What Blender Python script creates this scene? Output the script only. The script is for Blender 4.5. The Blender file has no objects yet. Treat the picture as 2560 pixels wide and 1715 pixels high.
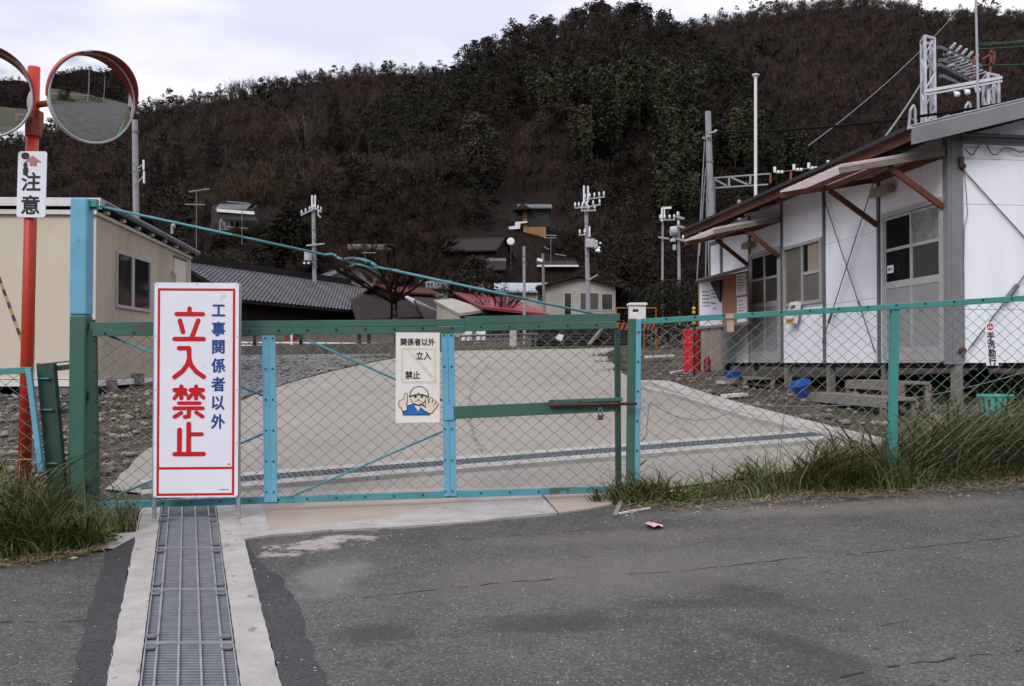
import bpy, bmesh, math, random
import numpy as np
from mathutils import Vector, Matrix, noise as mnoise
R = math.radians
random.seed(7)
SC = bpy.context.scene
COL = SC.collection

# ------------------------------------------------------------------ camera, world, sun, exposure
F = 2490.0; CX = 1280.0; CY = 857.5
PITCH = math.atan(49.5 / F)
cam_d = bpy.data.cameras.new("camera")
cam_d.sensor_width = 36.0
cam_d.lens = 36.0 * F / 2560.0
cam_d.clip_start = 0.1
cam_d.clip_end = 3000
cam = bpy.data.objects.new("camera", cam_d)
COL.objects.link(cam)
cam.rotation_euler = (R(90) + PITCH, 0, 0)
SC.camera = cam

SUN_EL, SUN_AZ = R(36), R(210)        # azimuth measured clockwise from +Y: behind the camera, a little to the left
w = bpy.data.worlds.new("World"); SC.world = w; w.use_nodes = True
nt = w.node_tree; nt.nodes.clear()
def N(t, **k):
    n = nt.nodes.new(t)
    for a, b in k.items(): setattr(n, a, b)
    return n
out = N('ShaderNodeOutputWorld'); bg = N('ShaderNodeBackground'); bg.inputs['Strength'].default_value = 0.1
sky = N('ShaderNodeTexSky'); sky.sky_type = 'NISHITA'; sky.sun_disc = False
sky.sun_elevation = SUN_EL; sky.sun_rotation = SUN_AZ
tc = N('ShaderNodeTexCoord'); sep = N('ShaderNodeSeparateXYZ')
nt.links.new(tc.outputs['Generated'], sep.inputs[0])
mp = N('ShaderNodeMapping'); mp.inputs['Scale'].default_value = (1.3, 1.3, 4.5)
mp.inputs['Rotation'].default_value = (0.12, 0.22, 0.3)
nt.links.new(tc.outputs['Generated'], mp.inputs[0])
nz = N('ShaderNodeTexNoise'); nz.inputs['Scale'].default_value = 2.1; nz.inputs['Detail'].default_value = 5; nz.inputs['Roughness'].default_value = 0.45
nt.links.new(mp.outputs[0], nz.inputs['Vector'])
cr = N('ShaderNodeValToRGB')
cr.color_ramp.elements[0].position = 0.40; cr.color_ramp.elements[0].color = (6.2, 6.25, 7.8, 1)
cr.color_ramp.elements[1].position = 0.60; cr.color_ramp.elements[1].color = (9.6, 9.5, 9.9, 1)
nt.links.new(nz.outputs['Fac'], cr.inputs[0])
el = N('ShaderNodeMapRange'); el.inputs['From Min'].default_value = 0.25; el.inputs['From Max'].default_value = 1.0
el.inputs['To Min'].default_value = 1.0; el.inputs['To Max'].default_value = 1.75
nt.links.new(sep.outputs['Z'], el.inputs['Value'])
mul = N('ShaderNodeVectorMath', operation='SCALE')
nt.links.new(cr.outputs[0], mul.inputs[0]); nt.links.new(el.outputs[0], mul.inputs['Scale'])
mx = N('ShaderNodeMix', data_type='RGBA'); mx.inputs['Factor'].default_value = 0.94
nt.links.new(sky.outputs[0], mx.inputs['A']); nt.links.new(mul.outputs[0], mx.inputs['B'])
nt.links.new(mx.outputs['Result'], bg.inputs['Color']); nt.links.new(bg.outputs[0], out.inputs[0])

sd = bpy.data.lights.new("sun", 'SUN'); sd.energy = 1.5; sd.angle = R(22); sd.color = (1.0, 0.965, 0.915)
so = bpy.data.objects.new("sun", sd); COL.objects.link(so)
dv = Vector((math.sin(SUN_AZ) * math.cos(SUN_EL), math.cos(SUN_AZ) * math.cos(SUN_EL), math.sin(SUN_EL)))
so.rotation_euler = dv.to_track_quat('Z', 'Y').to_euler()
SC.view_settings.view_transform = 'Standard'; SC.view_settings.look = 'None'
SC.view_settings.exposure = 0.32; SC.view_settings.gamma = 1.0
SC.render.engine = 'CYCLES'
SC.cycles.max_bounces = 6; SC.cycles.transparent_max_bounces = 8

# ------------------------------------------------------------------ geometry helpers
cp, sp_ = math.cos(PITCH), math.sin(PITCH)
GA, GB, GC = -1.4076, 0.0664, 0.0165          # the ground falls in one plane: z = GA + GB*y + GC*x
def ray(px, py):
    u = (px - CX) / F; v = -(py - CY) / F
    return Vector((u, cp - v * sp_, sp_ + v * cp))
def P(px, py, D):
    r = ray(px, py); return r * (D / r.y)
def dip(x, y):                                # the ground is dug a little lower along and under the white hut
    t = -0.1211 * (x - 5.19) + 0.9926 * (y - 11.8); o = -0.9926 * (x - 5.19) - 0.1211 * (y - 11.8)
    if t < 0 or t > 11 or o > 1.5 or o < -7: return 0.0
    k = min(1.0, (1.5 - o) / 0.9); k = k * k * (3 - 2 * k); e = min(1.0, (11 - t) / 2.0)
    return -0.036 * min(t, 8.5) * k * e
def gz(x, y): return GA + GB * y + GC * x + dip(x, y)
def onG(px, py, lift=0.0):
    r = ray(px, py); k = (GA + lift) / (r.z - GB * r.y - GC * r.x)
    return r * k
def up(x, y, l=0.0): return Vector((x, y, gz(x, y) + l))
def proj(v):
    y = v[1] * cp + v[2] * sp_; z = -v[1] * sp_ + v[2] * cp
    return CX + v[0] / y * F, CY - z / y * F
class Pl:                                     # an upright plane through two points
    def __init__(s, A, B):
        s.A = Vector(A); d = Vector((B[0] - A[0], B[1] - A[1], 0)); s.d = d.normalized()
        s.n = Vector((s.d.y, -s.d.x, 0)); s.len = d.length
        if s.n.dot(-s.A) < 0: s.n = -s.n       # towards the camera
    def at(s, px, py, off=0.0):
        r = ray(px, py); A = s.A + s.n * off
        return r * (A.dot(s.n) / r.dot(s.n))
    def sz(s, px, py):
        q = s.at(px, py) - s.A; return q.dot(s.d), q.z + s.A.z
    def p(s, t, z, off=0.0):
        q = s.A + s.d * t + s.n * off; return Vector((q.x, q.y, z))

class MB:
    def __init__(s): s.v = []; s.f = []
    def add(s, vs, fs):
        o = len(s.v); s.v += [tuple(x) for x in vs]; s.f += [tuple(i + o for i in f) for f in fs]; return s
    def box(s, c, size, ax=None):
        c = Vector(c); X, Y, Z = ax or (Vector((1, 0, 0)), Vector((0, 1, 0)), Vector((0, 0, 1)))
        a, b, d = size[0] / 2, size[1] / 2, size[2] / 2
        vs = [c + X * (a * i) + Y * (b * j) + Z * (d * k) for k in (-1, 1) for j in (-1, 1) for i in (-1, 1)]
        return s.add(vs, [(0, 2, 3, 1), (4, 5, 7, 6), (0, 1, 5, 4), (2, 6, 7, 3), (0, 4, 6, 2), (1, 3, 7, 5)])
    def bar(s, p0, p1, w, h, upv=(0, 0, 1)):      # w across, h along upv
        p0 = Vector(p0); p1 = Vector(p1); d = p1 - p0; L = d.length
        if L < 1e-6: return s
        d /= L; u = Vector(upv); x = d.cross(u)
        if x.length < 1e-4: x = d.cross(Vector((1, 0, 0)))
        x.normalize(); u = x.cross(d)
        return s.box((p0 + p1) / 2, (w, L, h), (x, d, u))
    def tube(s, p0, p1, r, n=8, r2=None, caps=True):
        p0 = Vector(p0); p1 = Vector(p1); r2 = r if r2 is None else r2
        d = (p1 - p0)
        if d.length < 1e-7: return s
        d.normalize(); a = d.orthogonal().normalized(); b = d.cross(a)
        vs = [p0 + (a * math.cos(2 * math.pi * i / n) + b * math.sin(2 * math.pi * i / n)) * r for i in range(n)]
        vs += [p1 + (a * math.cos(2 * math.pi * i / n) + b * math.sin(2 * math.pi * i / n)) * r2 for i in range(n)]
        fs = [(i, (i + 1) % n, n + (i + 1) % n, n + i) for i in range(n)]
        if caps: fs += [tuple(range(n - 1, -1, -1)), tuple(range(n, 2 * n))]
        return s.add(vs, fs)
    def path(s, pts, r, n=6):
        for a, b in zip(pts, pts[1:]): s.tube(a, b, r, n)
        return s
    def poly(s, pts): return s.add(pts, [tuple(range(len(pts)))])
    def prism(s, pts, vec):
        vec = Vector(vec); n = len(pts); vs = [Vector(p) for p in pts] + [Vector(p) + vec for p in pts]
        return s.add(vs, [tuple(range(n - 1, -1, -1)), tuple(range(n, 2 * n))] + [(i, (i + 1) % n, n + (i + 1) % n, n + i) for i in range(n)])
    def lathe(s, c, prof, n=20, ax=(0, 0, 1)):
        c = Vector(c); z = Vector(ax).normalized(); a = z.orthogonal().normalized(); b = z.cross(a)
        vs = []; m = len(prof)
        for r, h in prof:
            vs += [c + z * h + (a * math.cos(2 * math.pi * i / n) + b * math.sin(2 * math.pi * i / n)) * r for i in range(n)]
        fs = [(k * n + i, k * n + (i + 1) % n, (k + 1) * n + (i + 1) % n, (k + 1) * n + i) for k in range(m - 1) for i in range(n)]
        fs += [tuple(range(n - 1, -1, -1)), tuple(range((m - 1) * n, m * n))]
        return s.add(vs, fs)
    def ball(s, c, r, n=8, k=5, sq=1.0):
        return s.lathe(Vector(c), [(max(1e-4, r * math.sin(math.pi * j / k)), -r * sq * math.cos(math.pi * j / k)) for j in range(k + 1)], n)

def link(o, parent=None):
    COL.objects.link(o)
    if parent is not None: o.parent = parent
    return o
WORLDLOC = {}
def wloc(p):
    q = Vector((0, 0, 0))
    while p is not None: q += Vector(p.location); p = p.parent
    return q
def obj(name, mb, m, parent=None, label=None, smooth=False, bevel=0):
    me = bpy.data.meshes.new(name)
    off = wloc(parent)
    me.from_pydata([(x[0] - off.x, x[1] - off.y, x[2] - off.z) for x in mb.v], [], mb.f)
    bm = bmesh.new(); bm.from_mesh(me); bmesh.ops.recalc_face_normals(bm, faces=bm.faces); bm.to_mesh(me); bm.free()
    if smooth: me.polygons.foreach_set('use_smooth', [True] * len(me.polygons))
    me.materials.append(m); me.update()
    o = bpy.data.objects.new(name, me); link(o, parent)
    if label: o['label'] = label
    if bevel:
        b = o.modifiers.new('bevel', 'BEVEL'); b.width = bevel; b.segments = 2; b.limit_method = 'ANGLE'
    return o
def tag(o, label=None, cat=None, group=None, kind=None):
    if label: o['label'] = label
    if cat: o['category'] = cat
    if group: o['group'] = group
    if kind: o['kind'] = kind
    return o
def thing(name, loc, label, cat, group=None):
    o = bpy.data.objects.new(name, None); link(o); o.location = loc; o.empty_display_size = 0.2
    return tag(o, label, cat, group)
def struct(name, mb, m):
    o = obj(name, mb, m); o['kind'] = 'structure'; return o
def dup(root, loc, rz=0.0, sc=None, label=None):
    r = root.copy(); COL.objects.link(r); r.location = loc; r.rotation_euler = (0, 0, rz)
    if sc: r.scale = (sc, sc, sc) if not hasattr(sc, '__len__') else sc
    if label: r['label'] = label
    for ch in list(root.children):
        c = ch.copy(); COL.objects.link(c); c.parent = r
        for g in list(ch.children):
            d = g.copy(); COL.objects.link(d); d.parent = c
    return r

# ------------------------------------------------------------------ materials
def lin(c):
    return tuple(((x / 255.0) / 12.92 if x / 255.0 <= 0.04045 else ((x / 255.0 + 0.055) / 1.055) ** 2.4) for x in c)
def mat(name, c1, c2=None, scale=4.0, rough=0.7, metal=0.0, bump=0.0, bscale=60.0, spot=None, spot_scale=8.0, spot_at=0.66, spec=0.35, stretch=None, detail=6, contrast=(0.35, 0.65), trans=0.0, world=False):
    m = bpy.data.materials.new(name); m.use_nodes = True; t = m.node_tree; b = t.nodes['Principled BSDF']
    b.inputs['Roughness'].default_value = rough; b.inputs['Metallic'].default_value = metal
    b.inputs['Specular IOR Level'].default_value = spec
    L = t.links.new
    tcn = t.nodes.new('ShaderNodeTexCoord'); vec = tcn.outputs['Object']
    if world:
        ge = t.nodes.new('ShaderNodeNewGeometry'); vec = ge.outputs['Position']
    if stretch:
        mpn = t.nodes.new('ShaderNodeMapping'); mpn.inputs['Scale'].default_value = stretch; L(vec, mpn.inputs[0]); vec = mpn.outputs[0]
    c2 = c2 or tuple(x * 0.8 for x in c1)
    nz = t.nodes.new('ShaderNodeTexNoise'); nz.inputs['Scale'].default_value = scale; nz.inputs['Detail'].default_value = detail; nz.inputs['Roughness'].default_value = 0.65
    L(vec, nz.inputs['Vector'])
    mr = t.nodes.new('ShaderNodeMapRange'); mr.inputs['From Min'].default_value = contrast[0]; mr.inputs['From Max'].default_value = contrast[1]
    L(nz.outputs['Fac'], mr.inputs['Value'])
    mxn = t.nodes.new('ShaderNodeMix'); mxn.data_type = 'RGBA'
    mxn.inputs['A'].default_value = (*c1, 1); mxn.inputs['B'].default_value = (*c2, 1)
    L(mr.outputs[0], mxn.inputs['Factor']); col = mxn.outputs['Result']
    if spot:
        n2 = t.nodes.new('ShaderNodeTexNoise'); n2.inputs['Scale'].default_value = spot_scale; n2.inputs['Detail'].default_value = 5
        L(vec, n2.inputs['Vector'])
        m2 = t.nodes.new('ShaderNodeMapRange'); m2.inputs['From Min'].default_value = spot_at; m2.inputs['From Max'].default_value = spot_at + 0.03
        L(n2.outputs['Fac'], m2.inputs['Value'])
        x2 = t.nodes.new('ShaderNodeMix'); x2.data_type = 'RGBA'; x2.inputs['B'].default_value = (*spot, 1)
        L(col, x2.inputs['A']); L(m2.outputs[0], x2.inputs['Factor']); col = x2.outputs['Result']
    L(col, b.inputs['Base Color'])
    if bump:
        n3 = t.nodes.new('ShaderNodeTexNoise'); n3.inputs['Scale'].default_value = bscale; n3.inputs['Detail'].default_value = 6
        L(vec, n3.inputs['Vector'])
        bp = t.nodes.new('ShaderNodeBump'); bp.inputs['Strength'].default_value = bump; bp.inputs['Distance'].default_value = 0.02
        L(n3.outputs['Fac'], bp.inputs['Height']); L(bp.outputs[0], b.inputs['Normal'])
    if trans: b.inputs['Transmission Weight'].default_value = trans
    m['_col'] = 0
    return m
RUST = (0.16, 0.045, 0.025)
M = {}
M['green'] = mat('green_paint', (0.045, 0.125, 0.094), (0.034, 0.098, 0.072), 3, 0.5, bump=0.1, bscale=90, spot=RUST, spot_scale=5, spot_at=0.73)
M['green_rusty'] = mat('green_paint_flaking', (0.045, 0.128, 0.096), (0.034, 0.10, 0.073), 3, 0.5, bump=0.1, bscale=90, spot=(0.22, 0.03, 0.02), spot_scale=6, spot_at=0.615)
M['dark_green'] = mat('dark_green_paint', (0.022, 0.06, 0.045), (0.018, 0.045, 0.035), 3, 0.55, bump=0.1, bscale=80, spot=RUST, spot_scale=4, spot_at=0.7)
M['blue'] = mat('sky_blue_paint', (0.13, 0.355, 0.49), (0.11, 0.29, 0.40), 7, 0.55, bump=0.08, bscale=90, spot=(0.14, 0.2, 0.2), spot_scale=14, spot_at=0.7)
M['teal'] = mat('teal_paint', (0.047, 0.215, 0.18), (0.055, 0.235, 0.235), 5, 0.55, bump=0.08, bscale=90, spot=(0.12, 0.13, 0.1), spot_scale=12, spot_at=0.7)
M['tealblue'] = mat('worn_blue_green_paint', (0.08, 0.28, 0.37), (0.055, 0.19, 0.2), 4, 0.55, bump=0.08, bscale=90, spot=(0.05, 0.1, 0.09), spot_scale=6, spot_at=0.62)
M['wire'] = mat('green_coated_wire', (0.10, 0.18, 0.155), (0.19, 0.23, 0.21), 12, 0.5)
M['bolt'] = mat('dark_bolt', (0.03, 0.035, 0.035), None, 9, 0.5, 0.4)
M['rust'] = mat('rusty_iron', (0.07, 0.03, 0.022), (0.11, 0.05, 0.035), 14, 0.7, 0.3, bump=0.3, bscale=120)
M['galv'] = mat('galvanised_steel', (0.33, 0.34, 0.37), (0.24, 0.25, 0.28), 10, 0.5, 0.35, bump=0.05)
M['grate'] = mat('dull_grating_steel', (0.26, 0.27, 0.3), (0.19, 0.2, 0.22), 14, 0.5, 0.35)
M['galv_dk'] = mat('weathered_galvanised_steel', (0.16, 0.17, 0.19), (0.11, 0.12, 0.13), 8, 0.55, 0.3)
M['signwhite'] = mat('white_sign_enamel', (0.72, 0.735, 0.81), (0.68, 0.69, 0.765), 3, 0.35, spec=0.4, spot=(0.6, 0.6, 0.64), spot_scale=9, spot_at=0.7)
M['signred'] = mat('red_lettering', (0.52, 0.008, 0.012), (0.46, 0.008, 0.012), 6, 0.4)
M['signblue'] = mat('blue_lettering', (0.012, 0.042, 0.18), (0.02, 0.07, 0.26), 12, 0.4)
M['signblack'] = mat('black_lettering', (0.012, 0.014, 0.012), None, 6, 0.5)
M['paper'] = mat('yellowed_plastic_sheet', (0.72, 0.69, 0.68), (0.66, 0.62, 0.58), 5, 0.5)
M['cream'] = mat('faded_yellow_print', (0.66, 0.61, 0.5), None, 9, 0.6)
M['skin'] = mat('printed_skin', (0.7, 0.58, 0.48), (0.68, 0.57, 0.46), 5, 0.6)
M['printblue'] = mat('printed_blue', (0.01, 0.16, 0.5), None, 5, 0.5)
M['orange'] = mat('orange_red_paint', (0.44, 0.034, 0.010), (0.34, 0.027, 0.010), 2.5, 0.45, bump=0.05, spot=(0.25, 0.05, 0.03), spot_scale=9, spot_at=0.68)
M['orange_old'] = mat('faded_orange_paint', (0.3, 0.06, 0.03), (0.2, 0.045, 0.03), 6, 0.6, bump=0.2)
M['hood'] = mat('red_mirror_hood', (0.36, 0.03, 0.017), (0.28, 0.025, 0.017), 4, 0.5)
M['mirror'] = mat('convex_mirror', (0.82, 0.83, 0.84), (0.80, 0.81, 0.82), 2, 0.012, 1.0)
M['rim'] = mat('grey_mirror_rim', (0.46, 0.46, 0.47), None, 8, 0.5)
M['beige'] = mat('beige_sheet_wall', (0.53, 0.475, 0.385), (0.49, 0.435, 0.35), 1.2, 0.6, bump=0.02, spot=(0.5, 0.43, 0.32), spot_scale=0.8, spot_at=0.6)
M['beige_side'] = mat('darker_beige_sheet', (0.40, 0.34, 0.255), (0.31, 0.26, 0.195), 1.1, 0.65, stretch=(1, 1, 0.35), bump=0.03)  # side wall sheet: a darker beige than the front, with upright streaks
M['whitetrim'] = mat('white_trim', (0.66, 0.64, 0.64), (0.55, 0.53, 0.52), 3, 0.55)
M['white'] = mat('white_prefab_panel', (0.79, 0.81, 0.87), (0.72, 0.735, 0.78), 1.6, 0.45, bump=0.02, stretch=(2.2, 2.2, 0.45), contrast=(0.45, 0.75), spot=(0.56, 0.5, 0.46), spot_scale=5.5, spot_at=0.715)
M['greypaint'] = mat('grey_painted_steel', (0.2, 0.2, 0.212), (0.16, 0.16, 0.17), 3, 0.5, bump=0.04, spot=(0.12, 0.07, 0.05), spot_scale=7, spot_at=0.72)
M['greypost'] = mat('dark_grey_post', (0.10, 0.105, 0.12), (0.085, 0.09, 0.10), 5, 0.5)
M['alu'] = mat('aluminium_sash', (0.42, 0.42, 0.43), (0.36, 0.36, 0.37), 4, 0.45, 0.3)
M['doorpanel'] = mat('grey_door_panel', (0.24, 0.24, 0.245), (0.215, 0.215, 0.22), 2.5, 0.55)
M['roofsheet'] = mat('pale_roof_sheet', (0.44, 0.45, 0.49), (0.35, 0.36, 0.4), 3, 0.5)
M['wood_red'] = mat('red_brown_timber', (0.15, 0.052, 0.028), (0.09, 0.032, 0.02), 3, 0.75, stretch=(4, 1, 4), bump=0.2)
M['wood'] = mat('weathered_timber', (0.22, 0.19, 0.165), (0.14, 0.12, 0.105), 3, 0.8, stretch=(1, 5, 5), bump=0.25)
M['plywood'] = mat('orange_plywood', (0.36, 0.16, 0.075), (0.30, 0.13, 0.06), 2, 0.6, stretch=(1, 1, 0.3))
M['plywood_grey'] = mat('grey_plywood', (0.27, 0.21, 0.17), (0.19, 0.155, 0.13), 2, 0.7, stretch=(1, 1, 0.3))
def translucent(m, c, f):
    t = m.node_tree; b = t.nodes['Principled BSDF']; o = [n for n in t.nodes if n.type == 'OUTPUT_MATERIAL'][0]
    tr = t.nodes.new('ShaderNodeBsdfTranslucent'); tr.inputs['Color'].default_value = (*c, 1); mx_ = t.nodes.new('ShaderNodeMixShader'); mx_.inputs[0].default_value = f
    t.links.new(b.outputs[0], mx_.inputs[1]); t.links.new(tr.outputs[0], mx_.inputs[2]); t.links.new(mx_.outputs[0], o.inputs['Surface']); return m
M['corr'] = mat('translucent_corrugated_sheet', (0.8, 0.77, 0.77), (0.34, 0.235, 0.19), 3, 0.45, spec=0.5, stretch=(0.5, 9, 0.5), contrast=(0.46, 0.6))
translucent(M['corr'], (0.9, 0.84, 0.83), 0.6)
M['black'] = mat('black_metal', (0.013, 0.013, 0.014), None, 5, 0.6)
M['concrete_pole'] = mat('grey_concrete_pole', (0.27, 0.27, 0.28), (0.22, 0.22, 0.23), 3, 0.8, bump=0.1)
M['concrete'] = mat('pale_concrete', (0.36, 0.33, 0.305), (0.29, 0.265, 0.24), 2.6, 0.85, bump=0.25, bscale=70, spot=(0.22, 0.19, 0.165), spot_scale=5, spot_at=0.68)
M['concrete_lt'] = mat('light_concrete', (0.35, 0.333, 0.318), (0.24, 0.222, 0.203), 6, 0.85, bump=0.3, bscale=80, spot=(0.19, 0.168, 0.145), spot_scale=13, spot_at=0.645, contrast=(0.36, 0.72), detail=9)
M['concrete_tan'] = mat('tan_concrete', (0.33, 0.275, 0.225), (0.27, 0.225, 0.18), 2.2, 0.85, bump=0.25, bscale=70)
M['concrete_dk'] = mat('dark_concrete', (0.11, 0.1, 0.09), (0.06, 0.055, 0.05), 3, 0.9, bump=0.3)
M['block'] = mat('concrete_block', (0.2, 0.185, 0.165), (0.13, 0.12, 0.105), 7, 0.9, bump=0.4)
M['tile'] = mat('grey_clay_roof_tile', (0.095, 0.095, 0.105), (0.05, 0.05, 0.055), 6, 0.55, bump=0.2)
M['tile_dk'] = mat('dark_roof_tile', (0.022, 0.02, 0.02), (0.015, 0.013, 0.013), 5, 0.6, spec=0.06)
M['roof_brown'] = mat('brown_tile_roof', (0.036, 0.028, 0.025), (0.016, 0.012, 0.011), 9, 0.7, spec=0.06)
M['roof_red'] = mat('crimson_sheet_roof', (0.21, 0.014, 0.02), (0.16, 0.012, 0.016), 3, 0.5)
M['roof_dull_red'] = mat('dull_red_roof', (0.08, 0.018, 0.017), (0.06, 0.014, 0.013), 3, 0.6, spec=0.06)
M['roof_pink'] = mat('faded_maroon_roof', (0.14, 0.07, 0.078), (0.10, 0.05, 0.055), 4, 0.6)
M['roof_blue'] = mat('blue_grey_corrugated_roof', (0.33, 0.34, 0.39), (0.24, 0.25, 0.28), 2, 0.5)
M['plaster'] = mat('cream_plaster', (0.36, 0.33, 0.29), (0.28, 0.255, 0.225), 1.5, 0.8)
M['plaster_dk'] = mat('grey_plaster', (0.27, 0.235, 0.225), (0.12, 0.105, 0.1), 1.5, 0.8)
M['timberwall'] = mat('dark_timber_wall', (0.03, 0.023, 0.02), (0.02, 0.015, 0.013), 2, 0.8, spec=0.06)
M['ochrewall'] = mat('ochre_plaster', (0.26, 0.15, 0.065), (0.22, 0.125, 0.055), 2, 0.8)
M['reddrum'] = mat('red_drum_paint', (0.40, 0.008, 0.014), (0.33, 0.007, 0.012), 5, 0.4)
M['bluebucket'] = mat('blue_plastic', (0.01, 0.09, 0.36), (0.01, 0.075, 0.3), 5, 0.4)
M['mint'] = mat('mint_plastic', (0.05, 0.42, 0.36), (0.04, 0.36, 0.3), 5, 0.4)
M['foam'] = mat('white_foam', (0.62, 0.6, 0.6), (0.5, 0.48, 0.47), 8, 0.7)
M['yellow'] = mat('yellow_paint', (0.62, 0.36, 0.01), None, 5, 0.4)
M['warnorange'] = mat('warning_orange', (0.33, 0.08, 0.015), None, 5, 0.5)
M['stone'] = mat('stone', (0.085, 0.065, 0.052), (0.27, 0.235, 0.21), 2.5, 0.85, world=True, contrast=(0.42, 0.6))
M['stonewall'] = mat('dark_stone_wall', (0.05, 0.042, 0.038), (0.02, 0.017, 0.016), 3, 0.9, bump=0.5, bscale=6)
M['bark'] = mat('bark', (0.045, 0.033, 0.028), (0.03, 0.022, 0.019), 3, 0.9)
M['bark_pale'] = mat('pale_bark', (0.12, 0.085, 0.07), (0.08, 0.06, 0.05), 3, 0.9)
M['plastic_grey'] = mat('grey_plastic', (0.4, 0.4, 0.42), None, 5, 0.5)
M['ceramic'] = mat('white_porcelain', (0.7, 0.72, 0.75), (0.6, 0.62, 0.65), 5, 0.25)
M['cable'] = mat('black_cable', (0.008, 0.008, 0.009), None, 3, 0.9, spec=0.05)
M['tower'] = mat('white_painted_lattice', (0.5, 0.5, 0.56), (0.38, 0.38, 0.43), 4, 0.5)
M['lf_pale'] = None
M['curtain'] = mat('beige_curtain', (0.3, 0.25, 0.2), (0.2, 0.165, 0.13), 3, 0.8, stretch=(9, 9, 0.3))
def glass(name, c, rough=0.06):
    m = mat(name, c, tuple(x * 0.85 for x in c), 2.0, rough, spec=0.5); return m
M['glass_dk'] = glass('dark_window_glass', (0.012, 0.011, 0.011))
M['glass_frost'] = glass('frosted_glass', (0.135, 0.13, 0.115), 0.3)
M['glass_grey'] = glass('hazy_glass', (0.062, 0.06, 0.055), 0.15)

def leafmat(name, c1, c2, soft=True):
    m = bpy.data.materials.new(name); m.use_nodes = True; t = m.node_tree; b = t.nodes['Principled BSDF']; L = t.links.new
    b.inputs['Roughness'].default_value = 0.75; b.inputs['Specular IOR Level'].default_value = 0.15
    at = t.nodes.new('ShaderNodeAttribute'); at.attribute_name = 'tint'
    mxn = t.nodes.new('ShaderNodeMix'); mxn.data_type = 'RGBA'
    mxn.inputs['A'].default_value = (*c1, 1); mxn.inputs['B'].default_value = (*c2, 1)
    L(at.outputs['Fac'], mxn.inputs['Factor']); L(mxn.outputs['Result'], b.inputs['Base Color'])
    if soft: an = t.nodes.new('ShaderNodeAttribute'); an.attribute_name = 'nrm'; L(an.outputs['Vector'], b.inputs['Normal'])
    return m
M['lf_ever'] = leafmat('dark_evergreen_foliage', (0.0095, 0.0078, 0.0047), (0.026, 0.0212, 0.0112))
M['lf_bare'] = leafmat('bare_winter_twigs', (0.025, 0.0135, 0.0108), (0.070, 0.040, 0.0315))
M['lf_bamboo'] = leafmat('bamboo_foliage', (0.018, 0.0185, 0.0078), (0.064, 0.060, 0.028))
M['lf_red'] = leafmat('russet_twigs', (0.02, 0.0095, 0.0075), (0.055, 0.025, 0.018))
M['lf_ochre'] = leafmat('dry_ochre_scrub', (0.042, 0.028, 0.017), (0.10, 0.068, 0.041))
M['lf_pale'] = leafmat('pale_twigs', (0.09, 0.062, 0.05), (0.15, 0.11, 0.09))
M['lf_conical'] = leafmat('conical_tree_twigs', (0.03, 0.016, 0.0125), (0.075, 0.042, 0.033))
M['grass'] = leafmat('green_grass', (0.026, 0.037, 0.011), (0.10, 0.122, 0.04), False)
M['grass_dry'] = leafmat('dry_straw', (0.12, 0.088, 0.05), (0.36, 0.275, 0.165), False)
M['weed'] = leafmat('weed_leaves', (0.03, 0.06, 0.014), (0.07, 0.12, 0.03), False)

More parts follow.
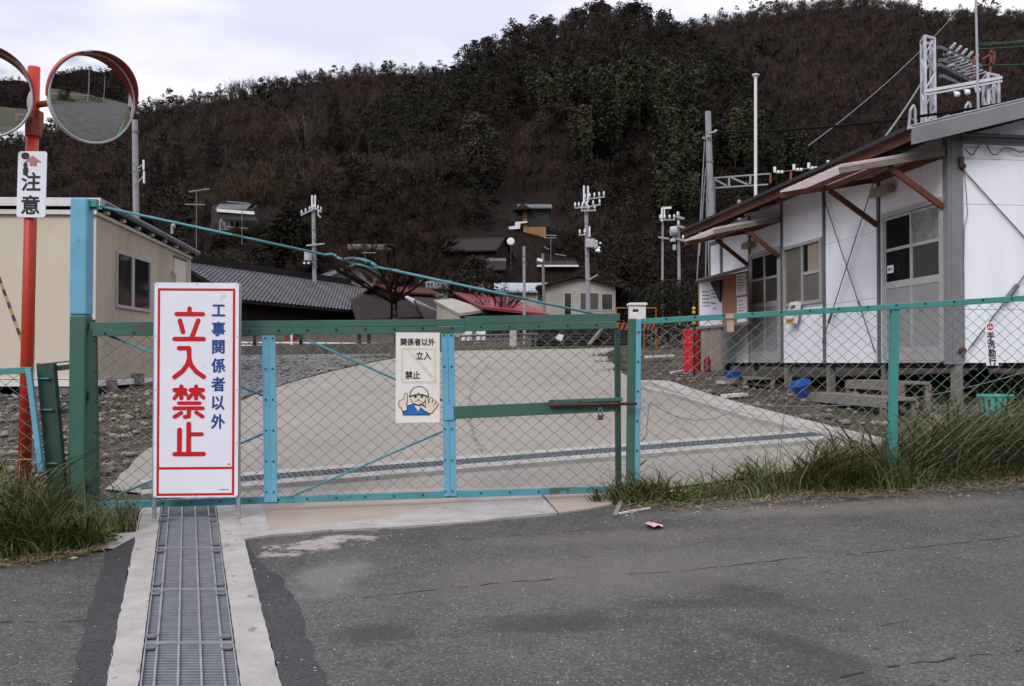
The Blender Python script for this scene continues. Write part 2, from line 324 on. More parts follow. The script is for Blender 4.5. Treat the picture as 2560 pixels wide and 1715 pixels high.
# ---- special surface materials
def node(t, kind, **k):
    n = t.nodes.new(kind)
    for a, b in k.items():
        if a in ('data_type', 'operation', 'blend_type', 'feature', 'noise_dimensions', 'musgrave_type', 'interpolation_type', 'distance'): setattr(n, a, b)
        else: n.inputs[a.replace('_', ' ')].default_value = b
    return n
def asphalt(name, base, stains=(), grain=0.58):
    m = bpy.data.materials.new(name); m.use_nodes = True; t = m.node_tree; b = t.nodes['Principled BSDF']; L = t.links.new
    b.inputs['Roughness'].default_value = 0.8; b.inputs['Specular IOR Level'].default_value = 0.3
    ge = t.nodes.new('ShaderNodeNewGeometry'); pos = ge.outputs['Position']
    def mixc(a, bcol, fac):
        x = t.nodes.new('ShaderNodeMix'); x.data_type = 'RGBA'
        if isinstance(a, tuple): x.inputs['A'].default_value = (*a, 1)
        else: L(a, x.inputs['A'])
        if isinstance(bcol, tuple): x.inputs['B'].default_value = (*bcol, 1)
        else: L(bcol, x.inputs['B'])
        L(fac, x.inputs['Factor']); return x.outputs['Result']
    def nrange(scale, a, c, detail=6, rough=0.6):
        n = t.nodes.new('ShaderNodeTexNoise'); n.inputs['Scale'].default_value = scale; n.inputs['Detail'].default_value = detail; n.inputs['Roughness'].default_value = rough
        L(pos, n.inputs['Vector'])
        r = t.nodes.new('ShaderNodeMapRange'); r.inputs['From Min'].default_value = a; r.inputs['From Max'].default_value = c
        L(n.outputs['Fac'], r.inputs['Value']); return r.outputs[0]
    dk = tuple(x * 0.5 for x in base); lt = tuple(x * 1.6 for x in base)
    col = mixc(dk, lt, nrange(0.8, 0.28, 0.74, 12, 0.72))
    col = mixc(col, tuple(x * 0.42 for x in base), nrange(9, 0.52, 0.82, 8, 0.7))
    col = mixc(col, tuple(x * 0.3 for x in base), nrange(60, 0.5, 0.72, 3))
    # aggregate: light stones
    vo = t.nodes.new('ShaderNodeTexVoronoi'); vo.inputs['Scale'].default_value = 88; L(pos, vo.inputs['Vector'])
    sx = t.nodes.new('ShaderNodeSeparateColor'); L(vo.outputs['Color'], sx.inputs[0])
    g = t.nodes.new('ShaderNodeMapRange'); g.inputs['From Min'].default_value = 0.6; g.inputs['From Max'].default_value = 0.98; g.inputs['To Max'].default_value = grain; L(sx.outputs[0], g.inputs['Value'])
    dd = t.nodes.new('ShaderNodeMapRange'); dd.inputs['From Min'].default_value = 0.55; dd.inputs['From Max'].default_value = 0.3; L(vo.outputs['Distance'], dd.inputs['Value'])
    mm = t.nodes.new('ShaderNodeMath'); mm.operation = 'MULTIPLY'; L(g.outputs[0], mm.inputs[0]); L(dd.outputs[0], mm.inputs[1])
    col = mixc(col, (0.27, 0.25, 0.235), mm.outputs[0])
    vo2 = t.nodes.new('ShaderNodeTexVoronoi'); vo2.inputs['Scale'].default_value = 34; L(pos, vo2.inputs['Vector'])
    s2 = t.nodes.new('ShaderNodeSeparateColor'); L(vo2.outputs['Color'], s2.inputs[0])
    g2 = t.nodes.new('ShaderNodeMapRange'); g2.inputs['From Min'].default_value = 0.93; g2.inputs['From Max'].default_value = 0.95; L(s2.outputs[1], g2.inputs['Value'])
    d2 = t.nodes.new('ShaderNodeMapRange'); d2.inputs['From Min'].default_value = 0.2; d2.inputs['From Max'].default_value = 0.1; L(vo2.outputs['Distance'], d2.inputs['Value'])
    m2 = t.nodes.new('ShaderNodeMath'); m2.operation = 'MULTIPLY'; L(g2.outputs[0], m2.inputs[0]); L(d2.outputs[0], m2.inputs[1])
    col = mixc(col, (0.5, 0.48, 0.46), m2.outputs[0])
    # oil stains and pale cement smears, each with a place of its own
    for (x, y, rx, ry, ang, c, amt) in stains:
        mpn = t.nodes.new('ShaderNodeMapping'); mpn.vector_type = 'TEXTURE'
        mpn.inputs['Location'].default_value = (x, y, gz(x, y)); mpn.inputs['Rotation'].default_value = (0, 0, ang); mpn.inputs['Scale'].default_value = (rx, ry, 1)
        L(pos, mpn.inputs[0])
        ln = t.nodes.new('ShaderNodeVectorMath'); ln.operation = 'LENGTH'; L(mpn.outputs[0], ln.inputs[0])
        nn = t.nodes.new('ShaderNodeTexNoise'); nn.inputs['Scale'].default_value = 5; nn.inputs['Detail'].default_value = 8; nn.inputs['Roughness'].default_value = 0.7; L(pos, nn.inputs['Vector'])
        ad = t.nodes.new('ShaderNodeMath'); ad.operation = 'MULTIPLY_ADD'; ad.inputs[1].default_value = 1.6 if amt < 0.8 else 5.0; L(nn.outputs['Fac'], ad.inputs[0]); L(ln.outputs['Value'], ad.inputs[2])
        r = t.nodes.new('ShaderNodeMapRange'); r.inputs['From Min'].default_value = 1.9 if amt < 0.8 else 3.02; r.inputs['From Max'].default_value = 1.25 if amt < 0.8 else 2.7; r.inputs['To Max'].default_value = min(amt, 0.95)
        L(ad.outputs[0], r.inputs['Value']); col = mixc(col, c, r.outputs[0])
    L(col, b.inputs['Base Color'])
    n3 = t.nodes.new('ShaderNodeTexNoise'); n3.inputs['Scale'].default_value = 90; n3.inputs['Detail'].default_value = 4; L(pos, n3.inputs['Vector'])
    bp = t.nodes.new('ShaderNodeBump'); bp.inputs['Strength'].default_value = 0.55; bp.inputs['Distance'].default_value = 0.012
    L(n3.outputs['Fac'], bp.inputs['Height']); L(bp.outputs[0], b.inputs['Normal'])
    return m
def stain_at(px, py, rx, ry, ang, c, amt):
    q = onG(px, py); return (q.x, q.y, rx, ry, ang, c, amt)
OIL = (0.028, 0.023, 0.02); CEM = (0.30, 0.268, 0.238); GREYD = (0.075, 0.07, 0.065)
STAINS = [stain_at(950, 1580, 0.2, 0.16, 0.2, OIL, 0.62), stain_at(1380, 1560, 0.42, 0.16, 0.15, OIL, 0.6), stain_at(1700, 1510, 0.32, 0.09, 0.1, OIL, 0.45),
          stain_at(1850, 1480, 0.16, 0.45, 0.75, OIL, 0.45), stain_at(2010, 1620, 0.09, 0.42, 0.7, OIL, 0.6), stain_at(2110, 1690, 0.1, 0.3, 0.7, OIL, 0.5),
          stain_at(790, 1362, 0.46, 0.2, 0.25, CEM, 0.9), stain_at(880, 1345, 0.45, 0.14, 0.3, CEM, 0.85), stain_at(680, 1385, 0.25, 0.12, 0.2, CEM, 0.82), stain_at(1480, 1430, 1.2, 0.5, 0.2, (0.125, 0.112, 0.1), 0.5), stain_at(600, 1560, 0.12, 0.5, 0.2, OIL, 0.5), stain_at(2350, 1500, 0.9, 0.35, 0.2, (0.05, 0.047, 0.045), 0.4), stain_at(820, 1445, 0.22, 0.36, 0, (0.19, 0.18, 0.18), 0.5),
          stain_at(1540, 1345, 0.8, 0.2, 0.1, (0.15, 0.125, 0.105), 0.4), stain_at(2100, 1270, 1.2, 0.2, 0.12, (0.16, 0.13, 0.1), 0.5)]
M['asphalt'] = asphalt('road_asphalt', (0.066, 0.064, 0.059), STAINS)
M['asphalt_new'] = asphalt('darker_patch_asphalt', (0.036, 0.0355, 0.036), (), 0.16)
M['crack'] = mat('crack', (0.02, 0.018, 0.016), (0.03, 0.026, 0.023), 20, 0.9)

def dirtmat(name, c1, c2, c3, sc=3.0, stones=(40, 0.8), stonecol=(0.32, 0.28, 0.25)):
    m = bpy.data.materials.new(name); m.use_nodes = True; t = m.node_tree; b = t.nodes['Principled BSDF']; L = t.links.new
    b.inputs['Roughness'].default_value = 0.95; b.inputs['Specular IOR Level'].default_value = 0.05
    ge = t.nodes.new('ShaderNodeNewGeometry'); pos = ge.outputs['Position']
    n = t.nodes.new('ShaderNodeTexNoise'); n.inputs['Scale'].default_value = sc; n.inputs['Detail'].default_value = 9; n.inputs['Roughness'].default_value = 0.7; L(pos, n.inputs['Vector'])
    r = t.nodes.new('ShaderNodeValToRGB'); L(n.outputs['Fac'], r.inputs[0])
    r.color_ramp.elements[0].position = 0.33; r.color_ramp.elements[0].color = (*c1, 1)
    r.color_ramp.elements[1].position = 0.68; r.color_ramp.elements[1].color = (*c3, 1)
    e = r.color_ramp.elements.new(0.5); e.color = (*c2, 1)
    vo = t.nodes.new('ShaderNodeTexVoronoi'); vo.inputs['Scale'].default_value = stones[0]; L(pos, vo.inputs['Vector'])
    s = t.nodes.new('ShaderNodeSeparateColor'); L(vo.outputs['Color'], s.inputs[0])
    g = t.nodes.new('ShaderNodeMapRange'); g.inputs['From Min'].default_value = stones[1]; g.inputs['From Max'].default_value = 1.0; L(s.outputs[0], g.inputs['Value'])
    x = t.nodes.new('ShaderNodeMix'); x.data_type = 'RGBA'; x.inputs['B'].default_value = (*stonecol, 1); L(r.outputs[0], x.inputs['A']); L(g.outputs[0], x.inputs['Factor'])
    L(x.outputs['Result'], b.inputs['Base Color'])
    bp = t.nodes.new('ShaderNodeBump'); bp.inputs['Strength'].default_value = 0.8; bp.inputs['Distance'].default_value = 0.03
    L(vo.outputs['Distance'], bp.inputs['Height']); L(bp.outputs[0], b.inputs['Normal'])
    return m
M['dirt'] = dirtmat('stony_dirt', (0.036, 0.027, 0.02), (0.075, 0.056, 0.042), (0.125, 0.098, 0.076), 3.2, (46, 0.88))
M['gravel'] = dirtmat('blue_grey_gravel', (0.10, 0.10, 0.105), (0.14, 0.14, 0.145), (0.19, 0.18, 0.18), 2.5, (34, 0.8), (0.3, 0.3, 0.31))
M['hillsoil'] = dirtmat('leaf_litter', (0.008, 0.0055, 0.0045), (0.013, 0.0085, 0.007), (0.02, 0.013, 0.010), 0.15, (1.5, 0.8), (0.02, 0.013, 0.010))
M['clearing'] = dirtmat('dry_grass_slope', (0.03, 0.018, 0.009), (0.055, 0.034, 0.017), (0.08, 0.052, 0.027), 0.6, (2, 0.7), (0.07, 0.045, 0.024))
M['yardconc'] = mat('yard_concrete', (0.272, 0.242, 0.212), (0.2, 0.177, 0.154), 0.8, 0.85, bump=0.3, bscale=50, world=True, spot=(0.245, 0.205, 0.168), spot_scale=2.2, spot_at=0.6, detail=10, contrast=(0.3, 0.72))

def lettering(name, body, size, bold, parent, m, frame, u, wv, d, sx=1.0):
    c = bpy.data.curves.new(name, 'FONT'); c.body = body; c.size = size; c.resolution_u = 4
    o = bpy.data.objects.new(name, c); COL.objects.link(o)
    dg = bpy.context.evaluated_depsgraph_get(); me = bpy.data.meshes.new_from_object(o.evaluated_get(dg))
    bpy.data.objects.remove(o); bpy.data.curves.remove(c)
    xs = [v.co.x for v in me.vertices]; ys = [v.co.y for v in me.vertices]
    mb = MB(); cx = (min(xs) + max(xs)) / 2; cy = (min(ys) + max(ys)) / 2
    ring = [(0, 0)] + ([(math.cos(k * 0.7854) * bold, math.sin(k * 0.7854) * bold) for k in range(8)] if bold else [])
    for k, (ox, oy) in enumerate(ring):
        mb.add([frame.pt(u + (v.co.x - cx) * sx + ox, wv + (v.co.y - cy) + oy, d + k * 0.00008) for v in me.vertices], [tuple(p.vertices) for p in me.polygons])
    bpy.data.meshes.remove(me)
    return mb if parent is None else obj(name, mb, m, parent)
class Plate:                                     # flat artwork frame: U right, W up, Nn towards the reader
    def __init__(s, O, U, W):
        s.O = Vector(O); s.U = Vector(U).normalized(); s.W = Vector(W).normalized(); s.N = s.U.cross(s.W)
        s.k = 0
    def pt(s, u, w, d=0.0): return s.O + s.U * u + s.W * w + s.N * d
    def fill(s, mb, pts, d): mb.poly([s.pt(a, b, d) for a, b in pts])
    def disc(s, mb, u, w, rx, ry, d, n=20): s.fill(mb, [(u + rx * math.cos(2 * math.pi * i / n), w + ry * math.sin(2 * math.pi * i / n)) for i in range(n)], d)
    def stroke(s, mb, pts, wd, d, cap=True):
        h = wd / 2
        for (a, b), (c, e) in zip(pts, pts[1:]):
            L = math.hypot(c - a, e - b)
            if L < 1e-6: continue
            s.k += 1; dd = d + (s.k % 40) * 0.00006; nx, ny = -(e - b) / L * h, (c - a) / L * h
            s.fill(mb, [(a + nx, b + ny), (a - nx, b - ny), (c - nx, e - ny), (c + nx, e + ny)], dd)
        for (a, b) in (pts if cap else pts[1:-1]):
            s.k += 1; s.disc(mb, a, b, h, h, d + (s.k % 40) * 0.00006, 14)

def jag(pts, step=0.12, amp=0.02, seed=0):
    rnd = random.Random(seed); o = []
    for a, b in zip(pts, pts[1:]):
        a = Vector(a); b = Vector(b); L = (b - a).length; n = max(1, int(L / step)); q = Vector((-(b - a).y, (b - a).x, 0)).normalized()
        for i in range(n):
            p = a.lerp(b, i / n) + q * (rnd.uniform(-amp, amp) if i else 0); o.append(p)
    o.append(Vector(pts[-1])); return o
def sheet(pts, lift):
    return [Vector((p[0], p[1], gz(p[0], p[1]) + lift)) for p in pts]

# ------------------------------------------------------------------ ground, road, drain, concrete
def lerp_line(a, b, t): return a + (b - a) * t
# the drain runs from in front of the camera to the gate: inner and outer edges of its kerbs
IL0, IL1 = onG(346, 1713), onG(402, 1267)
IR0, IR1 = onG(602, 1713), onG(541, 1267)
OL0, OL1 = onG(265, 1713), onG(352, 1267)
OR0, OR1 = onG(702, 1713), onG(590, 1267)
def ext(a, b, t): return a + (b - a) * t
T0, T1 = -3.2, 1.12
iL0, iL1 = ext(IL0, IL1, T0), ext(IL0, IL1, T1)
iR0, iR1 = ext(IR0, IR1, T0), ext(IR0, IR1, T1)
oL0, oL1 = ext(OL0, OL1, T0), ext(OL0, OL1, T1)
oR0, oR1 = ext(OR0, OR1, T0), ext(OR0, OR1, T1)
BACK = -75.0
g = MB()
lft = -0.02
g.poly(sheet([(iL0.x, iL0.y), (iL1.x, iL1.y), (-120, iL1.y), (-120, iL0.y)], lft))
g.poly(sheet([(iR0.x, iR0.y), (120, iR0.y), (120, iR1.y), (iR1.x, iR1.y)], lft))
ya, yb = max(iL1.y, iR1.y), min(iL0.y, iR0.y)
gxs = [-120, -60, -30, -14, -8, -5, iL1.x, iR1.x, 0] + [1 + 0.3 * i for i in range(44)] + [16, 20, 28, 60, 120]
gys = [iL1.y, 9] + [9.6 + 0.3 * i for i in range(50)] + [26, 30, 38, 48, 58]
g.add([Vector((x, y, gz(x, y) + lft)) for y in gys for x in gxs], [(j * len(gxs) + i, j * len(gxs) + i + 1, (j + 1) * len(gxs) + i + 1, (j + 1) * len(gxs) + i) for j in range(len(gys) - 1) for i in range(len(gxs) - 1)])
g.poly(sheet([(-120, BACK), (120, BACK), (120, iR0.y), (iR0.x, iR0.y), (iL0.x, iL0.y), (-120, iL0.y)], lft))
struct('ground', g, M['dirt'])
dc = MB()
for a, b in ((iL0, iL1), (iR0, iR1)):
    dc.add([a + Vector((0, 0, -0.012)), b + Vector((0, 0, -0.012)), b + Vector((0, 0, -0.28)), a + Vector((0, 0, -0.28))], [(0, 1, 2, 3)])
dz = Vector((0, 0, -0.28)); dc.poly([iL0 + dz, iL1 + dz, iR1 + dz, iR0 + dz]); dc.poly([iL1, iR1, iR1 + dz, iL1 + dz]); dc.poly([iL0, iR0, iR0 + dz, iL0 + dz])
struct('drain_channel', dc, M['concrete_dk'])

def kerbstrip(a0, a1, b0, b1, th=0.02):
    mb = MB(); t0 = Vector((0, 0, 0.004)); t1 = Vector((0, 0, -th))
    A = jag([a0, a1], 0.05, 0.0035, 3); B = jag([b0, b1], 0.05, 0.002, 4)
    top = [p + t0 for p in A] + [p + t0 for p in reversed(B)]
    mb.prism(top, Vector((0, 0, -th))); return mb
kl = kerbstrip(oL0, ext(OL0, OL1, 1.0), iL0, ext(IL0, IL1, 1.0)); struct('kerb_strip', kl, M['concrete_lt'])
kr = kerbstrip(oR0, ext(OR0, OR1, 1.02), iR0, ext(IR0, IR1, 1.02)); struct('kerb_strip', kr, M['concrete_lt'])

# asphalt both sides
cr0 = onG(602, 1335)
right = [oR0.copy(), ext(OR0, OR1, 0.82)]
edge_px = [(640, 1348), (680, 1342), (820, 1330), (1000, 1322), (1180, 1308), (1395, 1287), (1470, 1275), (1540, 1264), (1700, 1247), (1850, 1243), (2000, 1228), (2200, 1222), (2400, 1206), (2560, 1196), (2900, 1175)]
edge = [onG(*p) for p in edge_px]
tail = Vector((60, edge[-1].y + (60 - edge[-1].x) * 0.13, 0))
pts = jag(right, 0.1, 0.007, 5)[:-1] + jag([right[-1]] + edge, 0.09, 0.018, 6) + [tail, Vector((60, BACK, 0)), Vector((oR0.x, BACK, 0))]
rd = MB(); rd.poly(sheet(pts, 0.0))
ledge_px = [(-900, 1520), (-400, 1468), (0, 1420), (130, 1402), (262, 1380), (300, 1377), (330, 1377)]
ledge = [onG(*p) for p in ledge_px]
lp = jag([Vector((-60, ledge[0].y - 6, 0))] + ledge, 0.1, 0.02, 8)
lk = onG(331, 1378)
tL = (lk.y - OL0.y) / (OL1.y - OL0.y)
lpts = lp[:-1] + jag([ext(OL0, OL1, tL), oL0.copy()], 0.1, 0.01, 9) + [Vector((oL0.x, BACK, 0)), Vector((-60, BACK, 0))]
rd.poly(sheet(lpts, 0.0))
struct('road', rd, M['asphalt'])
# newer dark strips laid beside the kerbs
pt_ = MB()
pt_.poly(sheet(jag([onG(265, 1383), onG(205, 1600), onG(175, 1713), ext(onG(205, 1600), onG(175, 1713), 6)], 0.1, 0.012, 11) + jag([ext(OL0, OL1, -2.2), ext(OL0, OL1, 0.72)], 0.1, 0.006, 12), 0.004))
pt_.poly(sheet(jag([ext(OR0, OR1, 0.76), ext(OR0, OR1, -2.2)], 0.1, 0.006, 13) + jag([ext(onG(770, 1600), onG(815, 1713), 5), onG(815, 1713), onG(770, 1600), onG(735, 1500), onG(700, 1440), onG(640, 1400)], 0.1, 0.02, 14), 0.004))
struct('road_patch', pt_, M['asphalt_new'])
# cracks and joints in the asphalt
ck = MB()
def crackline(px, wd, seed, amp=0.012, keep=0.7):
    rnd = random.Random(seed); P_ = jag([onG(*p) for p in px], 0.05, amp, seed)
    L_, R_ = [], []
    for i, p in enumerate(P_):
        q = P_[min(i + 1, len(P_) - 1)] - P_[max(i - 1, 0)]; q = Vector((-q.y, q.x, 0)).normalized()
        h = wd * rnd.uniform(0.25, 1.0) * 0.5; L_.append(p + q * h); R_.append(p - q * h)
    for i in range(len(P_) - 1):
        if rnd.random() < keep: ck.poly(sheet([L_[i], R_[i], R_[i + 1], L_[i + 1]], 0.003))
crackline([(900, 1495), (1060, 1478), (1280, 1455), (1440, 1446), (1700, 1428), (1950, 1400), (2200, 1380), (2560, 1340)], 0.011, 1)
crackline([(860, 1362), (1000, 1355), (1280, 1341), (1600, 1312)], 0.008, 2)
crackline([(1600, 1312), (1900, 1275), (2250, 1240)], 0.008, 3)
crackline([(2000, 1585), (2150, 1575), (2300, 1550)], 0.006, 4)
crackline([(2100, 1695), (2250, 1665), (2560, 1625)], 0.012, 5)
crackline([(0, 1556), (120, 1555), (222, 1550)], 0.012, 6)
crackline([(60, 1412), (160, 1405), (265, 1405)], 0.012, 7)
struct('road_cracks', ck, M['crack'])
ck = MB()
crackline([(1225, 905), (1195, 940), (1175, 985), (1172, 1040), (1185, 1095), (1215, 1145)], 0.016, 15, 0.03, 0.85)
crackline([(1172, 1040), (1205, 1038)], 0.012, 16, 0.02, 0.9)
crackline([(760, 980), (985, 977), (1180, 972)], 0.012, 17, 0.01, 0.75)
crackline([(1130, 905), (1330, 903), (1520, 903)], 0.014, 18, 0.01, 0.7)
crackline([(1640, 1010), (1720, 1080), (1800, 1130)], 0.01, 19, 0.02, 0.7)
for q_ in range(len(ck.v)): ck.v[q_] = (ck.v[q_][0], ck.v[q_][1], ck.v[q_][2] + 0.003)
struct('yard_cracks', ck, mat('yard_crack', (0.12, 0.1, 0.085), (0.17, 0.14, 0.12), 20, 0.9))

# concrete apron in front of the gate
ap = MB()
ap.prism(sheet(jag([onG(592, 1262), onG(604, 1352), onG(640, 1346), onG(682, 1340), onG(820, 1328), onG(1000, 1320), onG(1180, 1306), onG(1392, 1285)], 0.1, 0.01, 21) + jag([onG(1352, 1240), onG(1130, 1256), onG(1010, 1290), onG(900, 1304), onG(760, 1318), onG(676, 1328), onG(655, 1260)], 0.12, 0.012, 22), 0.009), (0, 0, -0.03))
struct('apron', ap, M['concrete_lt'])
ap2 = MB()
ap2.poly(sheet([onG(650, 1255), onG(674, 1330), onG(760, 1320), onG(900, 1306), onG(1010, 1292), onG(1132, 1258), onG(1356, 1240), onG(1352, 1215), onG(650, 1235)], 0.0055))
ap2.prism(sheet([onG(1356, 1238), onG(1398, 1286), onG(1470, 1276), onG(1533, 1263), onG(1545, 1222), onG(1400, 1228)], 0.012), (0, 0, -0.04))
struct('apron_slab', ap2, M['concrete_tan'])
rp2 = MB(); rp2.poly(sheet(jag([onG(205, 1300), onG(255, 1278), onG(347, 1270), onG(341, 1328), onG(258, 1334), onG(205, 1345)], 0.08, 0.012, 24), -0.002)); struct('road_patch', rp2, M['asphalt_new'])
ap3 = MB(); ap3.poly(sheet(jag([onG(225, 1372), onG(262, 1335), onG(345, 1330), onG(336, 1374)], 0.08, 0.015, 23), 0.003)); struct('concrete_patch', ap3, M['concrete'])

# the yard behind the gate
yardL = [(262, 1222), (300, 1185), (345, 1140), (430, 1080), (520, 1040), (600, 1003), (650, 984), (720, 958), (800, 936), (900, 912), (985, 896), (1060, 883), (1140, 875)]
yardR = [(1545, 869), (1512, 884), (1530, 908), (1560, 935), (1598, 950), (1650, 953), (1740, 984), (1860, 1020), (1980, 1052), (2110, 1085), (2240, 1120)]
yl = jag([onG(*p) for p in yardL], 0.3, 0.03, 31); yr = jag([onG(*p) for p in yardR], 0.3, 0.03, 32)
ym = MB(); ym.poly(sheet(yl + [onG(1300, 869)] + yr + [onG(2240, 1145), onG(1700, 1215), onG(1600, 1228), onG(1540, 1236), onG(1352, 1222), onG(650, 1245), onG(600, 1262)] , 0.0))
struct('yard', ym, M['yardconc'])
def ribbon(mb, px, wd, lift, th=0.0, amp=0.0, seed=0):
    P_ = jag([onG(*p) for p in px], 0.3, amp, seed)
    A, B = [], []
    for i, p in enumerate(P_):
        q = P_[min(i + 1, len(P_) - 1)] - P_[max(i - 1, 0)]; q = Vector((-q.y, q.x, 0)).normalized()
        A.append(p + q * wd / 2); B.append(p - q * wd / 2)
    for i in range(len(P_) - 1):
        q = sheet([A[i], B[i], B[i + 1], A[i + 1]], lift)
        if th: mb.prism(q, (0, 0, -th))
        else: mb.poly(q)
    return mb
kb = MB()
ribbon(kb, [(1605, 957), (1650, 958), (1740, 990), (1860, 1026), (1980, 1058), (2110, 1091), (2215, 1116)], 0.34, 0.03, 0.06)
struct('kerb', kb, M['concrete'])
kb = MB()
ribbon(kb, [(1600, 972), (1700, 995), (1860, 1046), (2000, 1080), (2100, 1103)], 0.10, 0.045, 0.05)
struct('kerb', kb, M['concrete_lt'])
# cross drain behind the gate: pale concrete each side, a recessed bed and lift-out gratings
d0, d1 = onG(560, 1212), onG(2065, 1092)
dd_ = Vector((d1.x - d0.x, d1.y - d0.y, 0)); dL = dd_.length; dd_.normalize(); dn = Vector((-dd_.y, dd_.x, 0))
def dpt(s, t, lift):
    q = d0 + dd_ * s + dn * t; return Vector((q.x, q.y, gz(q.x, q.y) + lift))
cb = MB()
for (ta, tb) in ((-0.32, -0.125), (0.125, 0.30)):
    cb.prism([dpt(-0.6, ta, 0.035), dpt(dL + 0.25, ta, 0.035), dpt(dL + 0.25, tb, 0.035), dpt(-0.6, tb, 0.035)], (0, 0, -0.04))
struct('drain_kerb', cb, M['concrete_lt'])
cb = MB(); cb.poly([dpt(-0.6, -0.125, 0.002), dpt(dL + 0.2, -0.125, 0.002), dpt(dL + 0.2, 0.125, 0.002), dpt(-0.6, 0.125, 0.002)]); struct('drain_bed', cb, M['concrete_dk'])  # dark sheet in place of depth: shade under the gratings put into its colour
npan = 6; pl_ = dL / npan
for k in range(npan):
    mb = MB(); s0 = k * pl_ + 0.006; s1 = (k + 1) * pl_ - 0.006
    for t in (-0.115, -0.04, 0.035, 0.11):
        mb.bar(dpt(s0, t, 0.026), dpt(s1, t, 0.026), 0.012, 0.024)
    n = int((s1 - s0) / 0.045)
    for i in range(n + 1):
        s = s0 + (s1 - s0) * i / n; mb.bar(dpt(s, -0.115, 0.024), dpt(s, 0.11, 0.024), 0.012, 0.022)
    o = obj('drain_grate', mb, M['galv_dk'])
    tag(o, ['narrow grate of the cross drain, hidden end behind the tall white sign', 'narrow grate of the cross drain, just right of the first blue gate bar', 'narrow grate of the cross drain, under the small worker poster', 'narrow grate of the cross drain, in front of the wide green lock bar', 'narrow grate of the cross drain, passing behind the right gate post', 'narrow grate of the cross drain, farthest right, by the grass'][k], 'drain grate', 'steel gratings over the cross drain')

# big grating panels towards the camera
bnd = [1900, 1713 + 30, 1607, 1473, 1369, 1295, 1240]
def gl(px_y):
    def onl(a, b):
        # point on line a-b whose image row is px_y
        lo, hi = -1.5, 1.3
        for _ in range(40):
            mid = (lo + hi) / 2; q = ext(a, b, mid)
            if proj(q)[1] > px_y: lo = mid
            else: hi = mid
        return ext(a, b, lo)
    return onl(IL0, IL1), onl(IR0, IR1)
glab = ['steel drain grate at the near edge of the photo, bottom bars cut off', 'steel drain grate nearest the camera, wide bars clearly visible', 'second whole steel drain grate up from the photo edge', 'steel drain grate midway up the strip, bars merging', 'steel drain grate just in front of the white sign legs', 'steel drain grate directly under the gate and sign']
for k in range(6):
    (a0, b0), (a1, b1) = gl(bnd[k]), gl(bnd[k + 1])
    if k == 0: a0, b0 = gl(2050)
    fr = MB(); root = None
    def gp_(s, t, l=0.0):
        q = a0.lerp(a1, s).lerp(b0.lerp(b1, s), t); return Vector((q.x, q.y, gz(q.x, q.y) + l))
    L = ((a1 + b1) - (a0 + b0)).length / 2; W = (b0 - a0).length
    e = 0.008 / L; n = max(4, int(L / 0.031))
    for i in range(n + 1):
        s = e + (1 - 2 * e) * i / n; th = 0.011 if i in (0, n) else 0.006
        fr.bar(gp_(s, 0.02, -0.009), gp_(s, 0.98, -0.009), th, 0.010 + (0.012 if i in (0, n) else 0))
    root = obj('drain_grate', fr, M['grate'])
    tag(root, glab[k], 'drain grate', 'steel gratings over the long drain')
    lb = MB()
    for t in (0.15, 0.385, 0.62, 0.85): lb.bar(gp_(e, t, -0.006), gp_(1 - e, t, -0.006), 0.009, 0.014)
    for t in (0.022, 0.978): lb.bar(gp_(e, t, -0.014), gp_(1 - e, t, -0.014), 0.006, 0.034)
    obj('cross_bar', lb, M['grate'], root)
    for s in (0.1, 0.9):
        for (ta, tb) in ((0.03, 0.14), (0.86, 0.97)):
            h = MB(); h.box(gp_(s, (ta + tb) / 2, 0.001), ((tb - ta) * W, 0.05, 0.006)); obj('hinge_plate', h, M['greypost'], root)
# gravel yard and grass strip surfaces
gv = MB(); gv.poly(sheet(jag([onG(380, 1060), onG(450, 1010), onG(560, 1012), onG(640, 980), onG(720, 954), onG(800, 932), onG(900, 908), onG(985, 892), onG(970, 884), onG(800, 884), onG(600, 888), onG(420, 890), onG(395, 940)], 0.3, 0.05, 41), -0.008))
struct('gravel', gv, M['gravel'])

# ------------------------------------------------------------------ gate and fences
GP = Pl((-2.72, 6.47, 0), (0.75, 6.92, 0))        # the plane of the gate
def chain(mb, pos, s0, s1, hfun0, hfun1, dx=0.1, dy=0.082, r=0.0022, warp=None, seed=0):
    n = int((s1 - s0) / (dx / 2)); hmax = max(hfun1(s0), hfun1(s1)); hmin = min(hfun0(s0), hfun0(s1))
    m = int((hmax - hmin) / (dy / 2)) + 1; nodes = {}
    rnd = random.Random(seed)
    for i in range(n + 1):
        for j in range(m + 1):
            if (i + j) % 2: continue
            s = s0 + i * dx / 2; h = hmax - j * dy / 2
            if h < hfun0(s) - 0.01: continue
            a, b, c = rnd.uniform(-1, 1) * 0.003, rnd.uniform(-1, 1) * 0.003, rnd.uniform(-1, 1) * 0.004
            if warp:
                wa, wb, wc = warp(s, h); a += wa; b += wb; c += wc
            hh = min(h + b, hfun1(s) + 0.01)
            nodes[(i, j)] = pos(s + a, hh, c)
    for (i, j), p in nodes.items():
        for q in ((i + 1, j + 1), (i + 1, j - 1)):
            if q in nodes: mb.tube(p, nodes[q], r, 3, caps=False)
    return mb
def gpos(s, z, off=0.0): return GP.p(s, z, off)
gate = thing('gate', (0.0, 6.8, gz(0, 6.8)), 'wide green and sky blue chain link gate barring the concrete yard', 'gate')
def gbar(name, m, px0, px1, wpx, dep=0.04, off=0.0, parent=gate, label=None, bevel=0.002):
    a = GP.at(*px0, off); b = GP.at(*px1, off); sc = ((a + b) / 2).y / F
    mb = MB().bar(a, b, dep, wpx * sc, ) if abs(px1[0] - px0[0]) > abs(px1[1] - px0[1]) else MB().bar(a, b, wpx * sc, dep, GP.n)
    return obj(name, mb, m, parent, label, bevel=bevel)
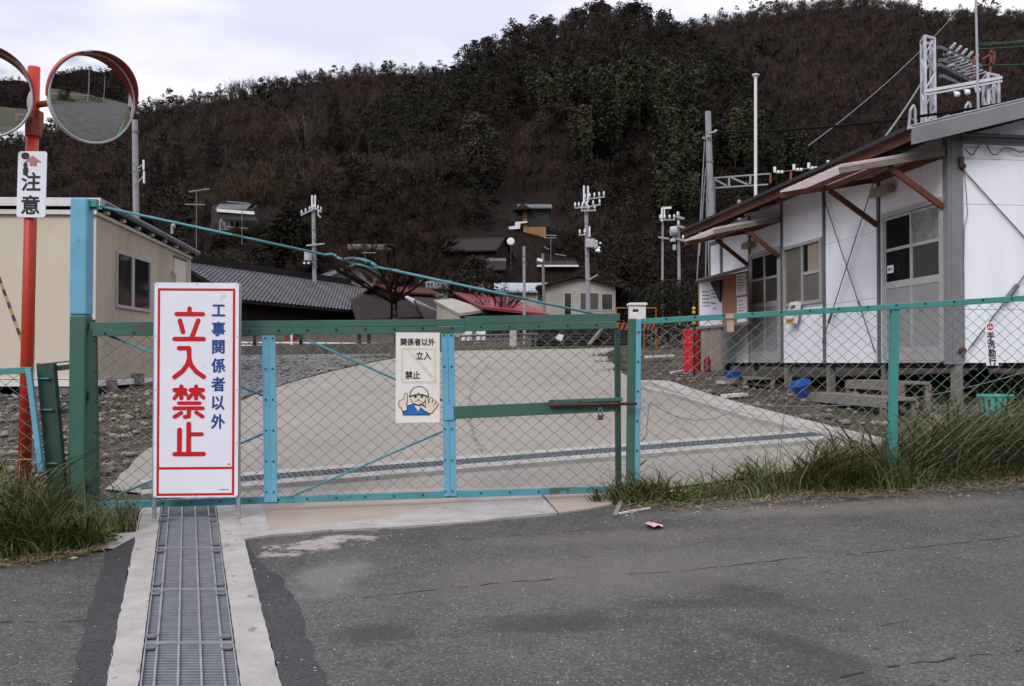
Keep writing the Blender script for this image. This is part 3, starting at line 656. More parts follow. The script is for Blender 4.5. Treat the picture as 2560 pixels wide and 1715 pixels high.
# top rail: flat upper member and the angle iron below it, in two lengths
gbar('top_rail', M['green_rusty'], (228, 815), (1163, 806), 17, 0.05, 0.0)
gbar('top_rail', M['green'], (1163, 801), (1548, 793), 19, 0.055, 0.012)
gbar('clamp_rail', M['green'], (232, 832), (1163, 824), 17, 0.02, 0.022)
gbar('clamp_rail', M['green'], (1163, 820), (1541, 812), 17, 0.02, 0.028)
gbar('bottom_rail', M['tealblue'], (247, 1263), (1552, 1222), 17, 0.035, 0.0)
gbar('stile', M['dark_green'], (233, 824), (240, 1268), 16, 0.05, 0.0)
gbar('stile', M['dark_green'], (1543, 820), (1546, 1222), 12, 0.05, 0.0)
for xa, xb in ((664, 664), (680.5, 680.5)): gbar('mullion', M['blue'], (xa, 832), (xb + 5, 1255), 16, 0.03, 0.012)
for xa, xb in ((1111, 1111), (1127, 1127)): gbar('mullion', M['blue'], (xa, 822), (xb + 7, 1240), 15.5, 0.03, 0.012)
gbar('lock_bar', M['green'], (1131, 1032), (1543, 1013), 31, 0.03, 0.02)
gbar('gusset', M['blue'], (1110, 1032), (1134, 1031), 37, 0.026, 0.024, label='pale blue plate where the lock bar meets the gate bar')
gbar('latch_rail', M['green'], (1372, 1004), (1556, 998), 9, 0.03, 0.05)
bl = MB(); bl.tube(GP.at(1372, 1012, 0.07), GP.at(1592, 1009, 0.07), 0.011, 10)
obj('sliding_bolt', bl, M['rust'], gate, smooth=True)
for x in (1380, 1450, 1530):
    hs = MB().box(GP.at(x, 1010.5 - (x - 1380) * 0.01, 0.055), (0.02, 0.03, 0.045)); obj('bolt_keeper', hs, M['rust'], gate)
for a, b in (((262, 835), (660, 990)), ((250, 1256), (660, 1084)), ((725, 830), (1110, 1003)), ((708, 1250), (1112, 1076))):
    mb = MB().tube(GP.at(*a, -0.012), GP.at(*b, -0.012), 0.0075, 8); obj('brace_rod', mb, M['tealblue'], gate, smooth=True)
# bolts through the clamp rails and bars
bo = MB()
for i in range(18):
    x = 262 + i * 72.3
    if x > 1545: break
    bo.lathe(GP.at(x, 833 - (x - 262) * 0.0165 , 0.034), [(0.0075, 0), (0.0075, 0.008)], 6, GP.n)
    bo.lathe(GP.at(x, 1262.5 - (x - 262) * 0.0315, 0.019), [(0.0065, 0), (0.0065, 0.006)], 6, GP.n)
for i in range(6):
    for x in (663, 681): bo.lathe(GP.at(x + i * 0.6, 845 + i * 77, 0.028), [(0.006, 0), (0.006, 0.006)], 6, GP.n)
    for x in (1110, 1128):
        if i != 2: bo.lathe(GP.at(x + i * 0.6, 838 + i * 78, 0.028), [(0.006, 0), (0.006, 0.006)], 6, GP.n)
    bo.lathe(GP.at(235 + i, 850 + i * 77, 0.026), [(0.006, 0), (0.006, 0.006)], 6, GP.n)
    bo.lathe(GP.at(1543.5, 838 + i * 74, 0.026), [(0.006, 0), (0.006, 0.006)], 6, GP.n)
obj('bolt', bo, M['bolt'], gate)
gl0 = GP.sz(245, 1258); gl1 = GP.sz(1545, 1217); gt0 = GP.sz(245, 835); gt1 = GP.sz(1545, 815)
def lin2(p, q): return lambda s: p[1] + (q[1] - p[1]) * (s - p[0]) / (q[0] - p[0])
def warp_gate(s, h):
    k = max(0, (s - 2.9) / 0.6) * max(0, 1 - abs(h + 0.75) / 0.25)
    v = mnoise.noise_vector(Vector((s * 4, h * 4, 3.3))) * 0.04 * k
    return v.x, v.y, v.z + 0.01 * math.sin(s * 2.2) * math.sin(h * 3)
ch = MB(); chain(ch, lambda s, h, c: gpos(s, h, c - 0.005), gl0[0], gl1[0], lin2(gl0, gl1), lin2(gt0, gt1), warp=warp_gate, seed=2)
obj('chain_link', ch, M['wire'], gate)
# the long stay from the tall post to the far end of the gate, spliced with a loop of bent rod
PT = (232, 514)
A_ = P(250, 516, 6.6); B_ = GP.at(1490, 786, 0.0)
def stay(t, dz=0.0): q = A_.lerp(B_, t); return q + Vector((0, 0, dz))
tt = lambda x: (x - 250) / 1240.0
st = MB(); st.tube(stay(0), stay(tt(800), 0.004), 0.0085, 8)
st.path([stay(tt(800), 0.004), stay(tt(812), 0.016), stay(tt(822), 0.018), stay(tt(830), 0.005), stay(tt(848), -0.008)], 0.0085, 8)
st.path([stay(tt(848), 0.0), stay(tt(858), 0.012), stay(tt(868), 0.02), stay(tt(890), 0.026), stay(tt(915), 0.02), stay(tt(930), -0.002), stay(tt(925), -0.016)], 0.011, 8)
st.path([stay(tt(925), -0.016), stay(tt(862), -0.012), stay(tt(850), 0.0)], 0.006, 8)
st.path([stay(tt(925), -0.004), stay(tt(968), 0.0), stay(tt(985), 0.006)], 0.008, 8)
st.tube(stay(tt(968), 0.0), stay(1.0), 0.0085, 8)
obj('stay_rod', st, M['tealblue'], gate, smooth=True)

pad = thing('padlock', GP.at(1501, 1040, 0.09), 'small brass padlock hanging under the sliding bolt of the gate', 'padlock')
c = GP.at(1501, 1044, 0.075); mb = MB(); mb.box(c, (0.038, 0.02, 0.034)); obj('body', mb, M['rust'], pad, bevel=0.004)
mb = MB(); mb.path([c + Vector((-0.012, 0, 0.016)), c + Vector((-0.012, 0, 0.05)), c + Vector((-0.006, 0, 0.066)), c + Vector((0.006, 0, 0.066)), c + Vector((0.012, 0, 0.05)), c + Vector((0.012, 0, 0.016))], 0.0045, 8)
obj('shackle', mb, M['galv_dk'], pad, smooth=True)

# tall left post: sky blue above, green below
ptop = P(207, 497, 6.62); pbase = onG(200, 1318)
pb = Vector((ptop.x - 0.012, pbase.y, gz(ptop.x, pbase.y) - 0.1)); D0 = 6.55
post = thing('gate_post', (pb.x, D0, gz(pb.x, D0)), 'tall square gate post painted sky blue above and green below', 'post')
xw = 0.112; x0 = P(203, 900, D0).x - 0.002
zt = P(207, 497, D0).z; zm = P(205, 788, D0).z; zb = gz(x0, D0) - 0.15
mb = MB().box((x0, D0, (zb + zm) / 2), (xw, xw, zm - zb)); obj('lower_post', mb, M['green'], post, bevel=0.012)
mb = MB().box((x0, D0, (zm + zt) / 2), (xw + 0.002, xw + 0.002, zt - zm)); obj('upper_post', mb, M['blue'], post, 'sky blue upper half of the post', bevel=0.012)
mb = MB().box((x0 + 0.075, D0, zt - 0.03), (0.05, 0.05, 0.05)); mb.tube((x0 + 0.05, D0, zt - 0.065), (x0 + 0.13, D0, zt - 0.065), 0.008)
obj('stay_bracket', mb, M['teal'], post)
for z in (zb + 0.35, zb + 0.95, zm - 0.08):
    mb = MB().tube((x0 + 0.085, D0 - 0.02, z - 0.05), (x0 + 0.085, D0 - 0.02, z + 0.05), 0.016, 10); mb.box((x0 + 0.075, D0 - 0.02, z), (0.06, 0.012, 0.05)); obj('hinge', mb, M['dark_green'], post)

# right gate post and the chain link fence beyond it
FP = Pl((0.86, 6.97, 0), (3.1, 7.25, 0))
rp = thing('gate_post', FP.at(1583, 1240), 'short dark green gate post with the sliding bolt resting on it', 'post')
a, b = FP.at(1583, 797), FP.at(1577, 1262); mb = MB().bar(a, b, 0.062, 0.075, FP.n); obj('post', mb, M['green'], rp, bevel=0.006)
rf = thing('chain_link_fence', FP.at(2235, 1180), 'teal chain link fence along the grass verge right of the gate', 'fence')
def fbar(name, m, p0, p1, wpx, dep, off=0.0, pl=FP, par=rf, lab=None):
    a = pl.at(*p0, off); b = pl.at(*p1, off); sc = ((a + b) / 2).y / F
    mb = MB().bar(a, b, dep, wpx * sc) if abs(p1[0] - p0[0]) > abs(p1[1] - p0[1]) else MB().bar(a, b, wpx * sc, dep, pl.n)
    return obj(name, mb, m, par, lab, bevel=0.003)
fbar('end_angle', M['blue'], (1596, 798), (1592, 1215), 13, 0.03, 0.03, lab='sky blue strip screwed beside the gate post')
fbar('top_rail', M['teal'], (1601, 804), (2236, 767), 14, 0.035, 0.012)
fbar('top_rail', M['teal'], (2236, 767), (2950, 720), 14, 0.035, 0.013)
fbar('post', M['teal'], (2236, 757), (2230, 1200), 19, 0.05, -0.005)
fbar('post', M['teal'], (2830, 720), (2830, 1180), 19, 0.05, -0.005)
bo = MB()
for i in range(14):
    x = 1665 + i * 72; bo.lathe(FP.at(x, 800 - (x - 1601) * 0.0585, 0.031), [(0.007, 0), (0.007, 0.007)], 6, FP.n)
for i in range(5): bo.lathe(FP.at(1596 - i, 830 + i * 74, 0.046), [(0.007, 0), (0.007, 0.007)], 6, FP.n)
obj('bolt', bo, M['bolt'], rf)
f0 = FP.sz(1600, 1205); f1 = FP.sz(2900, 1130); f2 = FP.sz(1600, 808); f3 = FP.sz(2900, 726)
def warp_f(s, h):
    k = max(0.0, 1 - abs(s - 0.15) / 0.55) * min(1, max(0.0, (0.1 - h) / 0.4))
    v = mnoise.noise_vector(Vector((s * 4, h * 4, 1.3))) * 0.055 * k
    return v.x - 0.03 * k, v.y - 0.05 * k * max(0, 0.6 - s), v.z + 0.012 * math.sin(s * 3)
ch = MB(); chain(ch, lambda s, h, c: FP.p(s, h, c - 0.012), f0[0], f1[0], lin2(f0, f1), lin2(f2, f3), warp=warp_f, seed=3)
obj('chain_link', ch, M['wire'], rf)
wr = MB()
def sagwire(mb, a, b, sag, r, n=14, k=5):
    pts = [a.lerp(b, i / n) + Vector((0, 0, -sag * 4 * (i / n) * (1 - i / n))) for i in range(n + 1)]
    mb.path(pts, r, k)
sagwire(wr, FP.at(1625, 1005, 0), FP.at(1860, 1010, 0), 0.12, 0.003)
sagwire(wr, FP.at(1860, 1010, 0), FP.at(2560, 930, 0), 0.1, 0.003)
wr.path([FP.at(1625, 1005, 0.01), FP.at(1622, 1020, 0.01), FP.at(1615, 1090, 0.0), FP.at(1604, 1105, 0)], 0.0035, 5)
obj('loose_wire', wr, M['wire'], rf)
tp = MB(); a = FP.at(1815, 786, 0.035); tp.box(FP.at(1824, 791, 0.033), (0.055, 0.004, 0.03)); tp.box(FP.at(1826, 815, 0.02), (0.05, 0.003, 0.085))
o = obj('tape_scrap', tp, mat('torn_brown_tape', (0.42, 0.3, 0.22), (0.34, 0.24, 0.18), 8, 0.5)); tag(o, 'torn scrap of brown packing tape stuck on the teal fence rail', 'tape')

# left fence end, the leaning guard post and its two ties
LP = Pl((-3.9, 6.30, 0), (-2.9, 6.42, 0))
lf = thing('chain_link_fence', LP.at(85, 1180), 'short stretch of chain link fence at the left edge behind long grass', 'fence')
fbar('top_rail', M['teal'], (-500, 952), (80, 925), 16, 0.035, 0.01, LP, lf)
fbar('end_post', M['blue'], (72, 922), (104, 1180), 13, 0.04, 0.012, LP, lf)
fbar('post', M['teal'], (-420, 940), (-420, 1300), 16, 0.04, -0.01, LP, lf)
f0 = LP.sz(-500, 1260); f1 = LP.sz(74, 1200); f2 = LP.sz(-500, 955); f3 = LP.sz(74, 930)
ch = MB(); chain(ch, lambda s, h, c: LP.p(s + 0.045 * (f3[1] - h) / 0.5 * (s > -9), h, c - 0.01), f0[0], f1[0], lin2(f0, f1), lin2(f2, f3), seed=4)
obj('chain_link', ch, M['wire'], lf)
wr = MB().tube(LP.at(10, 1150, 0.01), LP.at(92, 1148, 0.01), 0.004); obj('tension_wire', wr, M['wire'], lf)
gd = thing('guard_post', onG(140, 1330), 'leaning dark green steel channel post left of the tall gate post', 'post')
a, b = P(112, 908, 6.45), P(152, 1345, 6.45)
mb = MB(); X = Vector((1, 0, 0)); ax = (b - a).normalized()
mb.bar(a, b, 0.112, 0.008, (0, -1, 0)); 
for sx in (-1, 1): mb.bar(a + X * (0.052 * sx) + Vector((0, 0.025, 0)), b + X * (0.052 * sx) + Vector((0, 0.025, 0)), 0.007, 0.05, (0, -1, 0))
obj('channel', mb, M['dark_green'], gd, bevel=0.003)
for (y, dxx) in ((946, 0), (1024, 8), (1158, 20)):
    mb = MB(); q = P(112 + (y - 908) * 0.0915, y, 6.44); mb.bar(q + X * -0.045, q + X * 0.03 + Vector((0, -0.012, 0)), 0.02, 0.008); obj('strap', mb, M['teal'], gd)
mb = MB()
for (y0, y1, h) in ((922, 916, 0.034), (1030, 1026, 0.03), (1137, 1136, 0.012)):
    mb.bar(P(128 + (y0 - 908) * 0.1, y0, 6.5), P(184, y1, 6.53), 0.03, h)
mb.bar(P(128, 908, 6.52), P(184, 902, 6.55), 0.012, 0.008)
obj('tie_bar', mb, M['dark_green'], gd)

# ------------------------------------------------------------------ the tall construction sign
SD = 6.36
SA, SB = P(383, 1247, SD), P(592, 1247, SD + 0.04)
SPl = Pl(SA, SB); U = SPl.d; O = SPl.at(383, 1244)
wz = SPl.at(380, 706).z; HH = wz - O.z; WW = (SPl.at(592, 1000) - SPl.at(381, 1000)).length
pl = Plate(O, U, (0, 0, 1))
sign = thing('construction_sign', pl.pt(WW / 2, -0.13), 'tall white no entry board with big red Japanese characters, leaning on the gate', 'sign')
mb = MB(); mb.prism([pl.pt(a, b, 0) for a, b in ((0.0, 0.012), (0.012, 0), (WW - 0.012, 0), (WW, 0.012), (WW, HH - 0.012), (WW - 0.012, HH), (0.012, HH), (0, HH - 0.012))], pl.N * -0.012)
obj('board', mb, M['signwhite'], sign)
mb = MB(); fr = 0.012
for a, b in (((0, 0), (0, HH)), ((WW, 0), (WW, HH))): mb.bar(pl.pt(a[0], a[1] - 0.14, -0.026), pl.pt(b[0], b[1] - 0.004, -0.026), 0.022, 0.024, pl.N)
for h in (0.01, HH * 0.5, HH - 0.01): mb.bar(pl.pt(0.015, h, -0.026), pl.pt(WW - 0.015, h, -0.026), 0.02, 0.02)
obj('frame', mb, M['galv'], sign)
mb = MB(); sx = WW / 212.0; sy = HH / 541.0       # drawn in photo pixels: x from the left edge, y up from the foot
bx0, bx1, by0, by1 = 14, 198, 9, 527
for (xa, xb, ya_, yb_) in ((8, 203, 4, 10), (8, 203, 520.5, 526.5), (8, 14, 10, 520.5), (197, 203, 10, 520.5), (14, 197, 70, 76)):
    pl.fill(mb, [(xa * sx, ya_ * sy), (xb * sx, ya_ * sy), (xb * sx, yb_ * sy), (xa * sx, yb_ * sy)], 0.0012)
obj('border', mb, M['signred'], sign)
# big characters, from strokes measured on the board in 616x1568 crop pixels
def cv(x, y): return ((x - 3) / 2.8 * sx * 0.996, (HH / sy - (y - 8) / 2.8) * sy)
mb = MB(); Wd = 33 / 2.8 * sx
def S(pts, k=1.0): pl.stroke(mb, [cv(*p) for p in pts], Wd * k, 0.0012)
S([(250, 192), (250, 228)]); S([(160, 231), (344, 231)]); S([(183, 278), (205, 358)]); S([(312, 276), (266, 400)]); S([(146, 407), (350, 407)])           # 立
S([(178, 472), (248, 472)]); S([(248, 472), (250, 545), (238, 585), (205, 632), (147, 676)]); S([(250, 545), (262, 590), (300, 638), (353, 674)])          # 入
S([(150, 768), (222, 768)]); S([(196, 742), (196, 826)], .9); S([(186, 776), (148, 826)], .85); S([(206, 780), (232, 800)], .8)
S([(262, 768), (347, 768)]); S([(300, 742), (300, 826)], .9); S([(292, 778), (246, 826)], .85); S([(310, 780), (352, 822)], .85)
S([(178, 860), (326, 860)], .8); S([(148, 896), (348, 896)], .85); S([(250, 898), (250, 952), (222, 957)], .9); S([(196, 928), (150, 956)], .85); S([(302, 926), (346, 954)], .85)   # 禁
S([(250, 1006), (250, 1216)]); S([(185, 1048), (185, 1216)]); S([(250, 1080), (342, 1080)], .92); S([(152, 1219), (356, 1219)])                            # 止
obj('red_lettering', mb, M['signred'], sign)
mb = MB()
for chh, cyp in zip('工事関係者以外', (204, 335, 463, 594, 726, 858, 990)):
    uu, ww = cv(456, cyp); q = lettering('x', chh, 0.097, 0.0028, None, None, pl, uu, ww, 0.0013, 0.92); mb.add(q.v, q.f)
obj('blue_lettering', mb, M['signblue'], sign)
mb = MB()
for i in range(4): pl.fill(mb, [((166 + i * 6) * sx, 17 * sy), ((170 + i * 6) * sx, 17 * sy), ((170 + i * 6) * sx, (19.5 + (i % 2)) * sy), ((166 + i * 6) * sx, 19.5 * sy)], 0.0012)
pl.fill(mb, [(186 * sx, 81 * sy), (193 * sx, 81 * sy), (193 * sx, 84 * sy), (186 * sx, 84 * sy)], 0.0012)
obj('maker_mark', mb, M['signred'], sign)
mb = MB()
for (a, b) in ((0.5, 0.992), (0.03, 0.99), (0.97, 0.99), (0.5, 0.006), (0.012, 0.75), (0.985, 0.75), (0.012, 0.5), (0.985, 0.5), (0.012, 0.25), (0.985, 0.25)):
    mb.lathe(pl.pt(a * WW, b * HH, 0.001), [(0.0035, 0), (0.0025, 0.002)], 8, pl.N)
obj('rivet', mb, M['greypost'], sign)

# ------------------------------------------------------------------ the small poster with a worker
PD = 0.04
O2 = GP.at(989, 1057, PD); q1 = GP.at(1099, 1055, PD); WW2 = (q1 - O2).length; HH2 = GP.at(988, 831, PD).z - O2.z
pp = Plate(O2, GP.d, (0, 0, 1)); ax_ = WW2 / 112.0; ay_ = HH2 / 226.0
pos_ = thing('poster', pp.pt(WW2 / 2, 0), 'faded white plastic poster of a helmeted worker holding up a hand, on the gate mesh', 'poster')
mb = MB()
cols = 8
for i in range(cols):
    ua, ub = WW2 * i / cols, WW2 * (i + 1) / cols
    da = 0.003 * math.sin(i * 0.9); db = 0.003 * math.sin((i + 1) * 0.9)
    mb.prism([pp.pt(ua, 0, -0.004 ), pp.pt(ub, 0, -0.004), pp.pt(ub, HH2, -0.004), pp.pt(ua, HH2, -0.004)], pp.N * 0.003)
obj('sheet', mb, M['paper'], pos_)
def pv(x, y): return ((x - 150) / 5.6 * ax_, (226 - (y - 172) / 5.6) * ay_)     # from 1120x1568 crop pixels
mb = MB()
for body, x, y, s in (('関係者以外', 463, 305, 0.052), ('立入', 546, 497, 0.057), ('禁止', 392, 770, 0.057)):
    u_, w_ = pv(x, y); q = lettering('x', body, s, 0.0012, None, None, pp, u_, w_, 0.0004, 0.9); mb.add(q.v, q.f)
obj('lettering', mb, M['signblack'], pos_)
mb = MB()
for (xa, ya1, xb, yb1) in ((225, 385, 725, 410), (225, 855, 725, 885), (225, 411, 255, 854), (695, 411, 725, 854)):
    pp.fill(mb, [pv(xa, ya1), pv(xb, ya1), pv(xb, yb1), pv(xa, yb1)], 0.0001)
pp.fill(mb, [pv(290, 412), pv(350, 412), pv(690, 790), pv(660, 820)], 0.0001)
obj('faded_panel', mb, M['cream'], pos_)
sk, ol, bu, wh = MB(), MB(), MB(), MB()
def shp(mb, pts, d): pp.fill(mb, [pv(*p) for p in pts], d)
def ell(mb, x, y, rx, ry, d, n=22, a0=0, a1=360): shp(mb, [(x + rx * math.cos(R(a0 + (a1 - a0) * i / n)), y + ry * math.sin(R(a0 + (a1 - a0) * i / n))) for i in range(n + (a1 - a0 != 360))], d)
def line(pts, wd, d=0.0016): pp.stroke(ol, [pv(*p) for p in pts], wd / 5.6 * ax_, d)
jk = [(262, 1330), (245, 1270), (310, 1270), (318, 1200), (395, 1180), (470, 1200), (540, 1185), (580, 1230), (635, 1330)]
shp(bu, jk, 0.0004); line(jk + [jk[0]], 11, 0.0006)
shp(wh, [(415, 1190), (520, 1190), (470, 1280)], 0.0007)
ell(sk, 470, 1090, 108, 96, 0.0009); line([(470 + 108 * math.cos(R(a)), 1090 + 96 * math.sin(R(a))) for a in range(10, 171, 20)], 9, 0.0011)
ell(wh, 483, 1058, 132, 128, 0.0012, 24, 180, 360)
line([(483 + 132 * math.cos(R(a)), 1058 + 128 * math.sin(R(a))) for a in range(180, 361, 15)], 11, 0.0016)
line([(345, 1072), (420, 1048), (480, 1040), (545, 1048), (615, 1076)], 16, 0.0019)
ell(bu, 474, 1025, 14, 10, 0.0022)
for x in (432, 522): ell(ol, x, 1082, 17, 14, 0.0013); line([(x - 26, 1062), (x + 24, 1062)], 9, 0.0014)
line([(462, 1108), (474, 1116), (488, 1108)], 7, 0.0014); line([(428, 1140), (475, 1128), (525, 1142)], 8, 0.0014)
def finger(pts, wd):
    pp.stroke(ol, [pv(*p) for p in pts], (wd + 16) / 5.6 * ax_, 0.0024); pp.stroke(sk, [pv(*p) for p in pts], wd / 5.6 * ax_, 0.0052)
finger([(295, 1045), (292, 1150)], 36)
for p in (((215, 1140), (262, 1160)), ((208, 1175), (258, 1190)), ((222, 1205), (262, 1215))): finger(p, 34)
finger([(262, 1140), (275, 1240)], 66)
for p in (((592, 1110), (600, 1200)), ((655, 1105), (640, 1200)), ((700, 1140), (665, 1215)), ((735, 1180), (690, 1240)), ((520, 1215), (590, 1265))): finger(p, 36)
finger([(625, 1215), (640, 1260)], 92)
obj('worker_skin', sk, M['skin'], pos_); obj('worker_outline', ol, M['signblack'], pos_); obj('worker_jacket', bu, M['printblue'], pos_); obj('worker_helmet', wh, M['paper'], pos_)

# ------------------------------------------------------------------ convex mirrors on the red pole
MD = 6.85
mbase = Vector((P(66, 1150, MD).x - 0.02, MD, 0)); mbase.z = gz(mbase.x, MD)
mtop = P(85, 168, MD)
mir = thing('traffic_mirror', mbase, 'orange red pole carrying two round convex traffic mirrors and a caution plate', 'traffic mirror')
mb = MB().tube(mbase - Vector((0, 0, 0.3)), mtop, 0.043, 20, 0.041); obj('pole', mb, M['orange'], mir, smooth=True)
mb = MB(); q = P(84, 270, MD); 
mb.lathe(P(84, 330, MD), [(0.052, -0.03), (0.055, 0.0), (0.055, 0.05), (0.052, 0.09)], 18); mb.box(P(98, 300, MD), (0.03, 0.07, 0.12))
obj('clamp', mb, M['orange_old'], mir)
def mirror_head(c, nrm, parent, armfrom):
    n = Vector(nrm).normalized(); r0 = 0.29; Rs = 1.5
    z = Vector((0, 0, 1)); u = z.cross(n).normalized(); v = n.cross(u)
    hd = thing('mirror', (0, 0, 0), None, None); hd.parent = parent; hd.location = c - wloc(parent)
    prof = []
    mb = MB(); rings = 14; seg = 56; vs = []; fs = []
    for k in range(rings + 1):
        rr = r0 * k / rings; d = math.sqrt(Rs * Rs - rr * rr) - math.sqrt(Rs * Rs - r0 * r0)
        for i in range(seg): a = 2 * math.pi * i / seg; vs.append(c + u * (rr * math.cos(a)) + v * (rr * math.sin(a)) + n * (d + 0.004))
    for k in range(rings):
        for i in range(seg): fs.append((k * seg + i, k * seg + (i + 1) % seg, (k + 1) * seg + (i + 1) % seg, (k + 1) * seg + i))
    mb.add(vs, fs); obj('mirror_face', mb, M['mirror'], hd, smooth=True)
    mb = MB(); prof = [(r0 - 0.006, 0.006), (r0 + 0.001, 0.014), (r0 + 0.007, 0.012), (r0 + 0.011, 0.003), (r0 + 0.010, -0.02), (r0 + 0.004, -0.03), (0.22, -0.07), (0.08, -0.1), (0.001, -0.105)]
    vs = []; fs = []
    for (rr, h) in prof: vs += [c + u * (rr * math.cos(2 * math.pi * i / seg)) + v * (rr * math.sin(2 * math.pi * i / seg)) + n * h for i in range(seg)]
    for k in range(len(prof) - 1): fs += [(k * seg + i, k * seg + (i + 1) % seg, (k + 1) * seg + (i + 1) % seg, (k + 1) * seg + i) for i in range(seg)]
    mb.add(vs, fs); obj('rim', mb, M['rim'], hd, smooth=True)
    mb = MB(); rh = r0 + 0.0135; vs = []; a0, a1 = R(-8), R(188); ns = 48
    for i in range(ns + 1):
        f = i / ns; a = a0 + (a1 - a0) * f; e = 0.14 * math.sin(math.pi * f) ** 1.2 * (1.12 - 0.95 * f) + 0.003
        dr = u * math.cos(a) + v * math.sin(a)
        for (rr, h) in ((rh, -0.02), (rh, e), (rh + 0.003, e), (rh + 0.003, -0.02)): vs.append(c + dr * rr + n * h)
    fs = []
    for i in range(ns):
        for j in range(4): fs.append((i * 4 + j, i * 4 + (j + 1) % 4, i * 4 + 4 + (j + 1) % 4, i * 4 + 4 + j))
    mb.add(vs, fs); obj('hood', mb, M['hood'], hd)
    mb = MB(); mb.tube(armfrom, c - n * 0.09, 0.022, 10); obj('arm', mb, M['orange_old'], hd)
    return hd
mc = P(232, 246, 6.62)
mirror_head(mc, (0.75, -0.64, -0.17), mir, P(92, 262, MD))
mc2 = P(-40, 232, 6.62)
mirror_head(mc2, (0.40, -0.90, -0.10), mir, P(76, 290, MD))
# caution plate
CPl = Pl(P(40, 460, MD - 0.06), P(113, 460, MD - 0.055)); O3 = CPl.at(41, 543)
cw = (CPl.at(113, 500) - CPl.at(41, 500)).length; chh_ = CPl.at(43, 378).z - O3.z
cpl = Plate(O3, CPl.d, Vector((0.018, 0, 1)))
mb = MB(); rr = 0.012
mb.prism([cpl.pt(a, b, 0) for a, b in ((rr, 0), (cw - rr, 0), (cw, rr), (cw, chh_ - rr), (cw - rr, chh_), (rr, chh_), (0, chh_ - rr), (0, rr))], cpl.N * -0.006)
cp_o = obj('caution_plate', mb, M['signwhite'], mir)
kx = cw / 72.0; ky = chh_ / 165.0
def cq(x, y): return ((x / 2.45 - 42) * kx, (165 - (y / 2.45 - 378)) * ky)     # from 1568-pixel crop
mb = MB()
for body, yy in (('注', 1112), ('意', 1254)):
    u_, w_ = cq(187, yy); q = lettering('x', body, 0.136, 0.0035, None, None, cpl, u_, w_, 0.001, 1.0); mb.add(q.v, q.f)
for (x, y, r1, r2) in ((148, 955, 26, 22), (150, 1012, 14, 18), (152, 1045, 18, 26)): u_, w_ = cq(x, y); cpl.k += 1; cpl.disc(mb, u_, w_, r1 / 2.45 * kx, r2 / 2.45 * ky, 0.0016 + cpl.k * 0.0001, 11)
obj('lettering', mb, M['signblack'], cp_o)
mb = MB(); cpl.fill(mb, [cq(*p) for p in ((192, 952), (252, 995), (220, 995), (220, 1018), (176, 1018), (176, 995), (138, 995))], 0.001)
obj('arrow', mb, mat('faded_pink_arrow', (0.36, 0.13, 0.13), (0.42, 0.2, 0.2), 20, 0.5), cp_o)

# ------------------------------------------------------------------ white prefab site hut on the right
HS = Vector((-0.1211, 0.9926, 0)); HNn = Vector((-0.9926, -0.1211, 0)); HG = Vector((0.9926, 0.1211, 0)); HC = Vector((5.19, 11.8, 0)); UPV = Vector((0, 0, 1))
HL = 8.2; HW = 5.6
def hp(t, z, off=0.0): q = HC + HS * t + HNn * off; return Vector((q.x, q.y, z))
def hg(g_, z, off=0.0): q = HC + HG * g_ - HS * off; return Vector((q.x, q.y, z))
HPl = Pl(HC, HC + HS * HL)
HGl = Pl(HC, HC + HG * HW)
def ht(px, py, off=0.0):
    q = HPl.at(px, py, off) - HC; return q.dot(HS), q.z
hut = thing('site_hut', hp(0, 0) + UPV * gz(5.2, 11.8), 'long white prefab site hut on short piles with two timber awnings', 'hut')
PX = [2375, 2200, 2063, 1957, 1876, 1806]; PT_ = [0.0] + [ht(x, 800)[0] for x in PX[1:]]
SL = 0.255; ZW = 2.72
zroof = lambda gg: 2.69 + (gg + 0.65) * SL if gg < HW / 2 else 2.69 + (HW - gg + 0.65) * SL
# wall panels, one sheet per bay, butt-jointed
wd = MB()
for a, b in zip(PT_, PT_[1:]):
    for (z0, z1) in ((0.0, 0.883), (0.888, 1.797), (1.802, ZW)): wd.prism([hp(a + 0.004, z0), hp(b - 0.004, z0), hp(b - 0.004, z1), hp(a + 0.004, z1)], HNn * -0.05)
obj('wall', wd, M['white'], hut)
wg = MB(); gx = [0.0] + [0.16 + 1.83 * i for i in range(1, 4)]
for a, b in zip(gx, gx[1:]):
    b2 = min(b, HW)
    for (z0, z1) in ((0.0, 0.632), (0.637, 1.887), (1.892, 2.43), (2.435, 2.66)): wg.prism([hg(a + 0.05, z0, 0.0), hg(b2 - 0.003, z0, 0.0), hg(b2 - 0.003, z1, 0.0), hg(a + 0.05, z1, 0.0)], HS * 0.05)
wg.prism([hg(0.1, 2.68), hg(HW, 2.68), hg(HW / 2, zroof(HW / 2) - 0.14)], HS * 0.05)
obj('gable_wall', wg, M['white'], hut)
bw = MB(); bw.prism([hp(HL, 0), hp(HL, 0) + HG * HW, hp(HL, 2.7) + HG * HW, hp(HL, 2.7)], HS * 0.05); bw.prism([hp(0, 0) + HG * HW, hp(HL, 0) + HG * HW, hp(HL, 2.7) + HG * HW, hp(0, 2.7) + HG * HW], HG * 0.05)
obj('rear_wall', bw, M['white'], hut)
mb = MB(); mb.prism([hp(0.08, 0.03) + HG * 0.08, hp(HL, 0.03) + HG * 0.08, hp(HL, 0.03) + HG * HW, hp(0.08, 0.03) + HG * HW], (0, 0, -0.1)); obj('floor', mb, M['black'], hut)  # slab coloured black so the shade starts right under the walls
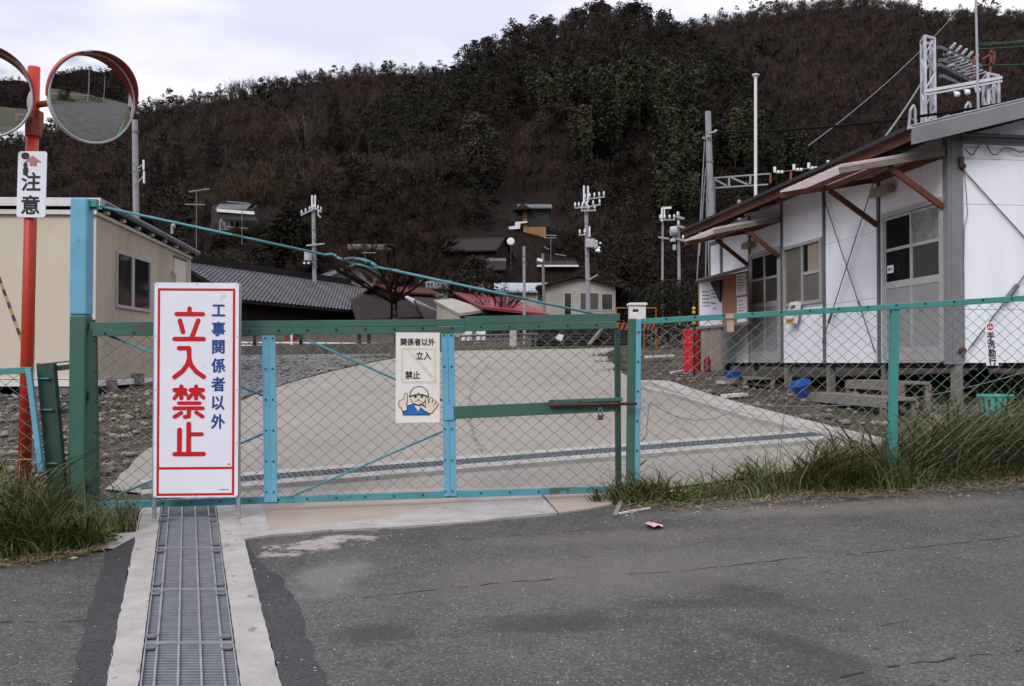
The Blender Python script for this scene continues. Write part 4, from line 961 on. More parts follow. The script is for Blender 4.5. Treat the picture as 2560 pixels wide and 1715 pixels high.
for i, t in enumerate(PT_):
    mb = MB()
    if i == 0:
        mb.prism([hp(-0.02, -0.02, 0.02), hp(-0.02, 2.95, 0.02), hp(0.10, 2.95, 0.02), hp(0.10, -0.02, 0.02)], HNn * -0.04)
        mb.prism([hp(0.012, -0.02, -0.02), hp(0.012, 2.9, -0.02), hp(0.012, 2.9, -0.17), hp(0.012, -0.02, -0.17)], HS * -0.04)
    else: mb.prism([hp(t - 0.03, -0.01, 0.03), hp(t - 0.03, 2.7, 0.03), hp(t + 0.03, 2.7, 0.03), hp(t + 0.03, -0.01, 0.03)], HNn * -0.035)
    obj('corner_post' if i == 0 else 'wall_post', mb, M['greypaint'] if i == 0 else M['greypost'], hut, bevel=0.004)
def pile_(q0, w_): obj('pile', MB().bar(Vector((q0.x, q0.y, gz(q0.x, q0.y) - 0.1)), q0, w_, w_, HNn), M['block'], hut)
for t in PT_: pile_(hp(t + 0.03, -0.02, -0.1), 0.1)
for gq in (1.85, 3.7, 5.5): pile_(hg(gq, -0.1, -0.1), 0.12)
for gq in (1.85, 3.7):
    for t in (2.5, 5.2): pile_(hp(t, -0.1) + HG * gq, 0.12)
# roof
def rp_(t, gg, dz=0.0): q = HC + HS * t + HG * gg; return Vector((q.x, q.y, zroof(gg) + dz))
rf_ = MB(); T0_, T1_ = -0.36, HL + 0.4
nrib = 60
def slope(mb, ga, gb_, dz, th): mb.prism([rp_(T0_, ga, dz), rp_(T1_, ga, dz), rp_(T1_, gb_, dz), rp_(T0_, gb_, dz)], (0, 0, -th))
slope(rf_, -0.7, HW / 2 - 0.001, 0.03, 0.03); slope(rf_, HW / 2 + 0.001, HW + 0.7, 0.03, 0.03)
for k in range(24):
    t = T0_ + (T1_ - T0_) * k / 23.0
    rf_.bar(rp_(t, -0.66, 0.034), rp_(t, HW / 2, 0.034), 0.03, 0.012)
roof = obj('roof', rf_, M['roofsheet'], hut)
mb = MB(); mb.prism([rp_(T0_ - 0.02, -0.66, -0.003), rp_(T0_ - 0.02, HW / 2, -0.003), rp_(T0_ - 0.02, HW / 2, -0.19), rp_(T0_ - 0.02, -0.66, -0.19)], HS * 0.03)
mb.prism([rp_(T0_ - 0.02, HW / 2, -0.003), rp_(T0_ - 0.02, HW + 0.66, -0.003), rp_(T0_ - 0.02, HW + 0.66, -0.19), rp_(T0_ - 0.02, HW / 2, -0.19)], HS * 0.03)
obj('barge_board', mb, M['greypaint'], roof)
mb = MB(); mb.prism([rp_(T0_ + 0.02, -0.64, -0.003), rp_(T1_, -0.64, -0.003), rp_(T1_, -0.64, -0.13), rp_(T0_ + 0.02, -0.64, -0.13)], HG * 0.03)
for k in range(12):
    t = T0_ + 0.2 + (T1_ - T0_ - 0.3) * k / 11; mb.bar(rp_(t, -0.6, -0.07), rp_(t, 0.0, -0.07), 0.05, 0.08)
mb.prism([rp_(T0_ + 0.02, -0.6, -0.005), rp_(T1_, -0.6, -0.005), rp_(T1_, 0.1, -0.005), rp_(T0_ + 0.02, 0.1, -0.005)], (0, 0, -0.012))
obj('eaves', mb, M['wood_red'], roof)
mb = MB().bar(rp_(T0_ + 0.03, -0.712, 0.012), rp_(T1_, -0.712, 0.012), 0.024, 0.05); obj('eave_edge', mb, M['black'], roof)
# doors
def panel(mb, pl4, dep): mb.prism(pl4, HNn * -dep)
def rect(t0, t1, z0, z1, off): return [hp(t0, z0, off), hp(t1, z0, off), hp(t1, z1, off), hp(t0, z1, off)]
def door(t0, t1, ztop, label, glass_m, plaque=False):
    fr = MB(); W_ = 0.06
    for a, b in ((t0, t0 + W_), (t1 - W_, t1)): panel(fr, rect(a, b, 0.02, ztop, 0.045), 0.05)
    panel(fr, rect(t0 + W_, t1 - W_, ztop - 0.06, ztop, 0.045), 0.05); panel(fr, rect(t0 + W_, t1 - W_, 0.0, 0.03, 0.05), 0.05)
    d = obj('door', fr, M['alu'], hut, label)
    mid = (t0 + t1) / 2
    for i, (a, b, off) in enumerate(((t0 + W_, mid + 0.02, 0.018), (mid - 0.02, t1 - W_, 0.030))):
        a += 0.004; b -= 0.004; s_ = 0.035
        lf_ = MB(); panel(lf_, rect(a + s_, b - s_, 0.2, 0.98, off - 0.004), 0.008); obj('door_panel', lf_, M['doorpanel'], d)
        lf_ = MB()
        for (x0_, x1_) in ((a, a + s_), (b - s_, b)): panel(lf_, rect(x0_, x1_, 0.035, ztop - 0.065, off + 0.004), 0.02)
        for (z0, z1) in ((0.035, 0.2), (0.98, 1.07), (1.47, 1.51), (ztop - 0.1, ztop - 0.065)): panel(lf_, rect(a + s_, b - s_, z0, z1, off + 0.003), 0.018)
        obj('leaf_frame', lf_, M['alu'], d)
        for j, (z0, z1) in enumerate(((1.07, 1.47), (1.51, ztop - 0.1))):
            gm = glass_m[i][j]; gg_ = MB(); panel(gg_, rect(a + s_, b - s_, z0, z1, off - 0.003), 0.006); obj('pane', gg_, gm, d)
    return d
td0, td1 = ht(2363, 700)[0], ht(2212, 700)[0]
d1_ = door(td0, td1, 1.99, 'near door with one curtained upper pane and a small plaque', ((M['glass_grey'], mat('lace_curtain_pane', (0.2, 0.2, 0.19), (0.12, 0.15, 0.16), 14, 0.3, contrast=(0.45, 0.55))), (M['glass_dk'], M['glass_dk'])))
td2, td3 = ht(1952, 700)[0], ht(1879, 700)[0]
d2_ = door(td2, td3, 1.99, 'far door with dim upper panes', ((M['glass_grey'], M['glass_dk']), (M['glass_grey'], M['glass_dk'])))
# plaque beside the near door glass, lamp boxes above both doors
q0 = HPl.at(2220, 672, 0.06); pq = Plate(HPl.at(2219, 684, 0.055), -HS, UPV)
mb = MB(); mb.prism([pq.pt(0, 0), pq.pt(0.16, 0), pq.pt(0.16, 0.1), pq.pt(0, 0.1)], pq.N * 0.006); po = obj('plaque', mb, M['signwhite'], d1_)
mb = lettering('x', '通用口', 0.048, 0.0005, None, None, pq, 0.08, 0.05, 0.0075); obj('plaque_text', mb, M['signblack'], d1_)
for (xa, xb, yy, lab) in ((2198, 2243, 478, 'pale box lamp above the near door'), (1871, 1890, 609, 'pale box lamp above the far door')):
    t0, z0 = ht(xa, yy + 8); t1, _ = ht(xb, yy)
    mb = MB(); panel(mb, rect(t1, t0, z0 - 0.05, z0 + 0.06, 0.14), 0.1); obj('lamp_box', mb, mat('yellowed_lamp_box', (0.3, 0.25, 0.17), None, 5, 0.5), hut, lab)
# window
tw0, tw1 = ht(2058, 700)[0], ht(1963, 700)[0]; zw0, zw1 = 0.93, 1.93
wf = MB()
for a, b in ((tw0, tw0 + 0.05), (tw1 - 0.05, tw1)): panel(wf, rect(a, b, zw0, zw1, 0.045), 0.05)
for z0, z1 in ((zw0, zw0 + 0.05), (zw1 - 0.05, zw1)): panel(wf, rect(tw0 + 0.05, tw1 - 0.05, z0, z1, 0.045), 0.05)
win = obj('window', wf, M['alu'], hut)
tm = (tw0 + tw1) / 2
mb = MB(); panel(mb, rect(tm - 0.025, tm + 0.025, zw0 + 0.05, zw1 - 0.05, 0.03), 0.03); panel(mb, rect(tw0 + 0.05, tm - 0.025, 1.40, 1.45, 0.025), 0.02); panel(mb, rect(tw0 + 0.05, tw0 + 0.075, zw0 + 0.05, zw1 - 0.05, 0.028), 0.02); obj('frame', mb, M['alu'], win)
mb = MB(); panel(mb, rect(tw0 + 0.075, tm - 0.025, zw0 + 0.05, 1.40, 0.012), 0.006); obj('pane', mb, M['glass_frost'], win)
mb = MB(); panel(mb, rect(tw0 + 0.075, tm - 0.2, 1.45, zw1 - 0.05, 0.010), 0.006); obj('curtain', mb, M['curtain'], win)
mb = MB(); panel(mb, rect(tm - 0.2, tm - 0.025, 1.45, zw1 - 0.05, 0.010), 0.006); obj('pane', mb, M['glass_dk'], win)
mb = MB(); panel(mb, rect(tm + 0.025, tw1 - 0.05, zw0 + 0.05, zw1 - 0.05, 0.012), 0.006); obj('pane', mb, M['glass_frost'], win)
# cross brace rods
for (a, b, nm) in ((hp(PT_[1] + 0.03, 0.12, 0.05), hp(PT_[2] - 0.02, 2.6, 0.05), 0), (hp(PT_[1] + 0.03, 2.45, 0.065), hp(PT_[2] - 0.03, 0.3, 0.065), 1)):
    mb = MB().tube(a, b, 0.008, 8)
    if nm == 1: mb.tube(a.lerp(b, 0.78), a.lerp(b, 0.86), 0.022, 8)
    else: mb.tube(a.lerp(b, 0.24), a.lerp(b, 0.3), 0.018, 8)
    obj('brace_rod', mb, M['galv_dk'], hut, smooth=True)
for (a, b, m0, m1) in ((hg(0.16, 2.30, 0.03), hg(1.9, 0.32 + 0.2, 0.03), 0.9, 0.95), (hg(0.2, 0.15, 0.05), hg(1.95, 2.3, 0.05), 0.27, 0.36)):
    mb = MB().tube(a, b, 0.009, 8); mb.tube(a.lerp(b, m0), a.lerp(b, m1), 0.03, 8); obj('brace_rod', mb, M['galv_dk'], hut, smooth=True)
mb = MB(); mb.tube(hg(0.15, 2.33, 0.02), hg(0.15, 2.33, 0.07), 0.035, 10); mb.tube(hg(0.12, 0.14, 0.04), hg(0.12, 0.14, 0.09), 0.04, 10); mb.box(hg(0.13, 2.38, 0.05), (0.05, 0.06, 0.12)); obj('brace_bracket', mb, M['rust'], hut)
# beam and cables along the gable
mb = MB(); mb.bar(hg(0.14, 2.66, 0.045), hg(HW, 2.66, 0.045), 0.05, 0.045); obj('gable_rail', mb, M['greypost'], hut)
mb = MB(); mb.tube(hg(0.12, 2.70, 0.09), hg(HW, 2.66, 0.09), 0.022, 8); mb.tube(hg(0.12, 2.60, 0.08), hg(HW, 2.55, 0.08), 0.012, 6)
pts = []
for i in range(60):
    s = i / 59; pts.append(hg(0.17 + 0.95 * s, 2.52 - 0.09 * math.sin(s * 19) * (0.6 + 0.4 * math.sin(s * 7)) + 0.02, 0.06 + 0.01 * math.sin(s * 31)))
mb.path(pts, 0.008, 6); mb.path([hg(0.17, 2.3, 0.04), hg(0.2, 2.0, 0.04), hg(0.21, 1.75, 0.04), hg(0.17, 1.62, 0.04), hg(0.165, 1.2, 0.03), hg(0.165, 0.1, 0.03)], 0.005, 5)
obj('cable', mb, M['galv_dk'], hut)
# awnings over the doors
def awning(t0, t1, e, zwall, zout, label):
    aw = MB(); n = 25; vs = []; fs = []; root = None
    for i in range(n * 4 + 1):
        t = t0 + (t1 - t0) * i / (n * 4); dz = 0.014 * math.sin(2 * math.pi * i / 4 + 0.6)
        vs += [hp(t, zwall + 0.05 + dz, 0.03), hp(t, zout + 0.05 + dz, e), hp(t, zwall + 0.056 + dz, 0.03), hp(t, zout + 0.056 + dz, e)]
    for i in range(n * 4):
        k = i * 4; fs += [(k, k + 1, k + 5, k + 4), (k + 2, k + 6, k + 7, k + 3), (k + 1, k + 3, k + 7, k + 5)]
    aw.add(vs, fs); root = obj('awning', aw, M['corr'], hut, label)
    zz = lambda o: zwall + (zout - zwall) * (o - 0.03) / (e - 0.03)
    ta, tb = t0 + 0.1, t1 - 0.1
    for o, w_, h_ in ((0.05, 0.045, 0.08), (e * 0.52, 0.045, 0.06), (e - 0.28, 0.04, 0.05)):
        mb = MB().bar(hp(t0 + 0.03, zz(o) - 0.012, o), hp(t1 - 0.03, zz(o) - 0.012, o), w_, h_); obj('beam', mb, M['wood_red'], root)
    for t in (ta, tb):
        mb = MB().bar(hp(t, zz(0.1) - 0.055, 0.05), hp(t, zz(e * 0.6) - 0.10, e * 0.6), 0.04, 0.07) if 0 else MB().bar(hp(t, zz(e * 0.52) - 0.05, e * 0.52), hp(t, zz(0.0) - 0.64, 0.03), 0.04, 0.07)
        obj('strut', mb, M['wood_red'], root)
    mb = MB().bar(hp(t0 + 0.02, zz(0.05) - 0.004, 0.05), hp(t0 + 0.02, zz(e) - 0.004, e), 0.03, 0.07); obj('end_rafter', mb, M['wood'], root)
    mb = MB().bar(hp(t1 - 0.02, zz(0.05) - 0.004, 0.05), hp(t1 - 0.02, zz(e) - 0.004, e), 0.03, 0.07); obj('end_rafter', mb, M['wood_red'], root)
    return root
awning(-0.02, PT_[1] + 0.1, 1.36, 2.50, 2.26, 'near awning of rippled translucent sheet on brown timber')
awning(PT_[3] - 0.02, PT_[4] + 0.14, 1.20, 2.44, 2.20, 'far awning of rippled translucent sheet on brown timber')
# small white box with louvres at the far end of the wall
o = HPl.at(1790, 700, 0.0); tb0 = PT_[5] + 0.03
mb = MB(); mb.prism([hp(tb0, 0.62, 0.0), hp(tb0 + 0.8, 0.62, 0.0), hp(tb0 + 0.8, 2.5, 0.0), hp(tb0, 2.5, 0.0)], HG * 0.6); ex = obj('end_panel', mb, M['greypost'], hut)
for z0, z1 in ((1.72, 2.4), (0.95, 1.22)): mb = MB(); panel(mb, rect(tb0 + 0.08, tb0 + 0.62, z0, z1, 0.02), 0.02); obj('white_sheet', mb, M['white'], ex)
mb = MB()
for k in range(3): panel(mb, rect(tb0 + 0.05, tb0 + 0.66, 1.33 + k * 0.12, 1.38 + k * 0.12, 0.03), 0.03)
obj('louvre', mb, M['greypaint'], ex)

# notice board leaning off the far end of the hut
NB0, NB1 = HPl.at(1862, 800, 0.45), HPl.at(1745, 800, 0.45)
nb = thing('notice_board', onG(1800, 925), 'roofed timber notice board with pinned white papers beside the white hut', 'notice board')
NPl = Pl(NB1, NB0)
def nrect(x0_, x1_, y0_, y1_, off=0.0): return [NPl.at(x0_, y1_[0], off), NPl.at(x1_, y1_[1], off), NPl.at(x1_, y0_[1], off), NPl.at(x0_, y0_[0], off)]
mb = MB(); mb.prism(nrect(1746, 1868, (702, 676), (818, 806)), NPl.n * -0.03); obj('backboard', mb, M['plywood'], nb)
mb = MB(); mb.prism(nrect(1750, 1806, (708, 695), (816, 811), 0.004), NPl.n * 0.006); n1 = obj('notice', mb, M['signwhite'], nb, 'large notice sheet with printed lines')
mb = MB(); mb.prism(nrect(1841, 1866, (687, 682), (740, 735), 0.004), NPl.n * 0.004); n2 = obj('notice', mb, M['signwhite'], nb)
mb = MB(); mb.prism(nrect(1843, 1868, (745, 741), (808, 803), 0.004), NPl.n * 0.004); n3 = obj('notice', mb, M['signwhite'], nb)
rnd = random.Random(4)
mb = MB()
for (x0_, x1_, y) in [(1754, 1772, 728), (1777, 1800, 724), (1756, 1775, 737), (1778, 1800, 733), (1755, 1773, 746), (1777, 1801, 742), (1756, 1776, 755), (1757, 1774, 763), (1778, 1789, 757), (1783, 1790, 770)]:
    x = x0_
    while x < x1_:
        wpx = rnd.uniform(2, 5); mb.prism(nrect(x, min(x1_, x + wpx), (y, y - 0.6), (y + 3.4, y + 2.9), 0.0115), NPl.n * 0.0006); x += wpx + rnd.uniform(0.6, 1.4)
obj('print', mb, M['greypost'], n1)
for nn_, ys, xa in ((n2, (692, 699, 706, 713, 720, 727), 1844), (n3, (752, 762, 770, 777, 785), 1846)):
    mb = MB()
    for y in ys: mb.prism(nrect(xa, xa + rnd.uniform(10, 19), (y, y - 2), (y + 2, y), 0.0095), NPl.n * 0.0006)
    obj('print', mb, M['galv_dk'], nn_)
mb = MB(); A0 = NPl.at(1712, 712, 0.75); A1 = NPl.at(1872, 664, 0.6); B1 = NPl.at(1872, 664, -0.05); B0 = NPl.at(1745, 700, -0.05)
mb.prism([NPl.at(1738, 708, 0.55), NPl.at(1873, 672, 0.55), NPl.at(1873, 668, -0.1), NPl.at(1742, 702, -0.1)], (0, 0, 0.03)); obj('roof', mb, M['black'], nb)
mb = MB(); mb.prism([NPl.at(1778, 704, 0.02), NPl.at(1805, 700, 0.02), NPl.at(1803, 756, 0.02)], NPl.n * 0.03); obj('bracket', mb, M['black'], nb)
mb = MB(); mb.prism(nrect(1748, 1806, (822, 820), (926, 922), -0.01), NPl.n * -0.02); mb.prism(nrect(1749, 1771, (821, 820), (927, 925), 0.003), NPl.n * -0.012); mb.prism(nrect(1778, 1803, (821, 820), (927, 925), 0.003), NPl.n * -0.012); obj('base_panel', mb, M['plywood_grey'], nb)
mb = MB(); mb.bar(NPl.at(1728, 822, 0.02), NPl.at(1868, 808, 0.02), 0.05, 0.05); obj('ledge', mb, M['wood'], nb)

# sign hung on the hut wall and hand-washing banner
mb = MB(); q = HPl.at(1988, 785, 0.18)
t_, z_ = ht(1982, 785, 0.1)
pq = Plate(hp(t_ + 0.2, z_ - 0.15, 0.14), (-HS), (HS * -0.28 + UPV - HNn * 0.1)); 
o = thing('wall_sign', pq.pt(0.15, 0), 'tilted white and yellow sign hung on the hut wall under the window', 'sign')
mb = MB(); mb.prism([pq.pt(0, 0), pq.pt(0.32, 0), pq.pt(0.32, 0.36), pq.pt(0, 0.36)], pq.N * -0.07); bb = obj('board', mb, M['signwhite'], o)
mb = MB(); mb.prism([pq.pt(-0.003, -0.003, 0.001), pq.pt(0.323, -0.003, 0.001), pq.pt(0.323, 0.085, 0.001), pq.pt(-0.003, 0.085, 0.001)], pq.N * 0.002); obj('yellow_band', mb, M['yellow'], bb)
mb = MB()
for i in range(9): pq.fill(mb, [(0.04 + i * 0.027, 0.03), (0.055 + i * 0.027, 0.03), (0.055 + i * 0.027, 0.05), (0.04 + i * 0.027, 0.05)], 0.0045)
q = lettering('x', '出張所', 0.075, 0.002, None, None, pq, 0.165, 0.27, 0.0025); mb.add(q.v, q.f); obj('lettering', mb, M['signblack'], bb)
BPl = Pl(hg(0.6, 0), hg(1.4, 0)); 
bq = Plate(FP.at(2466, 914, 0.012), FP.d, (-0.03, 0, 1))
ban = thing('hand_washing_banner', bq.pt(0.05, 0), 'narrow white strip banner about washing hands, hung on the mesh at far right', 'banner')
bwid = (FP.at(2498, 914) - FP.at(2467, 914)).length; bh = FP.at(2470, 806).z - bq.O.z
mb = MB(); mb.prism([bq.pt(0, 0), bq.pt(bwid, 0.0), bq.pt(bwid * 0.75, bh), bq.pt(0.005, bh)], bq.N * -0.003); obj('strip', mb, M['signwhite'], ban)
mb = MB()
for chh, yy in zip('手洗励行', (840, 860, 882, 903)):
    h_ = (914 - yy) / 108.0 * bh; q = lettering('x', chh, 0.062, 0.0022, None, None, bq, bwid * (0.44 + (yy - 840) * 0.001), h_, 0.001); mb.add(q.v, q.f)
obj('lettering', mb, M['signblack'], ban)
mb = MB(); bq.disc(mb, bwid * 0.42, (914 - 817) / 108 * bh, 0.026, 0.026, 0.001); md_ = obj('red_emblem', mb, M['signred'], ban)
mb = MB(); u0, w0 = bwid * 0.42, (914 - 817) / 108 * bh
for pts in ([(-0.014, 0.004), (-0.014, -0.008), (0.014, -0.008), (0.014, 0.004)], [(0, 0.014), (0, -0.008)]): bq.stroke(mb, [(u0 + a, w0 + b) for a, b in pts], 0.006, 0.002)
obj('emblem_mark', mb, M['signwhite'], md_)

# ------------------------------------------------------------------ beige container hut on the left
BC = P(240, 700, 15.5); BC.z = 0
BE = P(475, 800, 20.7); BE.z = 0
BPs = Pl(BC, BE); BS = BPs.d; BF = Vector((-BS.y, BS.x, 0))
if BF.x > 0: BF = -BF
bz0 = P(240, 948, 15.5).z; bzt = P(240, 530, 15.5).z
def bs_(t, z, off=0.0): return BPs.p(t, z, off)
def bf_(t, z, off=0.0): q = BC + BF * t - BS * off; return Vector((q.x, q.y, z))
ch_ = thing('container_hut', Vector((BC.x, BC.y, gz(BC.x, BC.y))), 'beige sheet metal container hut on concrete blocks at the left', 'hut')
BL = BPs.len; BW_ = 6.5
fzt = lambda t: bzt + 0.0 * t
szt = lambda t: bzt - (0.14 / BL) * t
mb = MB()
for k in range(7):
    a, b = k * 0.93, (k + 1) * 0.93
    mb.prism([bf_(a + 0.003, bz0), bf_(b - 0.003, bz0), bf_(b - 0.003, bzt), bf_(a + 0.003, bzt)], BS * 0.04)
obj('wall', mb, M['beige'], ch_)
mb = MB(); nb_ = 5
for k in range(nb_):
    a, b = BL * k / nb_, BL * (k + 1) / nb_
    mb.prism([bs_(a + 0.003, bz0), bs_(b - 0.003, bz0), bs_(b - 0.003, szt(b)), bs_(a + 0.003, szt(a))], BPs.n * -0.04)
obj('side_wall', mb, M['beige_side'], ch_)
mb = MB(); mb.prism([bs_(BL, bz0), bs_(BL, bz0) + BF * BW_, bs_(BL, szt(BL)) + BF * BW_, bs_(BL, szt(BL))], BS * 0.04); mb.prism([bf_(BW_, bz0), bf_(BW_, bz0) + BS * BL, bf_(BW_, bzt) + BS * BL, bf_(BW_, bzt)], BF * 0.04); obj('rear_wall', mb, M['beige'], ch_)
mb = MB(); mb.bar(bs_(0, bz0 - 0.06, 0.015), bs_(BL, bz0 - 0.06, 0.015), 0.08, 0.1); mb.bar(bf_(0, bz0 - 0.06, 0.015), bf_(BW_, bz0 - 0.06, 0.015), 0.08, 0.1)
obj('sill_beam', mb, M['whitetrim'], ch_)
mb = MB(); mb.prism([bs_(-0.1, bzt + 0.16, 0.12), bs_(BL + 0.1, szt(BL) + 0.12, 0.12), bs_(BL + 0.1, szt(BL) + 0.14, 0.1) + BF * (BW_ + 0.2), bs_(-0.1, bzt + 0.16, 0.1) + BF * (BW_ + 0.2)], (0, 0, 0.03)); rfo = obj('roof', mb, M['galv_dk'], ch_)
mb = MB(); mb.bar(bf_(-0.1, bzt + 0.14, 0.1), bf_(BW_, bzt + 0.14, 0.1), 0.03, 0.13); mb.bar(bf_(-0.02, bzt - 0.01, 0.03), bf_(BW_, bzt - 0.01, 0.03), 0.06, 0.07); obj('fascia', mb, M['whitetrim'], rfo)
mb = MB(); mb.tube(bs_(-0.12, bzt + 0.13, 0.14), bs_(BL + 0.1, szt(BL) + 0.08, 0.14), 0.05, 10); obj('gutter', mb, M['galv_dk'], rfo)
mb = MB(); mb.bar(bs_(0.0, bzt - 0.03, 0.02), bs_(BL, szt(BL) - 0.03, 0.02), 0.05, 0.05)
for k in range(7): t = BL * (k + 0.35) / 7; mb.box(bs_(t, szt(t) + 0.03, 0.06), (0.07, 0.1, 0.05))
obj('eaves_trim', mb, M['beige'], rfo)
# window and blank panel on the side
ta, za0 = BPs.sz(288, 768); tb, _ = BPs.sz(374, 768); zc = BPs.sz(288, 624)[1]
wf = MB()
def br(t0, t1, z0, z1, off, dep, mb): mb.prism([bs_(t0, z0, off), bs_(t1, z0, off), bs_(t1, z1, off), bs_(t0, z1, off)], BPs.n * -dep)
br(ta, ta + 0.05, za0, zc, 0.03, 0.05, wf); br(tb - 0.06, tb, za0, zc, 0.03, 0.05, wf); br(ta + 0.05, tb - 0.06, za0, za0 + 0.05, 0.035, 0.05, wf); br(ta + 0.05, tb - 0.06, zc - 0.05, zc, 0.03, 0.05, wf)
bwn = obj('window', wf, M['alu'], ch_)
tm = BPs.sz(329, 700)[0]
mb = MB(); br(tm - 0.03, tm + 0.09, za0 + 0.05, zc - 0.05, 0.024, 0.02, mb); obj('frame', mb, M['alu'], bwn)
for a, b in ((ta + 0.05, tm - 0.03), (tm + 0.09, tb - 0.06)): mb = MB(); br(a, b, za0 + 0.05, zc - 0.05, 0.008, 0.006, mb); obj('pane', mb, M['glass_dk'], bwn)
t0, z0 = BPs.sz(434, 704); t1, z1 = BPs.sz(463, 655)
mb = MB(); br(t0, t1, z0 - 0.4, z1, 0.012, 0.01, mb); obj('blank_panel', mb, M['beige'], ch_, 'paler patch panel near the far corner')
mb = MB(); br(t0 - 0.04, t1 + 0.04, z1 + 0.003, z1 + 0.05, 0.02, 0.02, mb); obj('panel_trim', mb, M['greypost'], ch_)
mb = MB(); mb.tube(bs_(t0 - 0.15, z0 + 0.1, 0.08), bs_(t0 - 0.15, z0 - 0.5, 0.08), 0.02); mb.tube(bs_(t0 - 0.15, z0 + 0.2, 0.03), bs_(t0 - 0.15, z0 + 0.1, 0.08), 0.03, 8); obj('vent_pipe', mb, M['plastic_grey'], ch_)
mb = MB(); c0 = bs_(BPs.sz(414, 600)[0], szt(2) + 0.33, 0.12); mb.tube(c0 - UPV * 0.16, c0 + UPV * 0.02, 0.025); mb.lathe(c0 - BPs.n * -0.02, [(0.05, 0), (0.05, 0.03)], 14, BPs.n); obj('roof_bracket', mb, M['galv'], ch_)
# blocks under the hut
blk = []
rnd = random.Random(12)
def cblock(loc, rz, lab, big=1.0):
    mb = MB(); a, b, h = 0.39 * big, 0.15, 0.19
    X = Vector((math.cos(rz), math.sin(rz), 0)); Y = Vector((-X.y, X.x, 0)); c = Vector(loc) + UPV * h / 2
    for o_ in (-0.5, -0.17, 0.17, 0.5): mb.box(c + X * (o_ * (a - 0.035)), (0.035, b, h), (X, Y, UPV))
    for s_ in (-1, 1):
        for o_ in (-0.335, 0, 0.335): mb.box(c + X * (o_ * (a - 0.035)) + Y * (s_ * (b / 2 - 0.016)), (a * 0.33 - 0.05, 0.03, h), (X, Y, UPV))
    o_ = obj('concrete_block', mb, M['block']); tag(o_, lab, 'concrete block', 'concrete blocks under the beige hut'); return o_
bl_lab = ['concrete block under the beige hut corner, seen right of the tall post', 'concrete block stacked on the one under the beige hut corner', 'pale concrete block lying behind the mesh just left of the white sign', 'concrete block stacked on the pale one left of the white sign', 'concrete block under the beige hut front, seen between the two green posts', 'second concrete block under the beige hut front, nearer the red pole', 'concrete block under the beige hut at the left photo edge']
for (px, k, lab) in ((262, 0, bl_lab[0]), (332, 0, bl_lab[2])):
    t = BPs.sz(px, 950)[0]; q = bs_(t, 0, -0.02); cblock((q.x, q.y, gz(q.x, q.y) + 0.19 * k), 1.6 + rnd.uniform(-0.15, 0.15) + (1.5 if k == 0 else 0), lab)
for t, lab in ((0.35, bl_lab[4]), (0.95, bl_lab[5]), (2.1, bl_lab[6])):
    q = bf_(t, 0, -0.05); cblock((q.x, q.y, gz(q.x, q.y)), rnd.uniform(-0.1, 0.1), lab)
for i in range(6):
    t = BL * (i + 0.5) / 6; q = bs_(t, 0, -0.4); obj('pile', MB().bar((q.x, q.y, gz(q.x, q.y)), (q.x, q.y, bz0 - 0.1), 0.1, 0.1), M['block'], ch_)
# striped bar leaning on the hut
a, b = P(-40, 590, 9.0), P(62, 872, 8.4)
sb = thing('striped_bar', b, 'thin black and yellow striped bar leaning diagonally at the far left', 'bar')
mb, mk = MB(), MB()
for i in range(18): (mb if i % 2 else mk).tube(a.lerp(b, i / 18), a.lerp(b, (i + 1) / 18), 0.014, 8)
mb.tube(b, Vector((b.x + 0.02, b.y, gz(b.x, b.y))), 0.012)
obj('dark_stripe', mb, M['black'], sb); obj('yellow_stripe', mk, mat('faded_yellow', (0.3, 0.17, 0.05), None, 5, 0.6), sb)

# ------------------------------------------------------------------ hills
PROF = {
 'L': ([-1500, -800, -200, 0, 100, 200, 340, 430, 600, 700, 800, 900, 1090, 1250, 1500, 1900], [420, 380, 350, 335, 305, 272, 250, 236, 206, 182, 166, 156, 150, 160, 220, 420], 230.0, 88.0, 1.0),
 'C': ([300, 560, 700, 800, 860, 920, 1000, 1090, 1150, 1230, 1350, 1430, 1500, 1600, 1700, 1790, 1900, 2000, 2200, 2500], [760, 640, 520, 400, 300, 255, 222, 186, 134, 86, 52, 28, 12, 12, 44, 82, 190, 300, 470, 640], 150.0, 68.0, 1.05),
 'R': ([900, 1200, 1500, 1600, 1700, 1800, 1900, 2000, 2070, 2130, 2200, 2300, 2340, 2400, 2470, 2560, 2800, 3400, 4200], [400, 300, 160, 105, 72, 55, 34, 15, 7, 4, 9, 24, 40, 40, 24, 38, 80, 200, 330], 265.0, 90.0, 1.0),
 'K': ([-1200, 0, 300, 450, 540, 650, 750, 900, 1050, 1150, 1300, 1500, 1700, 2100], [760, 720, 640, 570, 515, 474, 458, 452, 456, 470, 520, 590, 640, 760], 95.0, 56.0, 1.0)}
TREE_H = {'L': 9.6, 'C': 6.3, 'R': 8.8, 'K': 0.0}
def zbase(D): return 1.95 + (D - 50) * 0.045
def layer_z(k, u, D):
    xs, ys, Dr, Df, p_ = PROF[k]
    px = CX + u * F; py = np.interp(px, xs, ys)
    zr = (907 - py) / F * Dr - TREE_H[k]
    t = np.clip((D - Df) / (Dr - Df), 0, 1)
    z = zbase(D) - 0.6 + np.maximum(zr - zbase(Df), 0) * np.power(t, p_) * (1 + 0.12 * np.sin(t * 3.1416))
    fall = 0.05 if k == 'K' else 0.35
    z = np.where(D > Dr, np.maximum(zr, zbase(Df)) - (D - Dr) * fall + zbase(D) * 0.0, z)
    return z
def hill_z(u, D):
    u = np.asarray(u, float); D = np.asarray(D, float)
    zs = np.stack([layer_z(k, u, D) for k in ('L', 'C', 'R', 'K')])
    return zs.max(axis=0) , zs.argmax(axis=0)
